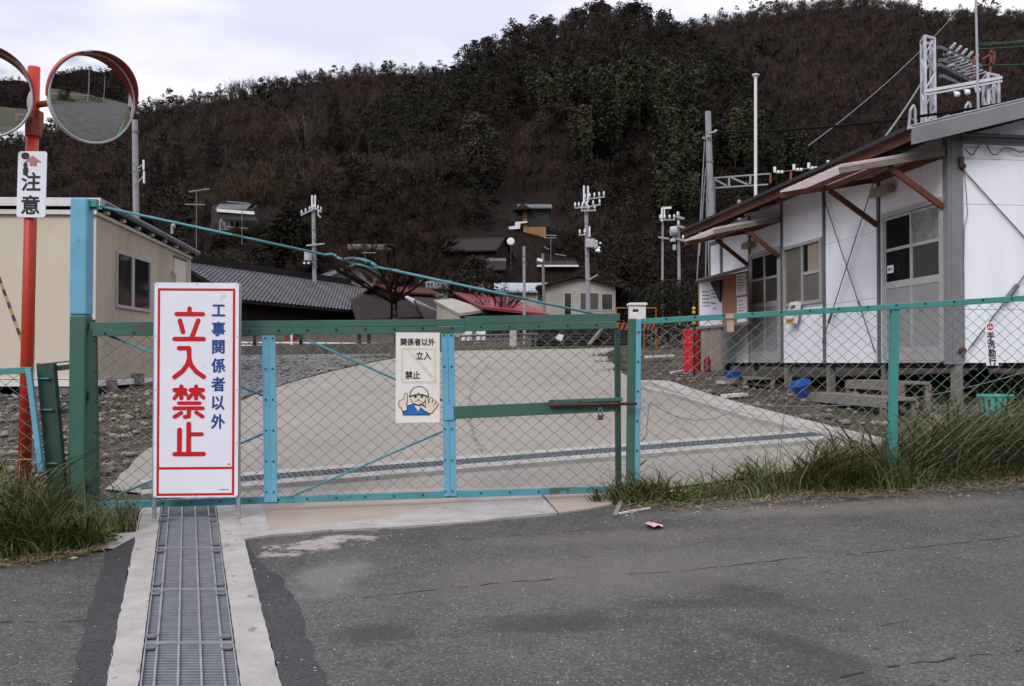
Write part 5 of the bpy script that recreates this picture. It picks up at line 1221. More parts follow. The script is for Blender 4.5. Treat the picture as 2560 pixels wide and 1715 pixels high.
def bumps(x, y, s, a):
    return a * (np.sin(x / s + 1.3) * np.cos(y / s * 0.83 + 0.4) + 0.5 * np.sin(x / s * 2.3 - y / s * 1.7))
us = np.linspace(-1.5, 1.5, 361); Ds = np.concatenate([np.linspace(50, 110, 70), np.linspace(111.5, 420, 130)])
UU, DD = np.meshgrid(us, Ds); ZZ, LY = hill_z(UU, DD)
XX = UU * DD; ZZ = ZZ + bumps(XX, DD, 9.0, 0.5) * np.clip((DD - 70) / 40, 0, 1)
def np_mesh(name, V, Fq, mats, tint=None, midx=None, smooth=False, nrm=None):
    me = bpy.data.meshes.new(name); V = np.asarray(V, np.float32); Fq = np.asarray(Fq, np.int32); n, k = Fq.shape
    me.vertices.add(len(V)); me.vertices.foreach_set('co', V.ravel())
    me.loops.add(n * k); me.loops.foreach_set('vertex_index', Fq.ravel())
    me.polygons.add(n); me.polygons.foreach_set('loop_start', np.arange(0, n * k, k, dtype=np.int32)); me.polygons.foreach_set('loop_total', np.full(n, k, np.int32))
    for m in mats: me.materials.append(m)
    if midx is not None: me.polygons.foreach_set('material_index', np.asarray(midx, np.int32))
    if smooth: me.polygons.foreach_set('use_smooth', np.ones(n, bool))
    if tint is not None:
        at = me.attributes.new('tint', 'FLOAT', 'POINT'); at.data.foreach_set('value', np.asarray(tint, np.float32))
    if nrm is not None:
        at = me.attributes.new('nrm', 'FLOAT_VECTOR', 'POINT'); at.data.foreach_set('vector', np.asarray(nrm, np.float32).ravel())
    me.update(calc_edges=True); return me
nr, nc = UU.shape
V = np.stack([XX, DD, ZZ], -1).reshape(-1, 3)
I = np.arange((nr - 1) * (nc - 1)); r_ = I // (nc - 1); c_ = I % (nc - 1); a_ = r_ * nc + c_
Fq = np.stack([a_, a_ + 1, a_ + nc + 1, a_ + nc], -1)
fx = CX + UU[:-1, :-1].ravel() * F; fD = DD[:-1, :-1].ravel(); fl = LY[:-1, :-1].ravel()
clear = (fl == 3) & (fx > 530) & (fx < 1045) & (fD > 82)
me = np_mesh('hills', V, Fq, [M['hillsoil'], M['clearing']], midx=clear.astype(np.int32), smooth=True)
o = bpy.data.objects.new('hills', me); link(o); o['kind'] = 'structure'

# ------------------------------------------------------------------ trees: leaf- and twig-sized faces spread through each crown
def rng(s): return np.random.default_rng(s)
def unit(r, n):
    v = r.normal(size=(n, 3)); return v / np.linalg.norm(v, axis=1, keepdims=True)
def tris_at(C, s, r, flat=0.0):
    n = len(C); a = unit(r, n); b = np.cross(a, unit(r, n)); b /= np.linalg.norm(b, axis=1, keepdims=True) + 1e-9
    if flat: a[:, 2] *= (1 - flat); b[:, 2] *= (1 - flat)
    s = np.asarray(s).reshape(-1, 1)
    return np.stack([C + a * s, C - a * s * 0.5 + b * s * 0.8, C - a * s * 0.5 - b * s * 0.8], 1).reshape(-1, 3)
def slivers(P0, Dv, L, w, r):
    n = len(P0); side = np.cross(Dv, unit(r, n)); side /= np.linalg.norm(side, axis=1, keepdims=True) + 1e-9
    L = np.asarray(L).reshape(-1, 1); w = np.asarray(w).reshape(-1, 1)
    return np.stack([P0 - side * w, P0 + side * w, P0 + Dv * L], 1).reshape(-1, 3)
def limb_tris(P0, P1, w0, w1, r):
    n = len(P0); d = P1 - P0; out = []
    for k in range(2):
        side = np.cross(d, unit(r, n)); side /= np.linalg.norm(side, axis=1, keepdims=True) + 1e-9
        w0_ = np.asarray(w0).reshape(-1, 1); w1_ = np.asarray(w1).reshape(-1, 1)
        A = P0 - side * w0_; B = P0 + side * w0_; Cc = P1 + side * w1_; Dd = P1 - side * w1_
        out.append(np.stack([A, B, Cc, A, Cc, Dd], 1).reshape(-1, 3))
    return np.concatenate(out)
def crown_ever(seed, H, Wd, n, leaf):
    r = rng(seed); k = max(6, int(n / 26)); hb = H * 0.18
    hb = H * 0.06; cz = r.uniform(0, 1, k) ** 0.9; rad = Wd * 0.5 * np.sqrt(np.clip(1 - (cz * 1.02) ** 2.2, 0.02, 1)) * r.uniform(0.35, 1.0, k)
    an = r.uniform(0, 6.283, k); C = np.stack([rad * np.cos(an), rad * np.sin(an), hb + cz * (H - hb)], 1)
    idx = r.integers(0, k, n); cs = r.uniform(0.45, 1.0, k) * Wd * 0.17
    Pn = C[idx] + unit(r, n) * (cs[idx] * r.uniform(0.3, 1, n) ** 0.5)[:, None] * np.array([1.25, 1.25, 0.7])
    t = np.clip(r.uniform(0.0, 1.0, k)[idx] * 0.75 + r.normal(0.1, 0.15, n), 0, 1)
    return tris_at(Pn, leaf * r.uniform(0.6, 1.3, n), r, 0.3), np.repeat(t, 3)
def crown_cone(seed, H, Wd, n, leaf, bare=True):
    r = rng(seed); z = 1 - np.sqrt(r.uniform(0.0, 1, n)); z = z * 0.97 + 0.03
    k = 34; lev = np.clip(np.round(z * k) / k + r.normal(0, 0.006, n), 0, 1); R_ = Wd * 0.5 * (1 - lev) ** 0.85 * (0.75 + 0.25 * np.sin(lev * 90)); q = r.uniform(0.1, 1, n) ** 0.6
    an = np.floor(r.uniform(0, 11, n)) * 0.571 + lev * 41 + r.normal(0, 0.12, n)
    P0 = np.stack([R_ * q * np.cos(an), R_ * q * np.sin(an), H * (0.06 + 0.93 * lev) - 0.10 * R_ * q * (0 if bare else 2) + (0.25 * R_ * q if bare else 0)], 1)
    dv = np.stack([np.cos(an), np.sin(an), np.full(n, 0.55 if bare else -0.25)], 1) + unit(r, n) * 0.55
    dv /= np.linalg.norm(dv, axis=1, keepdims=True)
    t = np.clip(r.uniform(0, 1, n) * 0.6 + 0.2 * np.sin(an * 3), 0, 1)
    return (slivers(P0, dv, leaf * 2.6 * r.uniform(0.5, 1.3, n), leaf * (0.13 if bare else 0.35), r)), np.repeat(t, 3)
def crown_bare(seed, H, Wd, n, leaf, trunkw=0.12, spread=0.55):
    r = rng(seed); out = []; tt_ = []
    hb = H * r.uniform(0.22, 0.34); nb = 9; top = np.array([0, 0, hb])
    an = np.arange(nb) * 2.4 + r.uniform(0, 1, nb); el = r.uniform(0.5, 1.3, nb)
    e1 = top + np.stack([np.cos(an) * np.cos(el), np.sin(an) * np.cos(el), np.sin(el)], 1) * (H * r.uniform(0.25, 0.42, nb))[:, None] * np.array([Wd / H * 1.2, Wd / H * 1.2, 1])
    out.append(limb_tris(np.zeros((1, 3)), top[None], [trunkw], [trunkw * 0.8], r)); out.append(limb_tris(np.repeat(top[None], nb, 0) - np.array([0, 0, H * 0.04]), e1, np.full(nb, trunkw * 0.5), np.full(nb, trunkw * 0.25), r))
    m = nb * 6; i1 = np.repeat(np.arange(nb), 6); dv = (e1[i1] - top); dv /= np.linalg.norm(dv, axis=1, keepdims=True); dv = dv + unit(r, m) * spread + np.array([0, 0, 0.35]); dv /= np.linalg.norm(dv, axis=1, keepdims=True)
    f0 = r.uniform(0.25, 1, m)[:, None]; s2 = top + (e1[i1] - top) * f0; e2 = s2 + dv * (H * r.uniform(0.12, 0.3, m))[:, None]
    out.append(limb_tris(s2, e2, np.full(m, trunkw * 0.22), np.full(m, trunkw * 0.1), r))
    i2 = r.integers(0, m, n); f = r.uniform(0.15, 1, n)[:, None]; s3 = s2[i2] + (e2[i2] - s2[i2]) * f
    d3 = (e2[i2] - s2[i2]); d3 /= np.linalg.norm(d3, axis=1, keepdims=True); d3 = d3 + unit(r, n) * 0.75 + np.array([0, 0, 0.25]); d3 /= np.linalg.norm(d3, axis=1, keepdims=True)
    out.append(slivers(s3, d3, H * 0.11 * r.uniform(0.5, 1.4, n), leaf * r.uniform(0.6, 1.3, n), r))
    V = np.concatenate(out); nt_ = len(V) // 3; ntw = n
    t = np.concatenate([np.full(nt_ - ntw, 0.5), np.clip(r.uniform(0, 1, ntw) * 0.5 + r.uniform(0, 1, m)[i2] * 0.5, 0, 1)])
    return V, np.repeat(t, 3)
def crown_bamboo(seed, H, Wd, n, leaf):
    r = rng(seed); k = 7; out = []; tt_ = []
    for i in range(k):
        a = r.uniform(0, 6.28); rd_ = Wd * 0.38 * math.sqrt(r.uniform(0, 1)); h = H * r.uniform(0.72, 1.0); lean = r.uniform(0.1, 0.3) * H * 0.5; m = n // k
        s = r.uniform(0.3, 1, m); dx = np.cos(a) * (rd_ + lean * s ** 3); dy = np.sin(a) * (rd_ + lean * s ** 3); cz = h * (s - 0.12 * s ** 6)
        wd_ = Wd * 0.17 * np.sqrt(np.clip(np.sin(np.clip((s - 0.25) / 0.75, 0, 1) * 2.9), 0.05, 1))
        C = np.stack([dx, dy, cz], 1) + unit(r, m) * (wd_ * r.uniform(0.2, 1, m))[:, None]
        out.append(tris_at(C, leaf * r.uniform(0.6, 1.3, m), r, 0.2)); tt_.append(np.repeat(np.clip(r.normal(0.25 + 0.5 * r.uniform(), 0.2, m), 0, 1), 3))
    return np.concatenate(out), np.concatenate(tt_)
GEN = {'ever': lambda s, n: crown_ever(s, 8, 5.6, n, 6.3 / math.sqrt(n)), 'bare': lambda s, n: crown_bare(s, 8, 5.2, n, 0.75 / math.sqrt(n), 0.08, 0.75), 'bamboo': lambda s, n: crown_bamboo(s, 9.5, 5.0, n, 0.30),
       'cone': lambda s, n: crown_cone(s, 9, 3.6, n, 0.34, False), 'russet': lambda s, n: crown_bare(s, 4.0, 5.0, n, 0.026, 0.06, 0.8)}
KM = {'ever': 'lf_ever', 'bare': 'lf_bare', 'bamboo': 'lf_bamboo', 'cone': 'lf_ever', 'russet': 'lf_red'}

def soft(V, k=0.45, up_=0.15):
    # one shading normal per leaf: mostly the crown's own outward direction, so a crown is lit as a volume of foliage
    T3 = V.reshape(-1, 3, 3); C = T3.mean(1); g_ = np.cross(T3[:, 1] - T3[:, 0], T3[:, 2] - T3[:, 0]); g_ /= np.linalg.norm(g_, axis=1, keepdims=True) + 1e-9
    h = V[:, 2].max(); o_ = C - np.array([0, 0, 0.42 * h]); o_[:, 2] *= 0.8; o_ /= np.linalg.norm(o_, axis=1, keepdims=True) + 1e-6; o_[:, 2] += up_
    s_ = np.sign((g_ * o_).sum(1, keepdims=True)); n_ = o_ + g_ * s_ * k; n_ /= np.linalg.norm(n_, axis=1, keepdims=True) + 1e-9
    return np.repeat(n_, 3, 0)
# scatter over the slopes
r0_ = rng(99)
pts_k = {k: [] for k in GEN}
Dsamp = np.linspace(52, 300, 260)
def vis(u, D, z, h):
    Dq = Dsamp[Dsamp < D - 4]
    if len(Dq) == 0: return True
    zq, lq = hill_z(np.full_like(Dq, u), Dq); cov = np.where((lq == 3), 0.0, 1.0)
    return (z + h) / D > np.max((zq + cov) / Dq) - 0.004
ys_ = []
y = 60.0
while y < 285:
    sp0 = 2.05 if y < 155 else 3.3
    x = -0.78 * y
    while x < 0.78 * y:
        ys_.append((x + r0_.uniform(-0.5, 0.5) * sp0, y + r0_.uniform(-0.5, 0.5) * sp0)); x += sp0
    y += sp0
XY = np.array(ys_); uu = XY[:, 0] / XY[:, 1]; zz, ll = hill_z(uu, XY[:, 1])
zz = zz + bumps(XY[:, 0], XY[:, 1], 9.0, 0.5) * np.clip((XY[:, 1] - 70) / 40, 0, 1)
for (x, y), u, z, l in zip(XY, uu, zz, ll):
    key = 'LCRK'[l]; Dr = PROF[key][2]; px = CX + u * F; py = 907 - z / y * F
    if y > Dr + 8: continue
    nv = mnoise.noise(Vector((x * 0.045, y * 0.045, 0.5))); n2 = mnoise.noise(Vector((x * 0.12, y * 0.12, 9.5))); rv = r0_.uniform()
    if key == 'K':
        if 535 < px < 1040 and y > 83:
            if rv > 0.10 and not (px > 960 and rv < 0.35): continue
            kind = 'russet'
        else: kind = 'russet' if rv < 0.40 else ('bare' if rv < 0.62 else ('ever' if nv > -0.25 else 'bare'))
        sc = r0_.uniform(0.55, 0.9)
        if y < 76: sc *= 0.62
    elif key == 'L':
        if y > Dr - 14: kind = 'ever' if rv < 0.6 else 'bare'
        else: kind = 'ever' if (nv > 0.28 and rv < 0.6) or rv < 0.07 else 'bare'
        sc = r0_.uniform(0.7, 1.15) * (0.8 if y > Dr - 14 else 1.0)
    elif key == 'C':
        if px > 1340 and 240 < py < 620 and px < 1760 and y < 118: kind = 'bamboo' if (nv + n2 * 0.6 > -0.18) else ('ever' if rv < 0.6 else 'bare')
        elif px < 1020: kind = 'ever' if rv < 0.85 else 'bare'
        else: kind = 'ever' if (nv + 0.5 * n2 > -0.16 or rv < 0.2) else 'bare'
        if y < 84 and px > 1380: kind = 'russet' if rv < 0.65 else kind
        sc = r0_.uniform(0.6, 1.05) * (0.95 if y > 100 else 0.85)
        if y > Dr - 12: sc *= r0_.uniform(0.6, 1.15)
    else:
        kind = 'ever' if (y > Dr - 12 and rv < 0.35) or rv < 0.03 or (nv > 0.5 and rv < 0.5) else 'bare'
        if px > 1780 and px < 2050 and y < 130: kind = 'bamboo' if rv < 0.6 else kind
        sc = r0_.uniform(0.7, 1.15)
    sc *= 0.62 if kind != 'bamboo' else 0.75
    if not vis(u, y, z, 9 * sc): continue
    pts_k[kind].append((x, y, z - 0.3, sc))
for i in range(2600):
    px = r0_.uniform(250, 2000); D = r0_.uniform(57, 80); u = (px - CX) / F; z, l = hill_z(np.array([u]), np.array([D])); v = r0_.uniform()
    kd = 'russet' if v < 0.45 else ('bare' if v < 0.7 else 'ever')
    if px > 1350 and v < 0.6: kd = 'russet'
    if 540 < px < 1040 and kd == 'ever' and i % 5: kd = 'russet'
    pts_k[kd].append((u * D, D, float(z[0]) - 0.15, (r0_.uniform(0.16, 0.36) if i < 900 else r0_.uniform(0.07, 0.14)) * (1.5 if kd == 'russet' else 1.0)))
KEEP = [(1255, 490, 1395, 592, 95), (520, 495, 690, 592, 92), (1110, 580, 1330, 645, 86), (1175, 640, 1285, 690, 70), (1330, 640, 1500, 692, 72), (825, 628, 1045, 682, 74), (790, 660, 1005, 740, 66)]
HT = {'ever': 8.5, 'bare': 8, 'bamboo': 9.5, 'russet': 4.2}
def clear_of(kind, q):
    x, y, z, s_ = q; px, py0 = CX + x / y * F, 907 - z / y * F; h = HT[kind] * s_ / y * F; w_ = h * 0.3
    for (a, b, c, d, Dh) in KEEP:
        if y < Dh and px + w_ > a and px - w_ < c and py0 > b + 6 and py0 - h < d - 8: return False
    return True
for kind in pts_k: pts_k[kind] = [q for q in pts_k[kind] if clear_of(kind, q)]
def DH(px, py):
    u = (px - CX) / F; Dq = np.linspace(57, 140, 700); z, _ = hill_z(np.full_like(Dq, u), Dq); pq_ = 907 - z / Dq * F
    i = int(np.argmax(pq_ <= py)); return float(Dq[i])
def stack_trees(kind, pts, seeds, n):
    Vs, Ts, Ns = [], [], []
    tm_ = [GEN[kind](s, n) for s in seeds]; tn_ = [soft(t[0]) for t in tm_]
    for i, (x, y, z, s) in enumerate(pts):
        V, t = tm_[i % len(tm_)]; a = r0_.uniform(0, 6.283); ca, sa = math.cos(a), math.sin(a); sh = r0_.uniform(-0.28, 0.28); hz = r0_.uniform(0.85, 1.2)
        W_ = np.empty_like(V); W_[:, 0] = (V[:, 0] * ca - V[:, 1] * sa) * s + x; W_[:, 1] = (V[:, 0] * sa + V[:, 1] * ca) * s + y; W_[:, 2] = V[:, 2] * s * hz + z
        q_ = tn_[i % len(tm_)]; Ns.append(np.stack([q_[:, 0] * ca - q_[:, 1] * sa, q_[:, 0] * sa + q_[:, 1] * ca, q_[:, 2]], 1)); Vs.append(W_); Ts.append(np.clip(t + sh, 0, 1))
    return np.concatenate(Vs), np.concatenate(Ts), np.concatenate(Ns)
FNAME = {'ever': 'evergreen_forest', 'bare': 'bare_forest', 'bamboo': 'bamboo_forest', 'russet': 'russet_scrub', 'cone': 'cedar_forest'}
FLAB = {'ever': 'dark evergreen woodland covering the hill slopes', 'bare': 'leafless brown winter woodland covering the hill slopes', 'bamboo': 'lighter green feathery bamboo grove on the lower hill', 'russet': 'low russet leafless scrub at the foot of the hill'}
CNT = {}
for kind in ('ever', 'bare', 'bamboo', 'russet'):
    p_ = pts_k[kind]; CNT[kind] = len(p_)
    near = [q for q in p_ if q[1] < 150]; far = [q for q in p_ if q[1] >= 150]; Vs, Ts, Ns = [], [], []
    if near: a, b, c = stack_trees(kind, near, range(10, 17), {'ever': 640, 'bare': 330, 'bamboo': 700, 'russet': 300}[kind]); Vs.append(a); Ts.append(b); Ns.append(c)
    if far: a, b, c = stack_trees(kind, far, range(20, 26), 210 if kind == 'bare' else 380); Vs.append(a); Ts.append(b); Ns.append(c)
    if not Vs: continue
    V = np.concatenate(Vs); T = np.concatenate(Ts)
    me = np_mesh(FNAME[kind], V, np.arange(len(V)).reshape(-1, 3), [M[KM[kind]]], tint=T, nrm=np.concatenate(Ns))
    o = bpy.data.objects.new(FNAME[kind], me); link(o); tag(o, FLAB[kind], 'woodland', None, 'stuff')
print('TREES', CNT)
# brushwood between the trees
nb_ = 420000; yy_ = np.sqrt(r0_.uniform(60 ** 2, 275 ** 2, nb_)); uu_ = r0_.uniform(-0.62, 0.62, nb_); zz_, ll_ = hill_z(uu_, yy_); xx_ = uu_ * yy_
zz_ = zz_ + bumps(xx_, yy_, 9.0, 0.5) * np.clip((yy_ - 70) / 40, 0, 1); Dr_ = np.array([PROF[k][2] for k in 'LCRK'])[ll_]; px_ = CX + uu_ * F
ok_ = (yy_ < Dr_ + 4) & ~((ll_ == 3) & (px_ > 530) & (px_ < 1045) & (yy_ > 82)); P0 = np.stack([xx_, yy_, zz_ - 0.05], 1)[ok_]; n_ = len(P0)
dv_ = unit(r0_, n_) * 0.7 + np.array([0, 0, 0.9]); dv_ /= np.linalg.norm(dv_, axis=1, keepdims=True); sz_ = np.clip(P0[:, 1] / 110, 0.6, 2.2)
V = slivers(P0, dv_, r0_.uniform(0.35, 1.15, n_) * np.minimum(sz_, 1.4), 0.028 * sz_, r0_); T = np.repeat(np.clip(r0_.uniform(0, 0.7, n_) + 0.25 * np.sin(P0[:, 0] * 0.21) * np.sin(P0[:, 1] * 0.17), 0, 1), 3)
o = bpy.data.objects.new('brushwood', np_mesh('brushwood', V, np.arange(len(V)).reshape(-1, 3), [M['lf_bare']], tint=T, nrm=np.repeat(np.array([[0, -0.3, 0.95]]) + r0_.normal(0, 0.3, (n_, 3)), 3, 0))); link(o); tag(o, 'leafless brushwood between the trees on the hill slopes', 'brushwood', None, 'stuff')
# dry tussocks on the clearing
vt = []; 
for i in range(2600):
    px = r0_.uniform(500, 1080); D = r0_.uniform(80, 99); u = (px - CX) / F; z, l = hill_z(np.array([u]), np.array([D]))
    if l[0] == 3: vt.append((u * D, D, float(z[0]) - 0.05 + bumps(u * D, D, 9.0, 0.5) * min(1, max(0, (D - 70) / 40)), r0_.uniform(0.12, 0.42) if i % 9 else r0_.uniform(0.4, 0.7)))
V, T, Nn_ = stack_trees('russet', vt, range(60, 66), 70)
o = bpy.data.objects.new('dry_scrub', np_mesh('dry_scrub', V, np.arange(len(V)).reshape(-1, 3), [M['lf_ochre']], tint=T, nrm=Nn_)); link(o); tag(o, 'dry ochre scrub covering the clearing on the slope', 'scrub', None, 'stuff')

# trees one can tell apart
def tree(name, label, cat, loc, gen, m, trunk_h, trunk_r, group=None, bark='bark', sc=1.0, rz=0.0, crooked=0.0):
    t = thing(name, loc, label, cat, group); V, T = gen
    me = np_mesh('crown', V, np.arange(len(V)).reshape(-1, 3), [m], tint=T, nrm=soft(V)); c = bpy.data.objects.new('crown', me); link(c, t)
    rnd = random.Random(hash(label) % 1000 if False else len(label)); mb = MB(); pts = []
    for i in range(6): f = i / 5; pts.append(Vector(loc) + Vector((math.sin(f * 3) * crooked, math.cos(f * 2.3) * crooked * 0.5 - crooked * 0.5, trunk_h * f - 0.2)))
    for i in range(5): mb.tube(pts[i], pts[i + 1], trunk_r * (1 - 0.14 * i), 8, trunk_r * (1 - 0.14 * (i + 1)))
    obj('trunk', mb, M[bark], t, smooth=True)
    t.scale = (sc, sc, sc); t.rotation_euler = (0, 0, rz); return t
def ground_at(px, D):
    u = (px - CX) / F; z, _ = hill_z(np.array([u]), np.array([D])); x = u * D
    if D < 56: return Vector((x, D, gz(x, D)))
    return Vector((x, D, float(z[0]) + 0.2))
# bare conical trees on the left slope
for i, (px, ytop, D, lab) in enumerate([(832, 205, 98, 'tallest bare reddish conical tree, above the clearing on the slope'), (905, 330, 97, 'bare reddish conical tree just right of the tallest one'), (530, 300, 104, 'bare reddish conical tree above the grey roofed hillside house'), (440, 315, 104, 'bare reddish conical tree behind the concrete pole of the beige hut'), (385, 345, 103, 'bare reddish conical tree close to the round mirror edge')]):
    q = ground_at(px, D); H = (907 - ytop) / F * D - q.z; tree('conical_tree', lab, 'tree', q, crown_cone(200 + i, H, H * 0.38, 5200, 0.26), M['lf_conical'], H * 0.97, 0.13, 'bare conical trees on the slope')
# pale bare tree above the clearing and the big bare tree among the roofs
q = ground_at(762, 94); tree('bare_tree', 'pale leafless tree fanning upward at the top of the clearing', 'tree', q, crown_bare(71, 7.5, 5.0, 700, 0.012, 0.11, 0.35), M['lf_pale'], 2.0, 0.12, None, 'bark_pale')
q = Vector((P(985, 800, 40).x, 40.0, gz(-4.7, 40))); H = (907 - 560) / F * 40 - q.z
tree('bare_tree', 'big dark leafless tree rising among the village roofs', 'tree', q, crown_bare(72, H, 8.4, 5200, 0.006, 0.16, 0.75), M['lf_red'], H * 0.32, 0.17, None, crooked=0.05)
q = Vector((P(1245, 800, 36).x, 36.0, gz(-0.5, 36))); tree('bare_tree', 'small dark leafless tree in front of the crimson shed roof', 'tree', q, crown_bare(73, 2.6, 2.4, 500, 0.008, 0.055, 0.6), M['lf_bare'], 0.8, 0.05)
q = Vector((P(1195, 800, 44).x, 44.0, gz(-1.5, 44))); tree('bare_tree', 'dense bushy evergreen left of the crimson shed roof', 'tree', q, crown_ever(75, 3.1, 2.4, 4000, 0.08), M['lf_ever'], 0.8, 0.06)
q = ground_at(722, 66); H = (907 - 498) / F * 66 - q.z; tree('fir_tree', 'dark green fir with drooping boughs behind the long tiled roof', 'tree', q, crown_cone(81, H, 6.2, 9000, 0.2, False), M['lf_ever'], H * 0.95, 0.2)
for i, (px, D, H, W_, kind, lab) in enumerate([
    (1600, 98, 11.5, 5.2, 'bamboo', 'tallest pale bamboo clump on the right slope'), (1545, 96, 9.5, 5.0, 'bamboo', 'pale bamboo clump left of the tallest one'), (1665, 96, 10, 5.2, 'bamboo', 'bamboo clump behind the top of the big concrete pole'),
    (1480, 92, 9, 5, 'bamboo', 'bamboo clump above the village pole with two antennas'), (1195, 88, 6.5, 4.6, 'ever', 'mid green tree above the hillside house with yellow walls'), (1840, 96, 9, 5, 'bamboo', 'bamboo clump left of the white flagpole'),
    (1960, 100, 8, 5, 'bamboo', 'bamboo clump right of the white flagpole'), (1720, 92, 8.5, 5, 'bamboo', 'bamboo clump between concrete pole and flagpole')]):
    q = ground_at(px, D); g_ = crown_bamboo(300 + i, H, W_, 4500, 0.17) if kind == 'bamboo' else crown_ever(300 + i, H, W_, 4000, 0.15)
    tree('bamboo_clump' if kind == 'bamboo' else 'tree', lab, 'bamboo' if kind == 'bamboo' else 'tree', q, g_, M['lf_bamboo'], H * 0.8, 0.08, 'bamboo clumps on the right slope' if kind == 'bamboo' else None)
for i, (px, D, H, W_, lab) in enumerate([(1360, 152, 8.5, 5, 'pine on the skyline, left of the summit'), (1440, 151, 9, 5.5, 'pine on the skyline, second from the left of the summit group'), (1500, 150, 9.5, 5.5, 'pine at the very summit of the near hill'), (1590, 150, 9.5, 6, 'broad pine on the skyline just right of the summit'), (1660, 151, 8.5, 5, 'pine on the skyline where the near hill drops right'), (1300, 152, 7, 4, 'small pine on the skyline at the left shoulder')]):
    q = ground_at(px, D); top_y = np.interp(px, PROF['C'][0], PROF['C'][1]); H = (907 - top_y + 8) / F * D - q.z
    tree('pine_tree', lab, 'tree', q, crown_ever(400 + i, H, W_, 2500, 0.22), M['lf_ever'], H * 0.9, 0.16, 'pines along the skyline')
# bushes at the foot
for i, (px, D, H, W_, m_, lab) in enumerate([(1672, 27, 1.7, 2.3, 'lf_ever', 'dense dark evergreen bush behind the red drum'), (1560, 60, 4.6, 6, 'lf_ever', 'dark green bush under the twin village poles'), (1650, 62, 4.2, 6, 'lf_red', 'wide russet bush at the foot of the hill'), (1480, 58, 3.6, 5, 'lf_red', 'russet bush right of the white plaster house'),
    (1062, 53, 1.5, 2.6, 'lf_ever', 'small dark bush between the dark roofs and the cream shed'), (1545, 47, 1.9, 3.0, 'lf_ever', 'dark bush right of the pale annex wall'), (1215, 52, 1.6, 3.2, 'lf_bare', 'leafless bush behind the crimson roof'),
    (600, 60, 3.5, 5, 'lf_bare', 'leafless bush below the hillside house'), (575, 62, 2.4, 6, 'lf_ever', 'dark evergreen bush under the long white eave house'), (900, 62, 4, 6, 'lf_red', 'russet bush left of the big leafless tree'), (1075, 64, 4.2, 7, 'lf_red', 'russet bush right of the big leafless tree')]):
    q = ground_at(px, D); gz_ = crown_ever(500 + i, H, W_, 4500 if D > 30 else 9000, 0.1 if D > 30 else 0.04) if m_ != 'lf_red' and m_ != 'lf_bare' else crown_bare(500 + i, H, W_, 2200, 0.018, 0.05, 0.9)
    tree('bush', lab, 'bush', q, gz_, M[m_], H * 0.4, 0.06, 'bushes at the foot of the hill')

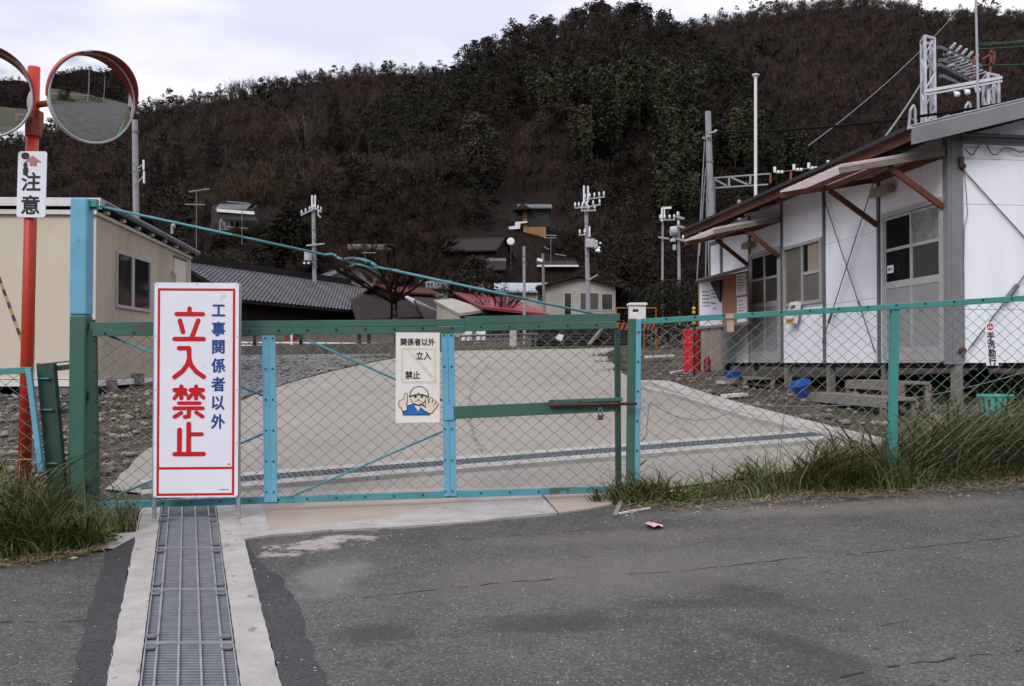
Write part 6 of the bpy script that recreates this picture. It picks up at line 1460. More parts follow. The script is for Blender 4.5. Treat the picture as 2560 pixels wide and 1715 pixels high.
# ------------------------------------------------------------------ village houses
def prect(mb, o, du, dv_, u0, u1, v0, v1, off, nn, th=0.03):
    p = [o + du * u0 + dv_ * v0 + nn * off, o + du * u1 + dv_ * v0 + nn * off, o + du * u1 + dv_ * v1 + nn * off, o + du * u0 + dv_ * v1 + nn * off]
    mb.prism(p, nn * -th)
def house(name, label, A, B, wid, drop, zb, roofm, wallm, over=0.5, gover=0.4, ridge=True, wins=(), gwins=(), fascia=None, cat='house', thick=0.1):
    A = Vector(A); B = Vector(B); zr = (A.z + B.z) / 2; A.z = B.z = zr
    d = Vector((B.x - A.x, B.y - A.y, 0)); L = d.length; d.normalize(); n = Vector((d.y, -d.x, 0))
    if n.y > 0: n = -n                                    # n: side that faces the camera
    t = thing(name, Vector(((A.x + B.x) / 2, (A.y + B.y) / 2, zb)), label, cat, 'village houses' if A.x < 30 else None)
    ze = zr - drop; k = drop / (wid)                      # slope
    mb = MB(); wi = wid - over; zw = zr - k * wi - 0.05
    a = A + d * gover; b = B - d * gover
    for s in (1, -1):
        mb.prism([Vector((p.x, p.y, z)) for p, z in ((a + n * wi * s, zb), (b + n * wi * s, zb), (b + n * wi * s, zw), (a + n * wi * s, zw))], n * (-0.12 * s))
    for q, s in ((a, 1), (b, -1)):
        mb.prism([Vector((p.x, p.y, z)) for p, z in ((q + n * (wi - 0.13), zb), (q - n * (wi - 0.13), zb), (q - n * (wi - 0.13), zw), (q, zr - 0.14), (q + n * (wi - 0.13), zw))], d * (0.12 * s))
    obj('wall', mb, wallm, t)
    mb = MB()
    for s in (1, -1):
        e0 = A + n * wid * s; e1 = B + n * wid * s; e0.z = e1.z = ze
        mb.prism([A + n * (0.002 * s), B + n * (0.002 * s), e1, e0], (0, 0, -thick))
    rf = obj('roof', mb, roofm, t)
    if ridge: mb = MB().bar(A + Vector((0, 0, 0.06)), B + Vector((0, 0, 0.06)), 0.26, 0.2); obj('ridge_cap', mb, M['tile_dk'] if ridge is True else ridge, rf)
    if fascia:
        mb = MB(); e0 = A + n * (wid + 0.03); e1 = B + n * (wid + 0.03); e0.z = e1.z = ze - 0.02; mb.bar(e0, e1, 0.05, 0.12); obj('gutter', mb, fascia, rf)
    O_ = a + n * wi; O_.z = 0
    for (f0, f1, z0, z1, gm) in wins:
        mb = MB(); ll_ = L - 2 * gover; prect(mb, O_, d, UPV, f0 * ll_, f1 * ll_, zb + z0, zb + z1, 0.03, n); w_ = obj('window', mb, M['alu'], t)
        mb = MB(); mid = (f0 + f1) / 2 * ll_
        for u0, u1 in ((f0 * ll_ + 0.05, mid - 0.02), (mid + 0.02, f1 * ll_ - 0.05)): prect(mb, O_, d, UPV, u0, u1, zb + z0 + 0.05, zb + z1 - 0.05, 0.036, n, 0.004)
        obj('pane', mb, M[gm], w_)
    for end, (f0, f1, z0, z1, gm) in gwins:
        q = a if end == 0 else b; nn = -d if end == 0 else d; O2_ = q + n * wi; O2_.z = 0
        mb = MB(); prect(mb, O2_, -n, UPV, f0 * 2 * wi, f1 * 2 * wi, zb + z0, zb + z1, 0.03, nn); w_ = obj('window', mb, M['alu'], t)
        mb = MB(); prect(mb, O2_, -n, UPV, f0 * 2 * wi + 0.05, f1 * 2 * wi - 0.05, zb + z0 + 0.05, zb + z1 - 0.05, 0.036, nn, 0.004); obj('pane', mb, M[gm], w_)
    return t, rf, (A, B, d, n, ze, zr)
def zg(px, D): u = (px - CX) / F; return float(hill_z(np.array([u]), np.array([D]))[0][0]) if D >= 56 else gz(u * D, D)
# long tiled house
RA, RB = P(430, 650, 41.0), P(872, 711, 54.0)
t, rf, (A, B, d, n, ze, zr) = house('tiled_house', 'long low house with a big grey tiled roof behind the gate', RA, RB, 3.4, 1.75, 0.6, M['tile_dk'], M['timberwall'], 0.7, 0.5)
mb = MB(); nu, nv = 200, 22; vs = []; fs = []; L = (B - A).length; sl = Vector((n.x * 3.42, n.y * 3.42, -1.76))
for j in range(nv * 2 + 2):
    row = j // 2; f = (row if j % 2 == 0 else row + 1) / nv; f = min(f, 1.0); lift = 0.03 + (0.045 if j % 2 else 0.0)
    for i in range(nu + 1): vs.append(A + d * (L * i / nu) + sl * f + Vector((0, 0, lift + 0.03 * math.sin(i / nu * L / 0.29 * 6.283))))
for j in range(nv * 2 + 1):
    for i in range(nu): a_ = j * (nu + 1) + i; fs.append((a_, a_ + 1, a_ + nu + 2, a_ + nu + 1))
mb.add(vs, fs); obj('roof_tiles', mb, M['tile'], rf)
mb = MB(); mb.bar(A + Vector((0, 0, 0.1)), B + Vector((0, 0, 0.1)), 0.34, 0.28); mb.bar(A + Vector((0, 0, 0.26)), B + Vector((0, 0, 0.26)), 0.22, 0.07); obj('ridge_tiles', mb, M['tile_dk'], rf)
mb = MB(); mb.bar(B + d * 0.02 + Vector((0, 0, 0.1)), B + d * 0.02 + sl + Vector((0, 0, 0.1)), 0.14, 0.1); obj('verge_tiles', mb, M['galv_dk'], rf)
# smaller houses behind
house('gable_house', 'small grey tiled house with a pale plaster gable facing the gate', P(898, 668, 58), P(800, 674, 66), 2.3, 1.15, zg(900, 60), M['tile'], M['plaster_dk'], 0.5, 0.4)
house('maroon_roof_house', 'house with a faded maroon roof left of the big leafless tree', P(905, 638, 72), P(985, 640, 72), 3.4, 1.0, zg(930, 70), M['roof_pink'], M['plaster_dk'], 0.6, -0.6)
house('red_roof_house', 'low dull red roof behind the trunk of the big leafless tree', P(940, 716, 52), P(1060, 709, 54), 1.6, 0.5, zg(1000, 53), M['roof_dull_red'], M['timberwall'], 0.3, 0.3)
def shedroof(name, label, pts, roofm, wallm, cat='house', th=0.12):
    # pts: (px, py, D) of ridge left, ridge right, eave right, eave left
    W_ = [P(*p) for p in pts]; c = sum(W_, Vector()) / 4; c.z = gz(c.x, c.y); t = thing(name, c, label, cat)
    mb = MB().prism(W_, (0, 0, -th)); nr_ = 26
    for i in range(nr_): f = (i + 0.5) / nr_; mb.bar(W_[0].lerp(W_[1], f) + UPV * 0.015, W_[3].lerp(W_[2], f) + UPV * 0.015, 0.07, 0.04)
    rf = obj('roof', mb, roofm, t)
    ins = [p.lerp(sum(W_, Vector()) / 4, 0.12) - UPV * (th + 0.02) for p in W_]
    mb = MB(); bot = [Vector((p.x, p.y, gz(p.x, p.y) - 0.3)) for p in ins]
    mb.add(ins + bot, [(0, 1, 5, 4), (1, 2, 6, 5), (2, 3, 7, 6), (3, 0, 4, 7)]); obj('wall', mb, wallm, t); return t, rf, W_
def verge(rf, a, b, n, m, sz=(0.16, 0.16, 0.12)):
    for i in range(n): obj('verge_tile', MB().box(a.lerp(b, (i + 0.5) / n) + UPV * 0.03, sz), m, rf)
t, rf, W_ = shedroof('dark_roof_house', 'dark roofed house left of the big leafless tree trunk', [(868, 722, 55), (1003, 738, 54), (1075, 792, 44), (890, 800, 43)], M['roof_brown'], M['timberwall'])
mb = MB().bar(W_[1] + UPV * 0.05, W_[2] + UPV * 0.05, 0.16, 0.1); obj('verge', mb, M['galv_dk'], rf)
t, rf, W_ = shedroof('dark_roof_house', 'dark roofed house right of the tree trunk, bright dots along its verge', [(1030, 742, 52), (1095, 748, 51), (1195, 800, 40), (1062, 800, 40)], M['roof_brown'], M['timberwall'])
verge(rf, P(1036, 752, 48.6), P(1128, 797, 41), 11, M['galv'])
verge(rf, P(1008, 740, 49), P(1036, 752, 48), 4, M['whitetrim'])
t, rf, W_ = shedroof('crimson_shed', 'long low shed with a bright crimson sheet roof sloping to the right', [(1132, 731, 44), (1290, 752, 42), (1374, 788, 35), (1205, 769, 35)], M['roof_red'], M['timberwall'], 'shed', 0.05)
o2, r2, _ = shedroof('cream_shed', 'small cream walled shed tucked under the crimson roof', [(1085, 752, 40), (1130, 748, 41), (1215, 776, 36), (1150, 786, 35.5)], M['plaster'], M['plaster'], 'shed', 0.06)
for px_, lb in ((548, 'left one of three dark bushes below the long white eave house'), (592, 'middle one of three dark bushes below the long white eave house'), (645, 'right one of three dark bushes below the long white eave house')):
    q = ground_at(px_, DH(600, 606) - 0.5); tree('bush', lb, 'bush', q, crown_ever(int(px_), 0.95, 2.4, 2200, 0.07), M['lf_ever'], 0.4, 0.05, 'bushes at the foot of the hill')
house('cottage', 'small pale walled cottage with a grey roof left of the corrugated house', P(1050, 700, 60), P(1130, 697, 60), 1.9, 0.62, zg(1090, 60) - 0.3, M['tile'], M['plaster'], 0.4, 0.2, wins=((0.2, 0.5, 1.0, 1.7, 'glass_dk'),))
house('cottage', 'small pale walled cottage behind the corrugated house, under the dark roof', P(1165, 684, 63), P(1235, 682, 63), 1.7, 0.5, zg(1200, 63) - 0.5, M['roof_brown'], M['plaster'], 0.3, 0.2, wins=((0.3, 0.7, 1.0, 1.7, 'glass_dk'),))
house('corrugated_house', 'long house with a blue grey corrugated roof', P(1235, 714, 55), P(1425, 700, 55), 2.6, 0.62, zg(1330, 55), M['roof_blue'], M['plaster'], 0.3, 0.1, ridge=False, wins=((0.55, 0.72, 0.9, 1.9, 'glass_dk'), (0.78, 0.9, 0.6, 2.0, 'glass_grey')))
t, rf, (A, B, d, n, ze, zr) = house('white_plaster_house', 'cream plaster house with a dark roof and three windows', P(1448, 712, 44), P(1456, 700, 53), 1.95, 0.55, gz(3, 46) - 0.1, M['tile_dk'], M['plaster'], 0.35, 0.3, gwins=((0, (0.03, 0.20, 0.72, 1.5, 'glass_dk')), (0, (0.22, 0.5, 0.72, 1.55, 'glass_grey')), (0, (0.6, 0.72, 0.3, 1.55, 'glass_dk'))))
house('white_plaster_annex', 'pale lower annex joined to the right of the cream plaster house', P(1495, 728, 45), P(1492, 722, 52), 0.85, 0.35, gz(3, 46) - 0.1, M['tile_dk'], M['plaster'], 0.15, 0.2)
house('tiled_house', 'dark roofed house with a pale gutter behind the two concrete poles', P(1340, 651, DH(1400, 695)), P(1440, 650, DH(1400, 695)), 2.6, 0.62, P(1400, 700, DH(1400, 695)).z - 0.8, M['roof_brown'], M['timberwall'], 0.4, -0.7, fascia=M['whitetrim'])
house('tiled_house', 'dark brown roof among trees left of the round white disc', P(1120, 596, DH(1190, 640)), P(1265, 588, DH(1190, 640) - 1), 2.4, 1.2, P(1190, 645, DH(1190, 640)).z - 1.0, M['roof_brown'], M['timberwall'], 0.4, 0.2)
house('tiled_house', 'low dark roof with a pale ridge below the brown roof', P(1185, 658, DH(1230, 690)), P(1265, 646, DH(1230, 690)), 1.7, 0.7, P(1230, 700, DH(1230, 690)).z - 0.5, M['roof_brown'], M['timberwall'], 0.3, 0.2, ridge=M['plaster_dk'])
D0_ = DH(1320, 578); k_ = D0_ / 84
t, rf, _ = house('hillside_house', 'old hillside house with yellow ochre walls and a curved grey roof', P(1293, 513, D0_ + 1), P(1378, 506, D0_ + 1), 2.1 * k_, 0.62 * k_, P(1300, 600, D0_).z, M['tile'], M['ochrewall'], 0.5 * k_, 0.5 * k_)
Df_ = D0_ + 1 - 1.62 * k_
mb = MB(); mb.prism([P(1271, 575, Df_), P(1300, 573, Df_), P(1301, 560, Df_), P(1318, 558, Df_), P(1318, 554, Df_), P(1288, 556, Df_), P(1287, 566, Df_), P(1272, 568, Df_)], (0, -0.3, 0)); obj('white_balcony', mb, M['whitetrim'], t)
for q_ in (((1273, 542), (1291, 542), (1291, 553), (1273, 553)), ((1318, 526), (1374, 526), (1374, 566), (1318, 566))):
    mb = MB().prism([P(*p, Df_ - 0.02) for p in q_], (0, 0.1, 0)); obj('dark_opening', mb, M['black'], t)
mb = MB(); mb.prism([P(1284, 524, Df_ - 0.9), P(1330, 522, Df_ - 0.9), P(1306, 508, Df_ - 0.9)], (0, 1.6, 0)); obj('porch_roof', mb, M['roof_brown'], t)
D0_ = DH(600, 578); k_ = D0_ / 82
t, rf, _ = house('hillside_house', 'old grey roofed hillside house with a long white eave, behind the tv aerials', P(552, 506, D0_), P(630, 510, D0_), 1.6 * k_, 0.7 * k_, P(600, 612, D0_).z, M['tile'], M['stonewall'], 0.4, -0.4, wins=((0.2, 0.45, 1.0, 1.7, 'glass_dk'), (0.55, 0.8, 1.0, 1.7, 'glass_dk')))
mb = MB(); Df_ = D0_ - 2 * k_; mb.bar(P(543, 526, Df_), P(636, 533, Df_), 0.2, 0.22); obj('white_eave', mb, M['whitetrim'], t)
mb = MB(); mb.prism([P(548, 535, Df_), P(636, 540, Df_), P(646, 551, Df_ - 1), P(556, 548, Df_ - 1)], (0, 0, -0.15)); obj('lower_roof', mb, M['tile_dk'], t)
mb = MB(); mb.path([P(552, 546, Df_ - 1), P(562, 568, Df_ - 1), P(620, 572, Df_ - 1)], 0.07); obj('drain_pipe', mb, M['galv_dk'], t)
LD = DH(1277, 640) - 3.2
o = obj('round_disc', MB().lathe(P(1277, 604, LD), [(0.24, 0), (0.26, 0.05), (0.2, 0.1)], 18, (0, -1, 0)), M['ceramic']); tag(o, 'round white disc on the dark gable above the village', 'lamp')  # plain white disc in front of the gable; it gives no light
mb = MB().bar(o.location + P(1277, 604, LD) + Vector((0, 0.1, 0)), Vector((P(1277, 604, LD).x, LD + 0.1, zg(1277, LD) - 0.3)), 0.1, 0.1); obj('disc_stem', mb, M['black'], o)

# ------------------------------------------------------------------ far edge of the yard: stone wall, rails, kerb
def onGD(px, D): u = (px - CX) / F; return Vector((u * D, D, gz(u * D, D)))
sw = thing('stone_wall', onGD(1450, 28.6), 'dark stone retaining wall with a pale coping at the far end of the yard', 'wall')
a, b = onGD(1325, 28.6), onGD(1590, 28.4); h = P(1450, 824, 28.5).z - gz(2, 28.5)
mb = MB(); rnd = random.Random(5)
rows = 5
for r in range(rows):
    x = 0.0; Lw = (b - a).length; dw = (b - a).normalized()
    while x < Lw:
        w_ = rnd.uniform(0.25, 0.5); q = a + dw * (x + w_ / 2) + UPV * (h * (r + 0.5) / rows); mb.box(q + Vector((0, rnd.uniform(-0.02, 0.02), 0)), (w_ - 0.02, 0.35, h / rows - 0.02)); x += w_
obj('stonework', mb, M['stonewall'], sw)
mb = MB(); mb.bar(a + UPV * (h + 0.03), b + UPV * (h + 0.03), 0.42, 0.06); obj('coping', mb, M['concrete_dk'], sw)
mb = MB().bar(a + UPV * (h * 0.5) + Vector((0, 0.3, 0)), b + UPV * (h * 0.5) + Vector((0, 0.3, 0)), 0.2, h - 0.02); obj('core', mb, M['concrete_dk'], sw)
o = obj('leaning_plank', MB().bar(P(1472, 862, 28.0), P(1506, 820, 28.3), 0.12, 0.05), M['wood']); tag(o, 'grey plank leaning diagonally against the dark stone wall', 'plank')
o = obj('pale_sheet', MB().prism([P(1388, 846, 27.8), P(1396, 834, 27.8), P(1410, 838, 27.8), P(1404, 853, 27.8)], (0, 0.02, 0)), M['foam']); tag(o, 'small crumpled pale sheet caught in front of the dark stone wall', 'sheet')
lw = thing('low_wall', onGD(780, 26.5), 'low grey concrete kerb wall along the back of the gravel', 'wall')
a, b = onGD(420, 26.0), onGD(1010, 26.6); mb = MB().bar(a + UPV * 0.08, b + UPV * 0.08, 0.18, 0.3); obj('wall', mb, M['concrete_dk'], lw)
pr = thing('pipe_rail', onGD(780, 27.0), 'white pipe guard rail on dark posts behind the gravel', 'rail')
for (y0, y1, x0_, x1_) in ((855, 860, 420, 1000), (862, 868, 420, 900), (829, 828, 830, 1000)):
    mb = MB().tube(P(x0_, y0, 27.2), P(x1_, y1, 27.2), 0.025, 8); obj('rail', mb, M['whitetrim'], pr, smooth=True)
for x in (435, 535, 636, 752, 898, 922, 990): q = onGD(x, 27.1); obj('post', MB().tube(q, q + UPV * 0.75, 0.05, 8), M['black'], pr)
o = obj('marker_board', MB().prism([P(708, 852, 26.8), P(748, 850, 26.8), P(746, 834, 26.8), P(714, 837, 26.8)], (0, 0.03, 0)), M['roof_red']); tag(o, 'small red marker board behind the mesh by the blue gate bar', 'marker')
mb = MB(); q = onGD(729, 26.7); mb.tube(q, P(729, 834, 26.7), 0.03); obj('stake', mb, M['whitetrim'], o)
o = obj('yellow_float', MB().ball(P(759, 867, 26.6), 0.06, 10, 6), M['yellow']); tag(o, 'tiny yellow ball hanging on the pipe guard rail', 'ball')
hr = thing('hand_rail', onGD(1250, 28.0), 'dark iron hand rail with thin uprights at the far end of the yard', 'rail')
for y in (838, 852): mb = MB().tube(P(1150, y + 2, 28.0), P(1345, y - 3, 28.2), 0.03, 6); obj('rail', mb, M['greypost'], hr)
mb = MB()
for i in range(16): q = onGD(1152 + i * 12.5, 28.0); mb.tube(q, Vector((q.x, q.y, P(1200, 838, 28).z)), 0.018, 6)
obj('upright', mb, M['greypost'], hr)
for (xa, xb, lab) in ((1152, 1180, 'white board standing behind the hand rail, left one by the blue gate bar'), (1186, 1214, 'white board standing behind the hand rail, right one')):
    mb = MB().prism([P(xa, 857, 30), P(xb, 855, 30), P(xb, 824, 30), P(xa + 6, 822, 30)], (0, 0.06, 0)); o = obj('white_board', mb, M['whitetrim']); tag(o, lab, 'board')
o = obj('concrete_stump', MB().box(onGD(1283, 27.9) + UPV * 0.3, (0.2, 0.2, 0.62)), M['concrete'], bevel=0.02); tag(o, 'short square concrete post at the far edge of the yard', 'post')

# ------------------------------------------------------------------ poles, aerials, wires
def upole(name, label, px0, y0, px1, y1, D, w0, w1, m='concrete_pole', cat='pole', group=None, rings=()):
    top = P(px0, y0, D); bot = P(px1, y1, D)
    g0 = zg(px1, D); base = Vector((bot.x + (bot.x - top.x) * 0.0, D, min(g0, bot.z) - 0.3))
    t = thing(name, Vector((base.x, D, g0)), label, cat, group or ('utility poles' if name == 'utility_pole' else None))
    mb = MB().tube(base, top, w1 / F * D / 2, 16, w0 / F * D / 2); obj('shaft', mb, M[m], t, smooth=False)
    if rings:
        mb = MB()
        for y in rings: q = P(px0 + (px1 - px0) * (y - y0) / (y1 - y0), y, D); r_ = (w0 + (w1 - w0) * (y - y0) / (y1 - y0)) / F * D / 2 + 0.012; mb.tube(q - UPV * 0.03, q + UPV * 0.03, r_, 16)
        obj('band', mb, M['galv_dk'], t)
    return t
def arm(t, D, x0_, y0_, x1_, y1_, r_=0.035, m='galv', dD=0.0, ins=0, ri=0.042, nm='crossarm'):
    a, b = P(x0_, y0_, D - 0.2), P(x1_, y1_, D - 0.2 + dD); mb = MB().bar(a, b, r_ * 2, r_ * 2); o_ = obj(nm, mb, M[m], t)
    for i in range(ins):
        q = a.lerp(b, (i + 0.2) / max(1, ins - 0.6)); mb = MB(); mb.tube(q, q + UPV * 0.14, 0.02, 6); mb.lathe(q + UPV * 0.08, [(ri * 0.5, 0), (ri, 0.03), (ri * 0.45, 0.07), (ri * 0.85, 0.09), (ri * 0.3, 0.16)], 10); obj('insulator', mb, M['ceramic'], o_)
    return o_
def antenna(t, D, x, y0_, y1_, w_=6):
    q0, q1 = P(x, y1_, D - 0.2), P(x, y0_, D - 0.2); mb = MB().tube(q0, q1, w_ / F * D / 2, 10); return obj('sleeve', mb, M['ceramic'], t)
p1 = upole('utility_pole', 'concrete pole rising behind the beige hut with a white tube at its side', 337, 300, 349, 548, 24, 14, 18, rings=(330,))
arm(p1, 24, 330, 429, 352, 426, 0.02, 'galv_dk'); antenna(p1, 24, 359, 400, 425, 5); antenna(p1, 24, 360, 428, 458, 5); arm(p1, 24, 345, 420, 356, 412, 0.012); arm(p1, 24, 346, 455, 358, 440, 0.012)
mb = MB()
for i in range(5): q = P(340 + i * 2.6 + (8 if i % 2 else -8), 410 + i * 26, 23.9); mb.tube(q, q + Vector((0.05, -0.05, 0)), 0.012)
obj('step_bolt', mb, M['galv_dk'], p1)
p2 = upole('utility_pole', 'slim concrete pole with a transformer, above the ridge of the tiled house', 783, 490, 789, 684, 50, 9, 12, rings=(575, 600, 625, 650, 668))
for x in (780, 788): antenna(p2, 50, x, 488, 522, 4)
for (a, b, n_) in (((752, 538), (786, 522), 4), ((786, 520), (804, 530), 3), ((794, 535), (802, 544), 1), ((766, 614), (812, 609), 0)): arm(p2, 50, *a, *b, 0.04, 'galv', 0, n_, 0.055)
mb = MB().lathe(P(770, 652, 49.7), [(0.17, 0), (0.19, 0.04), (0.19, 0.42), (0.14, 0.46)], 12); obj('transformer', mb, M['plastic_grey'], p2)
for x in (761, 771): mb = MB().ball(P(x, 658, 49.6), 0.07); obj('insulator', mb, M['ceramic'], p2)
mb = MB().bar(P(770, 655, 49.8), P(788, 655, 49.8), 0.06, 0.06); obj('bracket', mb, M['galv'], p2)
p3 = upole('utility_pole', 'tall concrete pole with two white antennas and a transformer in the village', 1465, 500, 1472, 790, 42, 9, 13, rings=(560, 640, 700))
antenna(p3, 42, 1460, 464, 507, 5); antenna(p3, 42, 1470, 465, 505, 5)
for (a, b, n_) in (((1460, 499), (1512, 492), 5), ((1436, 520), (1468, 518), 4), ((1464, 519), (1502, 511), 3), ((1452, 527), (1490, 526), 3), ((1447, 588), (1464, 586), 2), ((1470, 700), (1494, 687), 0)): arm(p3, 42, *a, *b, 0.03, 'galv', 0, n_, 0.055)
antenna(p3, 42, 1474, 566, 592, 4)
mb = MB().box(P(1475, 608, 41.7), (0.36, 0.3, 0.36)); mb.lathe(P(1488, 622, 41.7), [(0.1, 0), (0.12, 0.03), (0.12, 0.32), (0.08, 0.36)], 12); obj('transformer', mb, M['plastic_grey'], p3)
for (x, y) in ((1498, 619), (1501, 608)): mb = MB().ball(P(x, y, 41.6), 0.05); obj('insulator', mb, M['ceramic'], p3)
mb = MB().lathe(P(1495, 627, 41.5), [(0.02, 0.1), (0.13, 0.0), (0.1, -0.06)], 12, (0.3, 0, 1)); obj('lamp_shade', mb, M['ceramic'], p3)
p4 = upole('utility_pole', 'leaner of the twin village poles, with a cranked white antenna on top', 1657, 555, 1655, 720, 46, 5, 7)
antenna(p4, 46, 1655, 521, 554, 5); antenna(p4, 46, 1661, 523, 545, 4); arm(p4, 46, 1655, 521, 1678, 519, 0.05, 'ceramic'); arm(p4, 46, 1648, 550, 1688, 549, 0.03, 'galv', 0, 4, 0.06); arm(p4, 46, 1646, 593, 1672, 597, 0.04)
p5 = upole('utility_pole', 'wooden village pole with a barrel transformer, left of the big grey pole', 1696, 530, 1699, 780, 45, 7, 9, rings=(700, 740))
for (a, b, n_) in (((1690, 541), (1710, 547), 1), ((1692, 564), (1712, 570), 1), ((1682, 594), (1712, 602), 2)): arm(p5, 45, *a, *b, 0.05, 'galv', 0, n_, 0.06)
mb = MB().lathe(P(1684, 578, 44.7), [(0.2, -0.15), (0.22, -0.12), (0.22, 0.12), (0.16, 0.16)], 12, (1, 0, 0.1)); mb.lathe(P(1686, 625, 44.7), [(0.08, 0), (0.08, 0.24)], 10); mb.lathe(P(1682, 603, 44.6), [(0.13, -0.02), (0.12, 0.08), (0.03, 0.14)], 12); obj('transformer', mb, M['plastic_grey'], p5)
p6 = upole('utility_pole', 'thick plain concrete pole rising beside the far end of the white hut', 1770, 279, 1785, 690, 33, 15, 22, rings=(332, 405))
mb = MB().tube(P(1770, 334, 32.8), P(1792, 329, 32.8), 0.04); mb.ball(P(1789, 329, 32.7), 0.07); mb.box(P(1772, 341, 32.8), (0.12, 0.1, 0.07)); mb.box(P(1759, 345, 32.9), (0.08, 0.1, 0.06)); obj('cable_clamp', mb, M['galv'], p6)
for (a, b) in (((1762, 345), (1742, 705)), ((1764, 420), (1748, 640)), ((1767, 470), (1764, 700))): mb = MB().tube(P(*a, 33.0), P(*b, 31.5), 0.02, 5); obj('guy_wire', mb, M['galv_dk'], p6)
mb = MB()
for i in range(7): q = P(1766 + i * 2.2 + (9 if i % 2 else -7), 440 + i * 30, 32.8); mb.tube(q, q + Vector((0.09, -0.03, 0)), 0.016)
obj('step_bolt', mb, M['galv_dk'], p6)
fp = upole('flagpole', 'slender white flagpole with a flat cap behind the white hut', 1889, 188, 1888, 600, 27, 7.5, 8.5, 'whitetrim', 'flagpole')
mb = MB().lathe(P(1889, 189, 27), [(0.05, -0.06), (0.055, -0.03), (0.1, 0.0), (0.1, 0.03), (0.05, 0.05)], 16); obj('cap', mb, M['whitetrim'], fp)
p7 = upole('utility_pole', 'plain mottled concrete pole in front of the blue grey roof', 1310, 616, 1312, 872, 30, 7, 8, rings=(640, 655))
p8 = upole('utility_pole', 'dark wooden pole with a small street lamp right of the mottled pole', 1357, 634, 1362, 790, 43, 7, 8, 'wood')
arm(p8, 43, 1343, 648, 1356, 652, 0.06, 'ceramic', nm='street_lamp')
p9 = upole('roof_post', 'stub of a grey pole poking above the far eave of the white hut', 1848, 500, 1850, 600, 30, 9, 11)
arm(p9, 30, 1837, 520, 1850, 512, 0.03); arm(p9, 30, 1850, 508, 1862, 528, 0.03, 'galv_dk')
def aerial(label, x, y0_, y1_, D, bars):
    t = thing('tv_aerial', Vector((P(x, y1_, D).x, D, P(x, y1_, D).z)), label, 'aerial', 'television aerials'); mb = MB().tube(P(x, y1_, D), P(x, y0_, D), 0.022, 6); obj('mast', mb, M['galv_dk'], t)
    for (xa, ya1, xb, yb1, n_) in bars:
        mb = MB(); a, b = P(xa, ya1, D), P(xb, yb1, D); mb.tube(a, b, 0.024, 6)
        for i in range(n_): q = a.lerp(b, (i + 0.5) / n_); mb.tube(q - Vector((0.0, 0.25, 0)), q + Vector((0, 0.25, 0)), 0.01, 5)
        obj('boom', mb, M['galv'], t)
    return t
aerial('tall television aerial with two booms behind the beige hut', 491, 474, 660, 44, [(472, 480, 523, 472, 8), (462, 511, 512, 512, 8)])
aerial('pale television aerial mast crossing in front of the grey hillside house', 605, 508, 612, 46, [(566, 504, 622, 509, 8)])
aerial('small television aerial above the maroon roof', 913, 625, 660, 60, [(906, 632, 940, 632, 6)])
aerial('television aerial with stacked booms over the dark roofed house', 1377, 588, 655, 60, [(1362, 588, 1392, 589, 6), (1360, 595, 1390, 595, 6), (1360, 617, 1373, 624, 3), (1388, 635, 1415, 640, 4)])
aerial('low television aerial over the dark roof with bright verge dots', 1100, 738, 760, 41, [(1088, 738, 1108, 737, 5)])
# heavy cable and thin lines
def wire(label, a, b, sag, r_, m='cable'):
    mb = MB(); sagwire(mb, a, b, sag, r_, 24, 5); o_ = obj('overhead_cable', mb, M[m]); tag(o_, label, 'cable'); return o_
wire('heavy black overhead cable from the thick concrete pole over the hut roof', P(1789, 330, 32.7), P(2800, 205, 19), 0.25, 0.035)
wire('thin dark wire from the beige hut pole toward the hill', P(342, 330, 24), P(560, 400, 60), 0.3, 0.015)
wire('thin grey stay wire slanting up from the hut roof past the lattice tower', P(2205, 352, 19), P(2310, 195, 29), 0.05, 0.022, 'galv_dk')
wire('thin grey wire crossing the hill up to the skyline at right', P(2020, 365, 40), P(2400, 20, 60), 0.4, 0.02, 'galv_dk')
wire('sagging thin wire between the two concrete village poles', P(783, 520, 50), P(1460, 512, 42), 0.9, 0.008)
wire('sagging thin wire from the village pole to the twin poles', P(1500, 500, 42), P(1690, 545, 45), 0.3, 0.008)

# substation frame behind the hut
sb_ = thing('substation_frame', Vector((P(2330, 300, 30).x, 30, gz(12.7, 30))), 'white lattice steel substation frame with rows of insulators behind the hut roof', 'substation')
def lattice(mb, pts4_bot, pts4_top, n, r_, rd_):
    for i in range(4): mb.bar(pts4_bot[i], pts4_top[i], r_, r_, (0, -1, 0))
    for f in range(4):
        a0, a1 = pts4_bot[f], pts4_top[f]; b0, b1 = pts4_bot[(f + 1) % 4], pts4_top[(f + 1) % 4]
        for k in range(n):
            s0, s1 = k / n, (k + 1) / n
            if k % 2 == 0: mb.bar(a0.lerp(a1, s0), b0.lerp(b1, s1), rd_, rd_, (0, -1, 0.1))
            else: mb.bar(b0.lerp(b1, s0), a0.lerp(a1, s1), rd_, rd_, (0, -1, 0.1))
def tower(nm, xl, xr, yt, yb, D, n, parent=sb_, dep=0.55):
    zb_ = gz(12, D); zt_ = P(xl, yt, D).z; xl_, xr_ = P(xl, yt, D).x, P(xr, yt, D).x
    bx0_, bx1_ = xl_ + 0.02, xr_ + 0.05
    yo = 0.25
    bot = [Vector((bx0_, D, zb_)), Vector((bx1_, D + yo, zb_)), Vector((bx1_ + 0.12, D + dep + yo, zb_)), Vector((bx0_ + 0.12, D + dep, zb_))]; top = [Vector((p.x - 0.02, p.y, zt_)) for p in bot]
    mb = MB(); lattice(mb, bot, top, n, 0.07, 0.042)
    for i in range(4): mb.bar(top[i], top[(i + 1) % 4], 0.075, 0.075)
    return obj(nm, mb, M['tower'], parent)
tower('tower', 2312, 2342, 90, 300, 30, 17)
tower('tower', 2470, 2504, 184, 300, 29, 13)
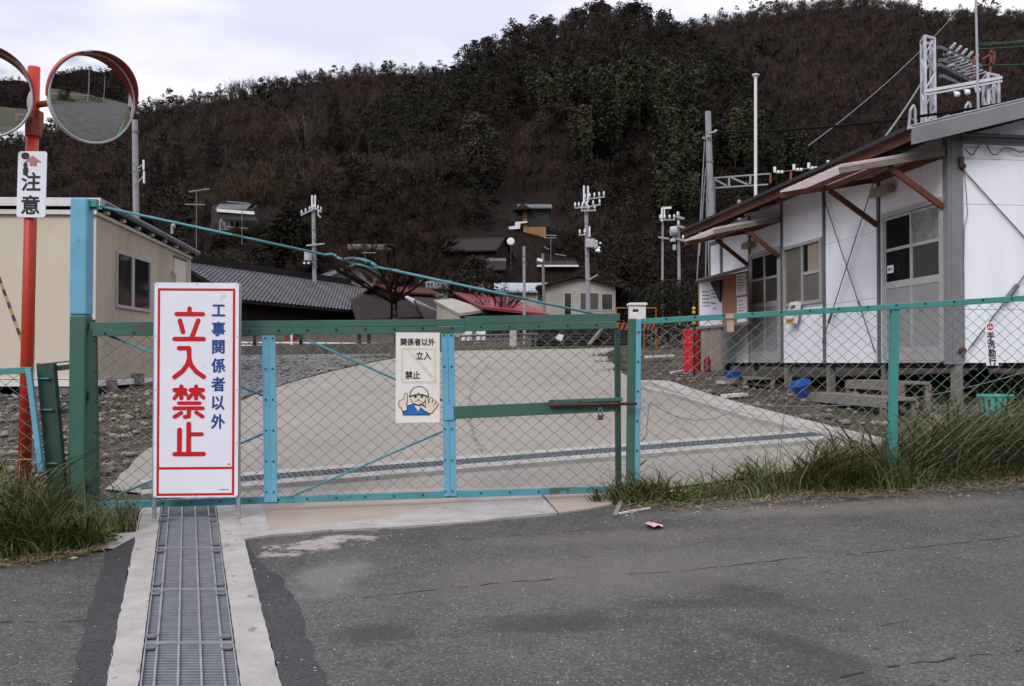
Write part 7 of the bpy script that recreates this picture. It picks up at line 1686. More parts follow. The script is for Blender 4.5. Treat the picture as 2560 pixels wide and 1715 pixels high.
mb = MB(); mb.bar(P(2311, 229, 29.6), P(2506, 194, 28.7), 0.1, 0.09); mb.bar(P(2311, 238, 29.6), P(2506, 203, 28.7), 0.06, 0.05); obj('main_beam', mb, M['tower'], sb_)
for (a, b) in (((2346, 118), (2450, 165)), ((2346, 162), (2432, 208)), ((2350, 150), (2420, 178)), ((2352, 190), (2410, 216))): mb = MB().bar(P(*a, 30.2), P(*b, 33.5), 0.13, 0.1); obj('dark_beam', mb, M['greypost'], sb_)
rnd = random.Random(8)
for i in range(5):
    for row, (x0_, y0_) in enumerate(((2375, 124), (2357, 138), (2364, 168))):
        q = P(x0_ + i * 14.5, y0_ + i * 7, 30.8 + i * 0.5); mb = MB(); mb.lathe(q, [(0.03, 0), (0.07, 0.04), (0.035, 0.08), (0.07, 0.12), (0.035, 0.16), (0.06, 0.2), (0.02, 0.26)], 10, (0.8, -0.3, 0.2 if row else 1.0)); obj('insulator', mb, M['plastic_grey'], sb_)
for i in range(9):
    q = P(2358 + i * 9, 150 + i * 5, 31.2); mb = MB().bar(q, q + Vector((0.34, -0.25, 0.06)), 0.05, 0.05); obj('switch_blade', mb, M['galv'], sb_)
for (x, y) in ((2393, 236), (2419, 231), (2445, 226)):
    mb = MB().ball(P(x, y, 29.8), 0.09, 12, 8); mb.tube(P(x - 8, y - 6, 29.8), P(x + 4, y - 3, 29.8), 0.04); obj('lamp_globe', mb, M['ceramic'], sb_)
for (x, y, w_) in ((2383, 226, 22), (2410, 221, 26), (2438, 216, 22)): mb = MB().box(P(x, y, 30.2), (w_ / F * 30, 0.3, 0.07)); obj('tray', mb, M['galv'], sb_)
mb = MB()
for (a, b) in (((2475, 182), (2478, 125)), ((2483, 160), (2487, 128)), ((2455, 148), (2488, 128)), ((2474, 165), (2484, 150))): mb.bar(P(*a, 31.5), P(*b, 31.5), 0.06, 0.06, (0, -1, 0))
for x in (2434, 2441): mb.bar(P(x, 205, 31.5), P(x + 1, 140, 31.5), 0.05, 0.05, (0, -1, 0))
obj('red_oxide_post', mb, mat('red_oxide_steel', (0.2, 0.065, 0.035), (0.16, 0.05, 0.03), 5, 0.7), sb_)
for (x, y) in ((2282, 263), (2420, 255)): mb = MB(); mb.path([P(x - 10, y + 55, 24), P(x - 6, y + 12, 24), P(x + 2, y, 24), P(x + 6, y + 12, 24), P(x + 7, y + 50, 24)], 0.035, 6); mb.path([P(x - 8, y + 30, 24), P(x + 6, y + 40, 24)], 0.02); obj('bracket_frame', mb, M['galv'], sb_)
for i, (ya1, yb1) in enumerate(((108, 93), (122, 108), (162, 160), (113, 95))): mb = MB(); sagwire(mb, P(2450 - i * 4, ya1, 32), P(2700, yb1 - 8, 30), 0.04, 0.009); obj('green_line', mb, M['green'], sb_)
am = upole('antenna_mast', 'tall thin grey mast rising out of the top edge behind the hut roof', 2438, -80, 2455, 300, 20, 5.5, 9, 'galv')
# gantry arm with insulators between pole and flagpole
ga_ = thing('gantry_arm', P(1787, 455, 34), 'horizontal lattice gantry with insulators between the grey pole and the hut roof', 'gantry')
mb = MB(); mb.bar(P(1784, 445, 34), P(1925, 434, 34), 0.05, 0.05); mb.bar(P(1784, 470, 34), P(1920, 461, 34), 0.05, 0.05)
for i, (a, b) in enumerate((((1786, 448), (1817, 465)), ((1828, 444), (1870, 462)), ((1822, 443), (1823, 466)), ((1876, 440), (1875, 460)))): mb.bar(P(*a, 34), P(*b, 34), 0.06, 0.06, (0, -1, 0))
obj('lattice', mb, M['galv'], ga_)
mb = MB(); mb.bar(P(1926, 434, 34), P(1926, 458, 34), 0.06, 0.06, (0, -1, 0)); mb.bar(P(1977, 430, 34), P(1977, 450, 34), 0.06, 0.06, (0, -1, 0)); mb.bar(P(1985, 455, 34), P(1998, 442, 34), 0.04, 0.04); obj('red_post', mb, M['orange_old'], ga_)
for x, y in ((1937, 425), (1985, 419), (2022, 415), (2070, 409)):
    mb = MB(); mb.tube(P(x, y + 6, 34), P(x, y - 8, 34), 0.05, 8); mb.ball(P(x + 9, y + 5, 34), 0.06); mb.ball(P(x + 18, y + 5, 34), 0.06); mb.tube(P(x, y + 7, 34), P(x + 20, y + 7, 34), 0.02); obj('insulator', mb, M['ceramic'], ga_)
mb = MB().tube(P(1935, 432, 34), P(2100, 412, 34), 0.02); obj('bar', mb, M['galv_dk'], ga_)
mb = MB().bar(P(1784, 445, 34), Vector((P(1784, 445, 34).x, 34, gz(6, 34))), 0.1, 0.1, (0, -1, 0)); obj('leg', mb, M['galv_dk'], ga_)

# ------------------------------------------------------------------ things standing and lying about
dr = onG(1730, 930); drum = thing('oil_drum', dr, 'tall bright red steel drum beside the notice board', 'drum')
hD = P(1730, 824, dr.y).z - dr.z; rD = 22 / F * dr.y; mb = MB(); prof = []
for f in (0, .02, .04, .31, .33, .35, .37, .64, .66, .68, .7, .96, .98, 1.0): prof.append((rD * (1.03 if f in (.02, .33, .35, .66, .68, .98) else 1.0), hD * f))
mb.lathe(dr, prof, 28); obj('body', mb, M['reddrum'], drum, smooth=False)
mb = MB().lathe(dr + UPV * (hD - 0.004), [(rD * 0.94, 0), (rD * 0.94, 0.012)], 24); obj('lid', mb, M['roof_red'], drum)
for x, y, lab in ((1768, 930, 'small dark red fire extinguisher standing right of the red drum'),):
    q = onG(x, y); t = thing('fire_extinguisher', q, lab, 'extinguisher'); mb = MB().lathe(q, [(0.06, 0), (0.065, 0.02), (0.065, 0.2), (0.04, 0.25), (0.02, 0.27)], 16); obj('cylinder', mb, M['roof_red'], t, smooth=True)
    mb = MB().lathe(q + UPV * 0.265, [(0.03, 0), (0.035, 0.06)], 10); mb.bar(q + UPV * 0.33, q + UPV * 0.34 + Vector((0.1, -0.02, 0.02)), 0.02, 0.02); obj('valve', mb, M['galv'], t)
def bucket(q, label, m, r0_b, r1_b, h, tilt=(0, 0)):
    t = thing('bucket' if m == 'bluebucket' else 'basket', q, label, 'bucket' if m == 'bluebucket' else 'basket'); ax = Vector((tilt[0], tilt[1], 1)).normalized()
    mb = MB(); c = q + UPV * (0.02 + r1_b * abs(tilt[0]) * 0.7); z = ax; a = z.orthogonal().normalized(); b = z.cross(a); n = 24; vs = []; prof = [(0.001, 0.0), (r0_b, 0), (r1_b, h), (r1_b + 0.012, h), (r1_b + 0.012, h - 0.02), (r1_b - 0.006, h - 0.02), (r0_b - 0.006, 0.012), (0.001, 0.012)]
    for r_, hh in prof: vs += [c + z * hh + (a * math.cos(6.2832 * i / n) + b * math.sin(6.2832 * i / n)) * r_ for i in range(n)]
    mb.add(vs, [(k * n + i, k * n + (i + 1) % n, (k + 1) * n + (i + 1) % n, (k + 1) * n + i) for k in range(len(prof) - 1) for i in range(n)]); obj('body', mb, M[m], t, smooth=False); return t, c, ax, a, b
bq_ = onG(2006, 995); bt, c, ax, a, b = bucket(bq_, 'crumpled blue plastic bucket lying below the hut', 'bluebucket', 0.085, 0.13, 0.17, (-0.3, -0.25))
q = onG(1835, 945); mb = MB().lathe(q, [(0.11, 0), (0.16, 0.1), (0.16, 0.12)], 14); o = obj('blue_tub', mb, M['bluebucket']); tag(o, 'small blue tub half hidden under the far end of the hut', 'tub')
gq_ = onG(2488, 1046); mt, c, ax, a, b = bucket(gq_, 'mint green slatted laundry basket standing in tall grass', 'mint', 0.14, 0.175, 0.24)
mb = MB()
for i in range(16):
    an = 6.283 * i / 16; dirv = a * math.cos(an) + b * math.sin(an); mb.bar(c + dirv * 0.152 + ax * 0.04, c + dirv * 0.178 + ax * 0.2, 0.02, 0.008, dirv)
obj('dark_slot', mb, M['dark_green'], mt)
def bench(pts4, top_z, label, lower=None):
    c = sum((Vector(p) for p in pts4), Vector()) / 4; c.z = gz(c.x, c.y); t = thing('wooden_step', c, label, 'step', 'timber steps below the hut doors')
    tops = [Vector((p.x, p.y, top_z)) for p in pts4]; mb = MB(); 
    for k in range(3):
        f0, f1 = k / 3 + 0.01, (k + 1) / 3 - 0.01; mb.prism([tops[0].lerp(tops[3], f0), tops[1].lerp(tops[2], f0), tops[1].lerp(tops[2], f1), tops[0].lerp(tops[3], f1)], (0, 0, -0.035))
    obj('tread', mb, M['wood'], t)
    mb = MB(); mb.bar(tops[0] - UPV * 0.075, tops[1] - UPV * 0.075, 0.03, 0.08); mb.bar(tops[3] - UPV * 0.075, tops[2] - UPV * 0.075, 0.03, 0.08); obj('apron_board', mb, M['wood'], t)
    cen = sum(tops, Vector()) / 4
    for p in tops:
        p2 = p.lerp(cen, 0.07); mb = MB().bar(Vector((p2.x, p2.y, gz(p2.x, p2.y) - 0.03)), p2 - UPV * 0.036, 0.06, 0.06, (0, -1, 0)); obj('leg', mb, M['wood'], t)
    return t
def hpt(t, off): q = HC + HS * t + HNn * off; return q
bench([hpt(-0.05, 0.62), hpt(1.42, 0.62), hpt(1.42, 0.28), hpt(-0.05, 0.28)], -0.22, 'upper timber step under the near door of the white hut')
bench([hpt(-0.55, 1.1), hpt(1.55, 1.1), hpt(1.55, 0.72), hpt(-0.55, 0.72)], -0.39, 'lower timber step in front of the near door, close to the grass')
bench([hpt(4.7, 0.8), hpt(6.3, 0.8), hpt(6.3, 0.3), hpt(4.7, 0.3)], -0.24, 'timber step under the far door of the white hut')
# metal box on a post, warning bar, barrier
q = onGD(1592, 12.2); bx = thing('meter_box', q, 'white metal box with a dark slot on a post behind the right gate post', 'box')
D = 12.2; zt_, zb_ = P(1590, 764, D).z, P(1590, 806, D).z; x0_, x1_ = P(1573, 780, D).x, P(1612, 780, D).x
mb = MB().box(((x0_ + x1_) / 2, D, (zt_ + zb_) / 2), (x1_ - x0_, 0.2, zt_ - zb_)); obj('case', mb, M['whitetrim'], bx, bevel=0.006)
mb = MB().box(((x0_ + x1_) / 2, D, zt_ + 0.014), (x1_ - x0_ + 0.03, 0.25, 0.03)); obj('cap', mb, M['whitetrim'], bx, bevel=0.004)
mb = MB().box((x0_ + 0.065, D - 0.101, zt_ - 0.065), (0.07, 0.006, 0.032)); obj('slot', mb, M['black'], bx, bevel=0.002)
mb = MB().box((x0_ + 0.065, D - 0.101, zt_ - 0.105), (0.05, 0.004, 0.025)); obj('label_plate', mb, M['signwhite'], bx)
mb = MB().bar((q.x, D, q.z - 0.1), (q.x, D, zb_), 0.09, 0.09, (0, -1, 0)); obj('post', mb, M['greypaint'], bx)
for (xa, xb, lab) in ((1541, 1578, 'orange barrier frame with black stripes, left of the white metal box'), (1610, 1640, 'orange barrier frame with black stripes, right of the white metal box')):
    D = 23.5; br_ = thing('barrier', onGD((xa + xb) / 2, D), lab, 'barrier', 'striped orange barriers'); mb = MB()
    za_, zz_ = P(xa, 770, D).z, P(xa, 824, D).z; xa_, xb_ = P(xa, 800, D).x, P(xb, 800, D).x; gb = gz(xa_, D)
    mb.path([Vector((xa_, D, gb)), Vector((xa_, D, za_)), Vector((xb_, D, za_)), Vector((xb_, D, gb))], 0.014, 8); obj('frame', mb, M['warnorange'], br_)
    m2_ = MB().box(((xa_ + xb_) / 2, D - 0.03, zz_ + 0.08), (xb_ - xa_, 0.012, 0.18)); bd = obj('stripe_board', m2_, M['warnorange'], br_)
    m3_ = MB(); n = 3
    for i in range(n): xs_ = xa_ + (xb_ - xa_) * (i + 0.1) / n; w_ = (xb_ - xa_) / n * 0.45; m3_.prism([Vector((xs_, D - 0.037, zz_ - 0.01)), Vector((xs_ + w_, D - 0.037, zz_ - 0.01)), Vector((xs_ + w_ + 0.08, D - 0.037, zz_ + 0.17)), Vector((xs_ + 0.08, D - 0.037, zz_ + 0.17))], (0, -0.003, 0))
    obj('black_stripe', m3_, M['black'], bd)
q = onG(1732, 936); D = q.y - 0.2; wb = thing('warning_pole', q, 'thin dark pole with round yellow reflectors behind the red drum', 'pole')
mb = MB().tube(Vector((P(1735, 800, D).x, D, gz(3, D))), P(1736, 752, D), 0.02, 8); obj('pole', mb, M['black'], wb)
for y in (771, 781, 808): mb = MB().ball(P(1735, y, D - 0.02), 0.032, 12, 8); obj('reflector', mb, M['yellow'], wb)
# litter and boards on the ground
def slab(px0, px1, wid, th, label, m, cat, name, lift=0.03):
    a, b = onG(*px0, lift), onG(*px1, lift); mb = MB().bar(a, b, wid, th); o_ = obj(name, mb, M[m]); tag(o_, label, cat); return o_
slab((1615, 892), (1682, 889), 0.12, 0.05, 'long white board lying on the dirt left of the red drum', 'foam', 'board', 'white_board')
slab((1678, 932), (1722, 924), 0.05, 0.03, 'thin pale batten lying in front of the red drum', 'whitetrim', 'batten', 'wooden_batten')
slab((1810, 990), (1862, 986), 0.14, 0.04, 'white foam slab on the dirt left of the blue bucket', 'foam', 'foam slab', 'foam_slab')
slab((1795, 955), (1818, 957), 0.1, 0.04, 'grey broken slab on the dirt by the far timber step', 'concrete', 'slab', 'broken_slab')
slab((1655, 868), (1705, 860), 0.1, 0.05, 'green weathered plank lying far behind the red drum', 'wood', 'plank', 'green_plank')
q = onG(1636, 1316, 0.004); lp_ = MB(); rnd = random.Random(3); n = 14; vs = [q + Vector((0, 0, 0.02))]
for i in range(n): an = 6.283 * i / n; vs.append(q + Vector((0.062 * math.cos(an) * rnd.uniform(0.7, 1.15), 0.075 * math.sin(an) * rnd.uniform(0.7, 1.15), rnd.uniform(0.002, 0.02))))
lp_.add(vs, [(0, i + 1, (i + 1) % n + 1) for i in range(n)])
o = obj('crumpled_wrapper', lp_, mat('pink_white_wrapper', (0.6, 0.4, 0.37), (0.55, 0.1, 0.09), 14, 0.5, contrast=(0.5, 0.62))); tag(o, 'crumpled pink and white wrapper lying on the asphalt', 'litter')
slab((1545, 1284), (1625, 1270), 0.014, 0.012, 'long pale dry stalk on the road edge by the gate post', 'foam', 'stalk', 'dry_stalk', 0.01)
slab((1538, 1288), (1553, 1252), 0.03, 0.012, 'flat broken reed on the road edge by the gate post', 'wood', 'reed', 'broken_reed', 0.012)
slab((2350, 1196), (2385, 1190), 0.02, 0.012, 'straw coloured stick on the grass edge at right', 'plywood', 'stick', 'dry_stick', 0.02)
slab((177, 1397), (190, 1393), 0.03, 0.004, 'scrap of white paper on the asphalt below the guard post', 'foam', 'paper scrap', 'paper_scrap', 0.006)
slab((302, 1090), (330, 1088), 0.05, 0.02, 'flattened white can on the stones left of the white sign', 'galv', 'can', 'flattened_can')

# ------------------------------------------------------------------ stones, grass, straw
def stones(name, label, n, sampler, s0, s1, seed, m):
    r = rng(seed); ico = [(0, 0, 1), (0.894, 0, 0.447), (0.276, 0.851, 0.447), (-0.724, 0.526, 0.447), (-0.724, -0.526, 0.447), (0.276, -0.851, 0.447), (0.724, 0.526, -0.447), (-0.276, 0.851, -0.447), (-0.894, 0, -0.447), (-0.276, -0.851, -0.447), (0.724, -0.526, -0.447), (0, 0, -1)]
    fc = [(0, 1, 2), (0, 2, 3), (0, 3, 4), (0, 4, 5), (0, 5, 1), (1, 6, 2), (2, 7, 3), (3, 8, 4), (4, 9, 5), (5, 10, 1), (6, 7, 2), (7, 8, 3), (8, 9, 4), (9, 10, 5), (10, 6, 1), (11, 7, 6), (11, 8, 7), (11, 9, 8), (11, 10, 9), (11, 6, 10)]
    ico = np.array(ico); Vs = []
    for i in range(n):
        x, y, k = sampler(r); s = (s0 + (s1 - s0) * r.uniform() ** 3) * k; a = r.uniform(0, 6.28); v = ico * (1 + r.normal(0, 0.16, (12, 1))) * s * np.array([r.uniform(0.8, 1.4), 1, r.uniform(0.4, 0.8)])
        ca, sa = math.cos(a), math.sin(a); w_ = np.stack([v[:, 0] * ca - v[:, 1] * sa + x, v[:, 0] * sa + v[:, 1] * ca + y, v[:, 2] + gz(x, y) + s * 0.15], 1); Vs.append(w_)
    V = np.concatenate(Vs); Fa = (np.array(fc)[None] + (np.arange(n) * 12)[:, None, None]).reshape(-1, 3)
    me = np_mesh(name, V, Fa, [m]); o_ = bpy.data.objects.new(name, me); link(o_); tag(o_, label, 'rubble', None, 'stuff')
def in_poly(px, py, poly):
    c = False; n = len(poly)
    for i in range(n):
        x1, y1 = poly[i]; x2, y2 = poly[(i + 1) % n]
        if (y1 > py) != (y2 > py) and px < (x2 - x1) * (py - y1) / (y2 - y1) + x1: c = not c
    return c
def poly_sampler(pxpoly, kfun=None):
    W_ = [onG(*p) for p in pxpoly]; pl2 = [(p.x, p.y) for p in W_]; x0_, x1_ = min(p[0] for p in pl2), max(p[0] for p in pl2); y0_, y1_ = min(p[1] for p in pl2), max(p[1] for p in pl2)
    def f(r):
        while True:
            x, y = r.uniform(x0_, x1_), r.uniform(y0_, y1_)
            if in_poly(x, y, pl2): return x, y, 1.0
    return f
LEFTP = [(-250, 985), (245, 985), (395, 965), (420, 1010), (400, 1090), (345, 1140), (290, 1200), (240, 1235), (-250, 1230)]
stones('rubble', 'stones and rubble on the slope behind the left fence', 2600, poly_sampler(LEFTP), 0.006, 0.05, 5, M['stone'])
RIGHTP = [(1600, 940), (1760, 930), (2000, 960), (2600, 980), (2600, 1130), (2245, 1112), (2110, 1080), (1860, 1015), (1650, 948)]
stones('rubble', 'stones and rubble below the white hut on the right', 620, poly_sampler(RIGHTP), 0.006, 0.06, 6, M['stone'])
stones('rubble', 'loose stones on the gravel and far dirt around the yard', 900, poly_sampler([(420, 1005), (640, 975), (985, 888), (600, 890), (420, 900)]), 0.015, 0.05, 8, M['stone'])
stones('rubble', 'pebbles and crumbs scattered along the road edge by the grass', 420, poly_sampler([(1530, 1265), (2000, 1232), (2560, 1200), (2700, 1215), (2560, 1240), (2000, 1275), (1530, 1295)]), 0.004, 0.016, 9, M['stone'])
def blades(n, sampler, seed, h0, h1, w_, lean=0.5, seg=4):
    r = rng(seed); Vs = []; Fs = []; Ts = []; o_ = 0
    for i in range(n):
        q_ = sampler(r); x, y, k = q_[:3]; h = (h0 + (h1 - h0) * r.uniform() ** 1.5) * k; a = r.uniform(0, 6.283) if len(q_) < 4 or r.uniform() < 0.45 else q_[3] + r.normal(0, 0.6); le = lean * r.uniform(0.2, 1.25) * h; ww = w_ * r.uniform(0.6, 1.2); dx, dy = math.cos(a), math.sin(a); b = r.uniform(0, 6.283); sx_, sy_ = math.cos(b), math.sin(b); z0 = gz(x, y) - 0.02
        for j in range(seg + 1):
            f = j / seg; wj = ww * (1 - f ** 1.6) * 0.5 + 0.0004; hh = h * (f - 0.32 * lean * f ** 3); lx = le * f ** 2.2
            Vs.append((x + dx * lx - sx_ * wj, y + dy * lx - sy_ * wj, z0 + hh)); Vs.append((x + dx * lx + sx_ * wj, y + dy * lx + sy_ * wj, z0 + hh))
        Fs += [(o_ + 2 * j, o_ + 2 * j + 1, o_ + 2 * j + 3, o_ + 2 * j + 2) for j in range(seg)]; o_ += 2 * (seg + 1); tv = r.uniform(0, 1) * 0.7 + 0.3 * r.uniform(); Ts += [tv] * (2 * (seg + 1))
    return Vs, Fs, Ts
def clumps(specs):
    """specs: (px, py, radius m, weight, height factor) of grass clumps, measured on the ground"""
    rc_ = rng(77); C = []
    for a, b, r_, w_, h_ in specs:
        q0_ = onG(a, b); k_ = 3 if r_ > 0.15 else 1
        for _ in range(k_): C.append((q0_ + Vector((rc_.normal(0, r_ * 0.55), rc_.normal(0, r_ * 0.2), 0)) * (k_ > 1), r_ * (0.62 if k_ > 1 else 1), w_, h_ * rc_.uniform(0.45, 1.35)))
    An = rc_.uniform(0, 6.283, len(C)); W_ = np.array([c[2] for c in C], float); W_ /= W_.sum()
    def f(r):
        ci = r.choice(len(C), p=W_); c, rad, _, h_ = C[ci]; a = r.uniform(0, 6.283); q = rad * math.sqrt(r.uniform()) ; return c.x + q * math.cos(a) * 1.3, c.y + q * math.sin(a) * 0.6, h_ * (1.15 - 0.5 * q / rad), An[ci]
    return f
def grass(name, label, parts, m):
    Vs, Fs, Ts = [], [], []
    for v, f, t in parts: o_ = len(Vs); Vs += v; Fs += [tuple(i + o_ for i in q) for q in f]; Ts += t
    me = np_mesh(name, np.array(Vs), np.array(Fs), [m], tint=np.array(Ts)); o_ = bpy.data.objects.new(name, me); link(o_); tag(o_, label, 'grass', None, 'stuff')
RC = [(1600, 1255, .22, 1.2, .75), (1660, 1255, .2, 1, .6), (1720, 1250, .25, 1, .5), (1790, 1245, .25, 1, .45), (1850, 1242, .22, .9, .55), (1900, 1235, .22, 1, .6), (1960, 1230, .25, 1.4, .8), (2030, 1225, .26, 1.8, 1.05), (2075, 1222, .22, 1.5, 1.1), (2140, 1220, .24, 1, .7), (2200, 1215, .25, 1.1, .7), (2270, 1205, .3, 1.8, 1.0),
      (2340, 1195, .35, 2.4, 1.3), (2420, 1190, .4, 3, 1.45), (2500, 1185, .4, 3, 1.5), (2580, 1180, .4, 3, 1.5), (2680, 1175, .5, 3, 1.5), (2400, 1150, .5, 2, 1.3), (2540, 1140, .5, 2, 1.4), (2310, 1160, .3, 1, .9), (1575, 1240, .12, .6, .7)]
LC = [(-10, 1385, .35, 3, 1.2), (60, 1385, .3, 2.4, 1.1), (110, 1380, .24, 1.8, 1.0), (150, 1370, .16, 1.0, .7), (195, 1355, .12, .3, .4), (-90, 1380, .4, 3, 1.2), (40, 1330, .35, 2, 1.2), (120, 1330, .2, 1, .9),  (-60, 1310, .4, 2, 1.2), (-250, 1380, .6, 3, 1.2)]
grass('grass', 'long green grass on the verge below the right fence', [blades(7600, clumps(RC), 21, 0.12, 0.5, 0.008, 0.8), blades(2600, clumps(RC), 28, 0.25, 0.72, 0.016, 1.05, 5)], M['grass'])
grass('dry_grass', 'dry straw mixed into the right hand grass verge', [blades(5200, clumps(RC), 22, 0.12, 0.6, 0.006, 1.1), blades(26, clumps([(2370, 1150, .25, 1, 1), (1990, 1225, .3, 1, .8), (2480, 1160, .4, 1, 1)]), 27, 0.8, 1.3, 0.007, 0.25)], M['grass_dry'])
grass('grass', 'long green grass at the foot of the left fence', [blades(4600, clumps(LC), 23, 0.12, 0.46, 0.008, 0.85), blades(1900, clumps(LC), 29, 0.25, 0.66, 0.015, 1.05, 5)], M['grass'])
grass('dry_grass', 'dry straw mixed into the left hand grass', [blades(1900, clumps(LC), 24, 0.12, 0.45, 0.006, 1.0), blades(40, clumps([(18, 1330, .2, 1, 1)]), 25, 0.7, 1.1, 0.007, 0.2)], M['grass_dry'])
FARG = [(1160 + i * 22, 876 - i * 0.4, 0.5, 1, 0.6) for i in range(16)] + [(1520, 890, 0.5, 1.5, 0.7), (1545, 905, 0.5, 1.5, 0.8), (1575, 925, 0.4, 1.2, 0.8), (620, 885, .8, 1, .5), (700, 884, .8, 1, .5), (800, 884, .8, 1, .5), (900, 885, .8, 1, .5), (960, 893, .6, 1.4, .6), (880, 915, .4, .8, .5), (330, 1040, .5, 1, .6), (380, 1000, .5, 1, .6), (300, 1080, .3, .8, .5), (1680, 872, .6, .8, .7), (1900, 985, .3, .4, .5), (2080, 1030, .4, .5, .5), (1720, 955, .3, .4, .5), (130, 1080, .4, .6, .6), (310, 1020, .4, .8, .6)]
grass('grass', 'short green grass along the far edges of the yard', [blades(9000, clumps(FARG), 26, 0.06, 0.24, 0.012, 0.7, 3)], M['grass'])
# flat straw litter at the road edge
r = rng(31); Vs = []; Fs = []; Ts = []
smp = poly_sampler([(1540, 1262), (1800, 1240), (2200, 1215), (2560, 1180), (2700, 1195), (2560, 1225), (2200, 1248), (1850, 1268), (1550, 1285)]); smp2 = poly_sampler([(-100, 1400), (120, 1385), (240, 1360), (290, 1370), (180, 1400), (0, 1425), (-100, 1435)])
for i in range(2400):
    x, y, _ = (smp if i < 2000 else smp2)(r); a = r.normal(0.1, 1.2); L = r.uniform(0.02, 0.13); w_ = 0.002; z = gz(x, y) + r.uniform(0.006, 0.03); dx, dy = math.cos(a) * L, math.sin(a) * L; nx, ny = -math.sin(a) * w_, math.cos(a) * w_; k = len(Vs)
    z2 = z + GB * dy + r.uniform(-0.004, 0.012); Vs += [(x - nx, y - ny, z), (x + nx, y + ny, z), (x + dx + nx, y + dy + ny, z2), (x + dx - nx, y + dy - ny, z2)]; Fs.append((k, k + 1, k + 2, k + 3)); Ts += [r.uniform()] * 4
me = np_mesh('straw_litter', np.array(Vs), np.array(Fs), [M['grass_dry']], tint=np.array(Ts)); o = bpy.data.objects.new('straw_litter', me); link(o); tag(o, 'scattered dry straw lying along the road edge', 'straw', None, 'stuff')
# low broad weeds
def weeds(name, label, specs, n, seed, s_):
    r = rng(seed); f = clumps(specs); P_ = np.array([(lambda q: (q[0], q[1], gz(q[0], q[1]) + r.uniform(0.01, 0.16) * q[2]))(f(r)) for _ in range(n)]); V = tris_at(P_, s_ * r.uniform(0.5, 1.2, n), r, 0.5); t = np.repeat(r.uniform(0, 1, n), 3)
    me = np_mesh(name, V, np.arange(len(V)).reshape(-1, 3), [M['weed']], tint=t); o_ = bpy.data.objects.new(name, me); link(o_); tag(o_, label, 'weeds', None, 'stuff')
weeds('weeds', 'broad leaved weeds at the foot of the tall gate post', [(195, 1362, .14, 1, 1), (225, 1362, .12, .7, .7), (150, 1375, .1, .4, .6), (245, 1350, .12, .4, .5)], 700, 41, 0.022)
weeds('weeds', 'small broad leaved weeds along the right grass edge', [(1640, 1268, .12, .6, .6), (1560, 1262, .08, .5, .5), (1750, 1260, .2, .6, .5), (2150, 1230, .2, .8, .6), (2220, 1225, .2, .8, .7), (2300, 1215, .25, 1, .8), (2450, 1205, .3, 1, .8)], 1400, 42, 0.016)

# ------------------------------------------------------------------ behind the camera, seen in the round mirrors
def back_z(x, y):
    r_ = np.hypot(x, y); a_ = np.arctan2(y, x)
    return GA + GB * np.minimum(y, 0) + GC * x + np.maximum(r_ - 60, 0) * 0.42 * (0.8 + 0.25 * np.sin(a_ * 5 + 1) + 0.12 * np.sin(a_ * 13)) - 1.0
AA, RR = np.meshgrid(np.radians(np.linspace(-200, 12, 90)), np.linspace(58, 170, 40)); XX = RR * np.cos(AA); YY = RR * np.sin(AA); ZZ = back_z(XX, YY)
V = np.stack([XX, YY, ZZ], -1).reshape(-1, 3); nr, nc = XX.shape; I = np.arange((nr - 1) * (nc - 1)); a_ = (I // (nc - 1)) * nc + I % (nc - 1); Fq = np.stack([a_, a_ + 1, a_ + nc + 1, a_ + nc], -1)
o = bpy.data.objects.new('hills', np_mesh('hills', V, Fq, [M['hillsoil']], smooth=True)); link(o); o['kind'] = 'structure'
pk, pk2 = [], []
for i in range(1100):
    a = R(r0_.uniform(-198, 9)); q = r0_.uniform(60, 165); x, y = q * math.cos(a), q * math.sin(a); (pk if r0_.uniform() < 0.6 else pk2).append((x, y, float(back_z(np.array(x), np.array(y))) - 0.3, r0_.uniform(0.7, 1.2)))
for kd, pp_, nm, lb in (('ever', pk, 'evergreen_forest', 'evergreen woodland behind the camera, seen only in the round mirrors'), ('bare', pk2, 'bare_forest', 'leafless woodland behind the camera, seen only in the round mirrors')):
    V, T, Nn_ = stack_trees(kd, pp_, range(50, 54), 260); o = bpy.data.objects.new(nm, np_mesh(nm, V, np.arange(len(V)).reshape(-1, 3), [M[KM[kd]]], tint=T, nrm=Nn_)); link(o); tag(o, lb, 'woodland', None, 'stuff')
house('roadside_house', 'grey house along the road, seen only in the round mirror', Vector((36, 15, 6.6)), Vector((45, 14, 6.6)), 3.2, 1.3, 0.2, M['tile'], M['plaster'], 0.4, 0.3)
sh = thing('roadside_shed', Vector((11.0, 9.9, gz(11.0, 9.9))), 'white framed green shutter shed beside the road, seen only in the mirror', 'shed'); z0 = gz(11.0, 9.9)
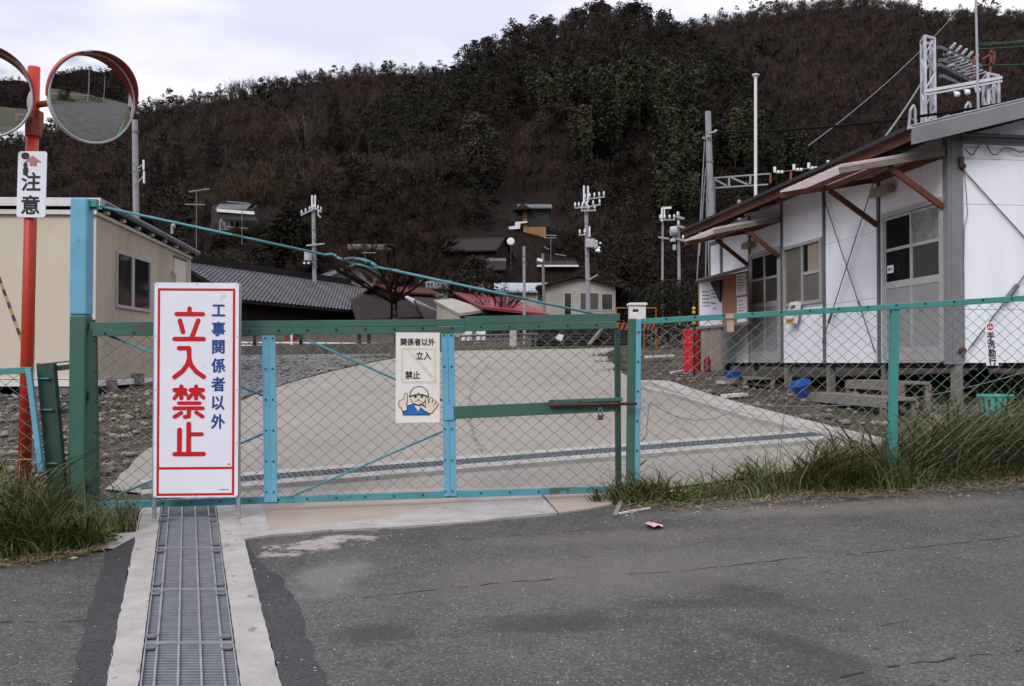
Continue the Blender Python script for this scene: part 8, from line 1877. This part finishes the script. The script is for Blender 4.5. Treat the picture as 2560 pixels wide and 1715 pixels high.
mb = MB().box((11.0, 9.9, z0 + 1.2), (2.4, 2.0, 2.4)); obj('wall', mb, M['whitetrim'], sh); mb = MB().box((9.78, 9.9, z0 + 1.05), (0.04, 1.4, 2.0)); obj('shutter', mb, M['green'], sh)
for (x, y, lab) in ((22.0, -1.8, 'roadside pole behind the camera, nearer one in the mirror'), (36.0, 0.0, 'roadside pole behind the camera, farther one in the mirror')):
    t = thing('utility_pole', Vector((x, y, gz(x, y))), lab, 'pole'); mb = MB().tube((x, y, gz(x, y) - 0.3), (x, y, gz(x, y) + 8.5), 0.17, 12, 0.12); obj('shaft', mb, M['concrete_pole'], t); mb = MB().bar((x - 0.8, y, gz(x, y) + 7.8), (x + 0.8, y, gz(x, y) + 7.8), 0.09, 0.09); obj('crossarm', mb, M['galv'], t)
vg = MB(); vg.poly(sheet([(5.0, 7.0), (34, 10.2), (34, 11.6), (5.0, 8.3)], 0.006)); vg.poly(sheet([(-60, -11), (60, 4.5), (60, -70), (-60, -70)], 0.006)); struct('verge', vg, mat('verge_turf', (0.03, 0.036, 0.014), (0.07, 0.06, 0.03), 3, 0.9, world=True))
mb = MB(); mb.bar((6, -6, gz(6, -6) + 0.5), (42, -2.5, gz(42, -2.5) + 0.5), 0.3, 1.2); o = obj('retaining_wall', mb, M['concrete_tan']); tag(o, 'low tan retaining wall across the road, seen only in the mirror', 'wall')
mb = MB(); mb.bar((-34, -50, gz(-34, -50) + 0.7), (8, -56, gz(8, -56) + 0.7), 0.3, 1.4); o = obj('retaining_wall', mb, M['concrete']); tag(o, 'long grey retaining wall at the bend of the road, seen only in the mirror', 'wall')
for i, (x, y, H, W_, lab) in enumerate([(9, -4.5, 1.6, 2.4, 'low bush across the road, nearer one in the mirror'), (15, -4.2, 2.6, 3.2, 'rounded tree across the road seen in the mirror'), (27, -1.0, 3.0, 4.0, 'taller tree across the road, farthest in the mirror'), (16, 10.5, 2.6, 3.0, 'tree on the fence side of the road seen in the mirror')]):
    tree('roadside_bush', lab, 'bush', Vector((x, y, gz(x, y))), crown_ever(600 + i, H, W_, 1500, 0.12), M['lf_ever'], H * 0.5, 0.07)
print('SCENE', len(bpy.data.objects))
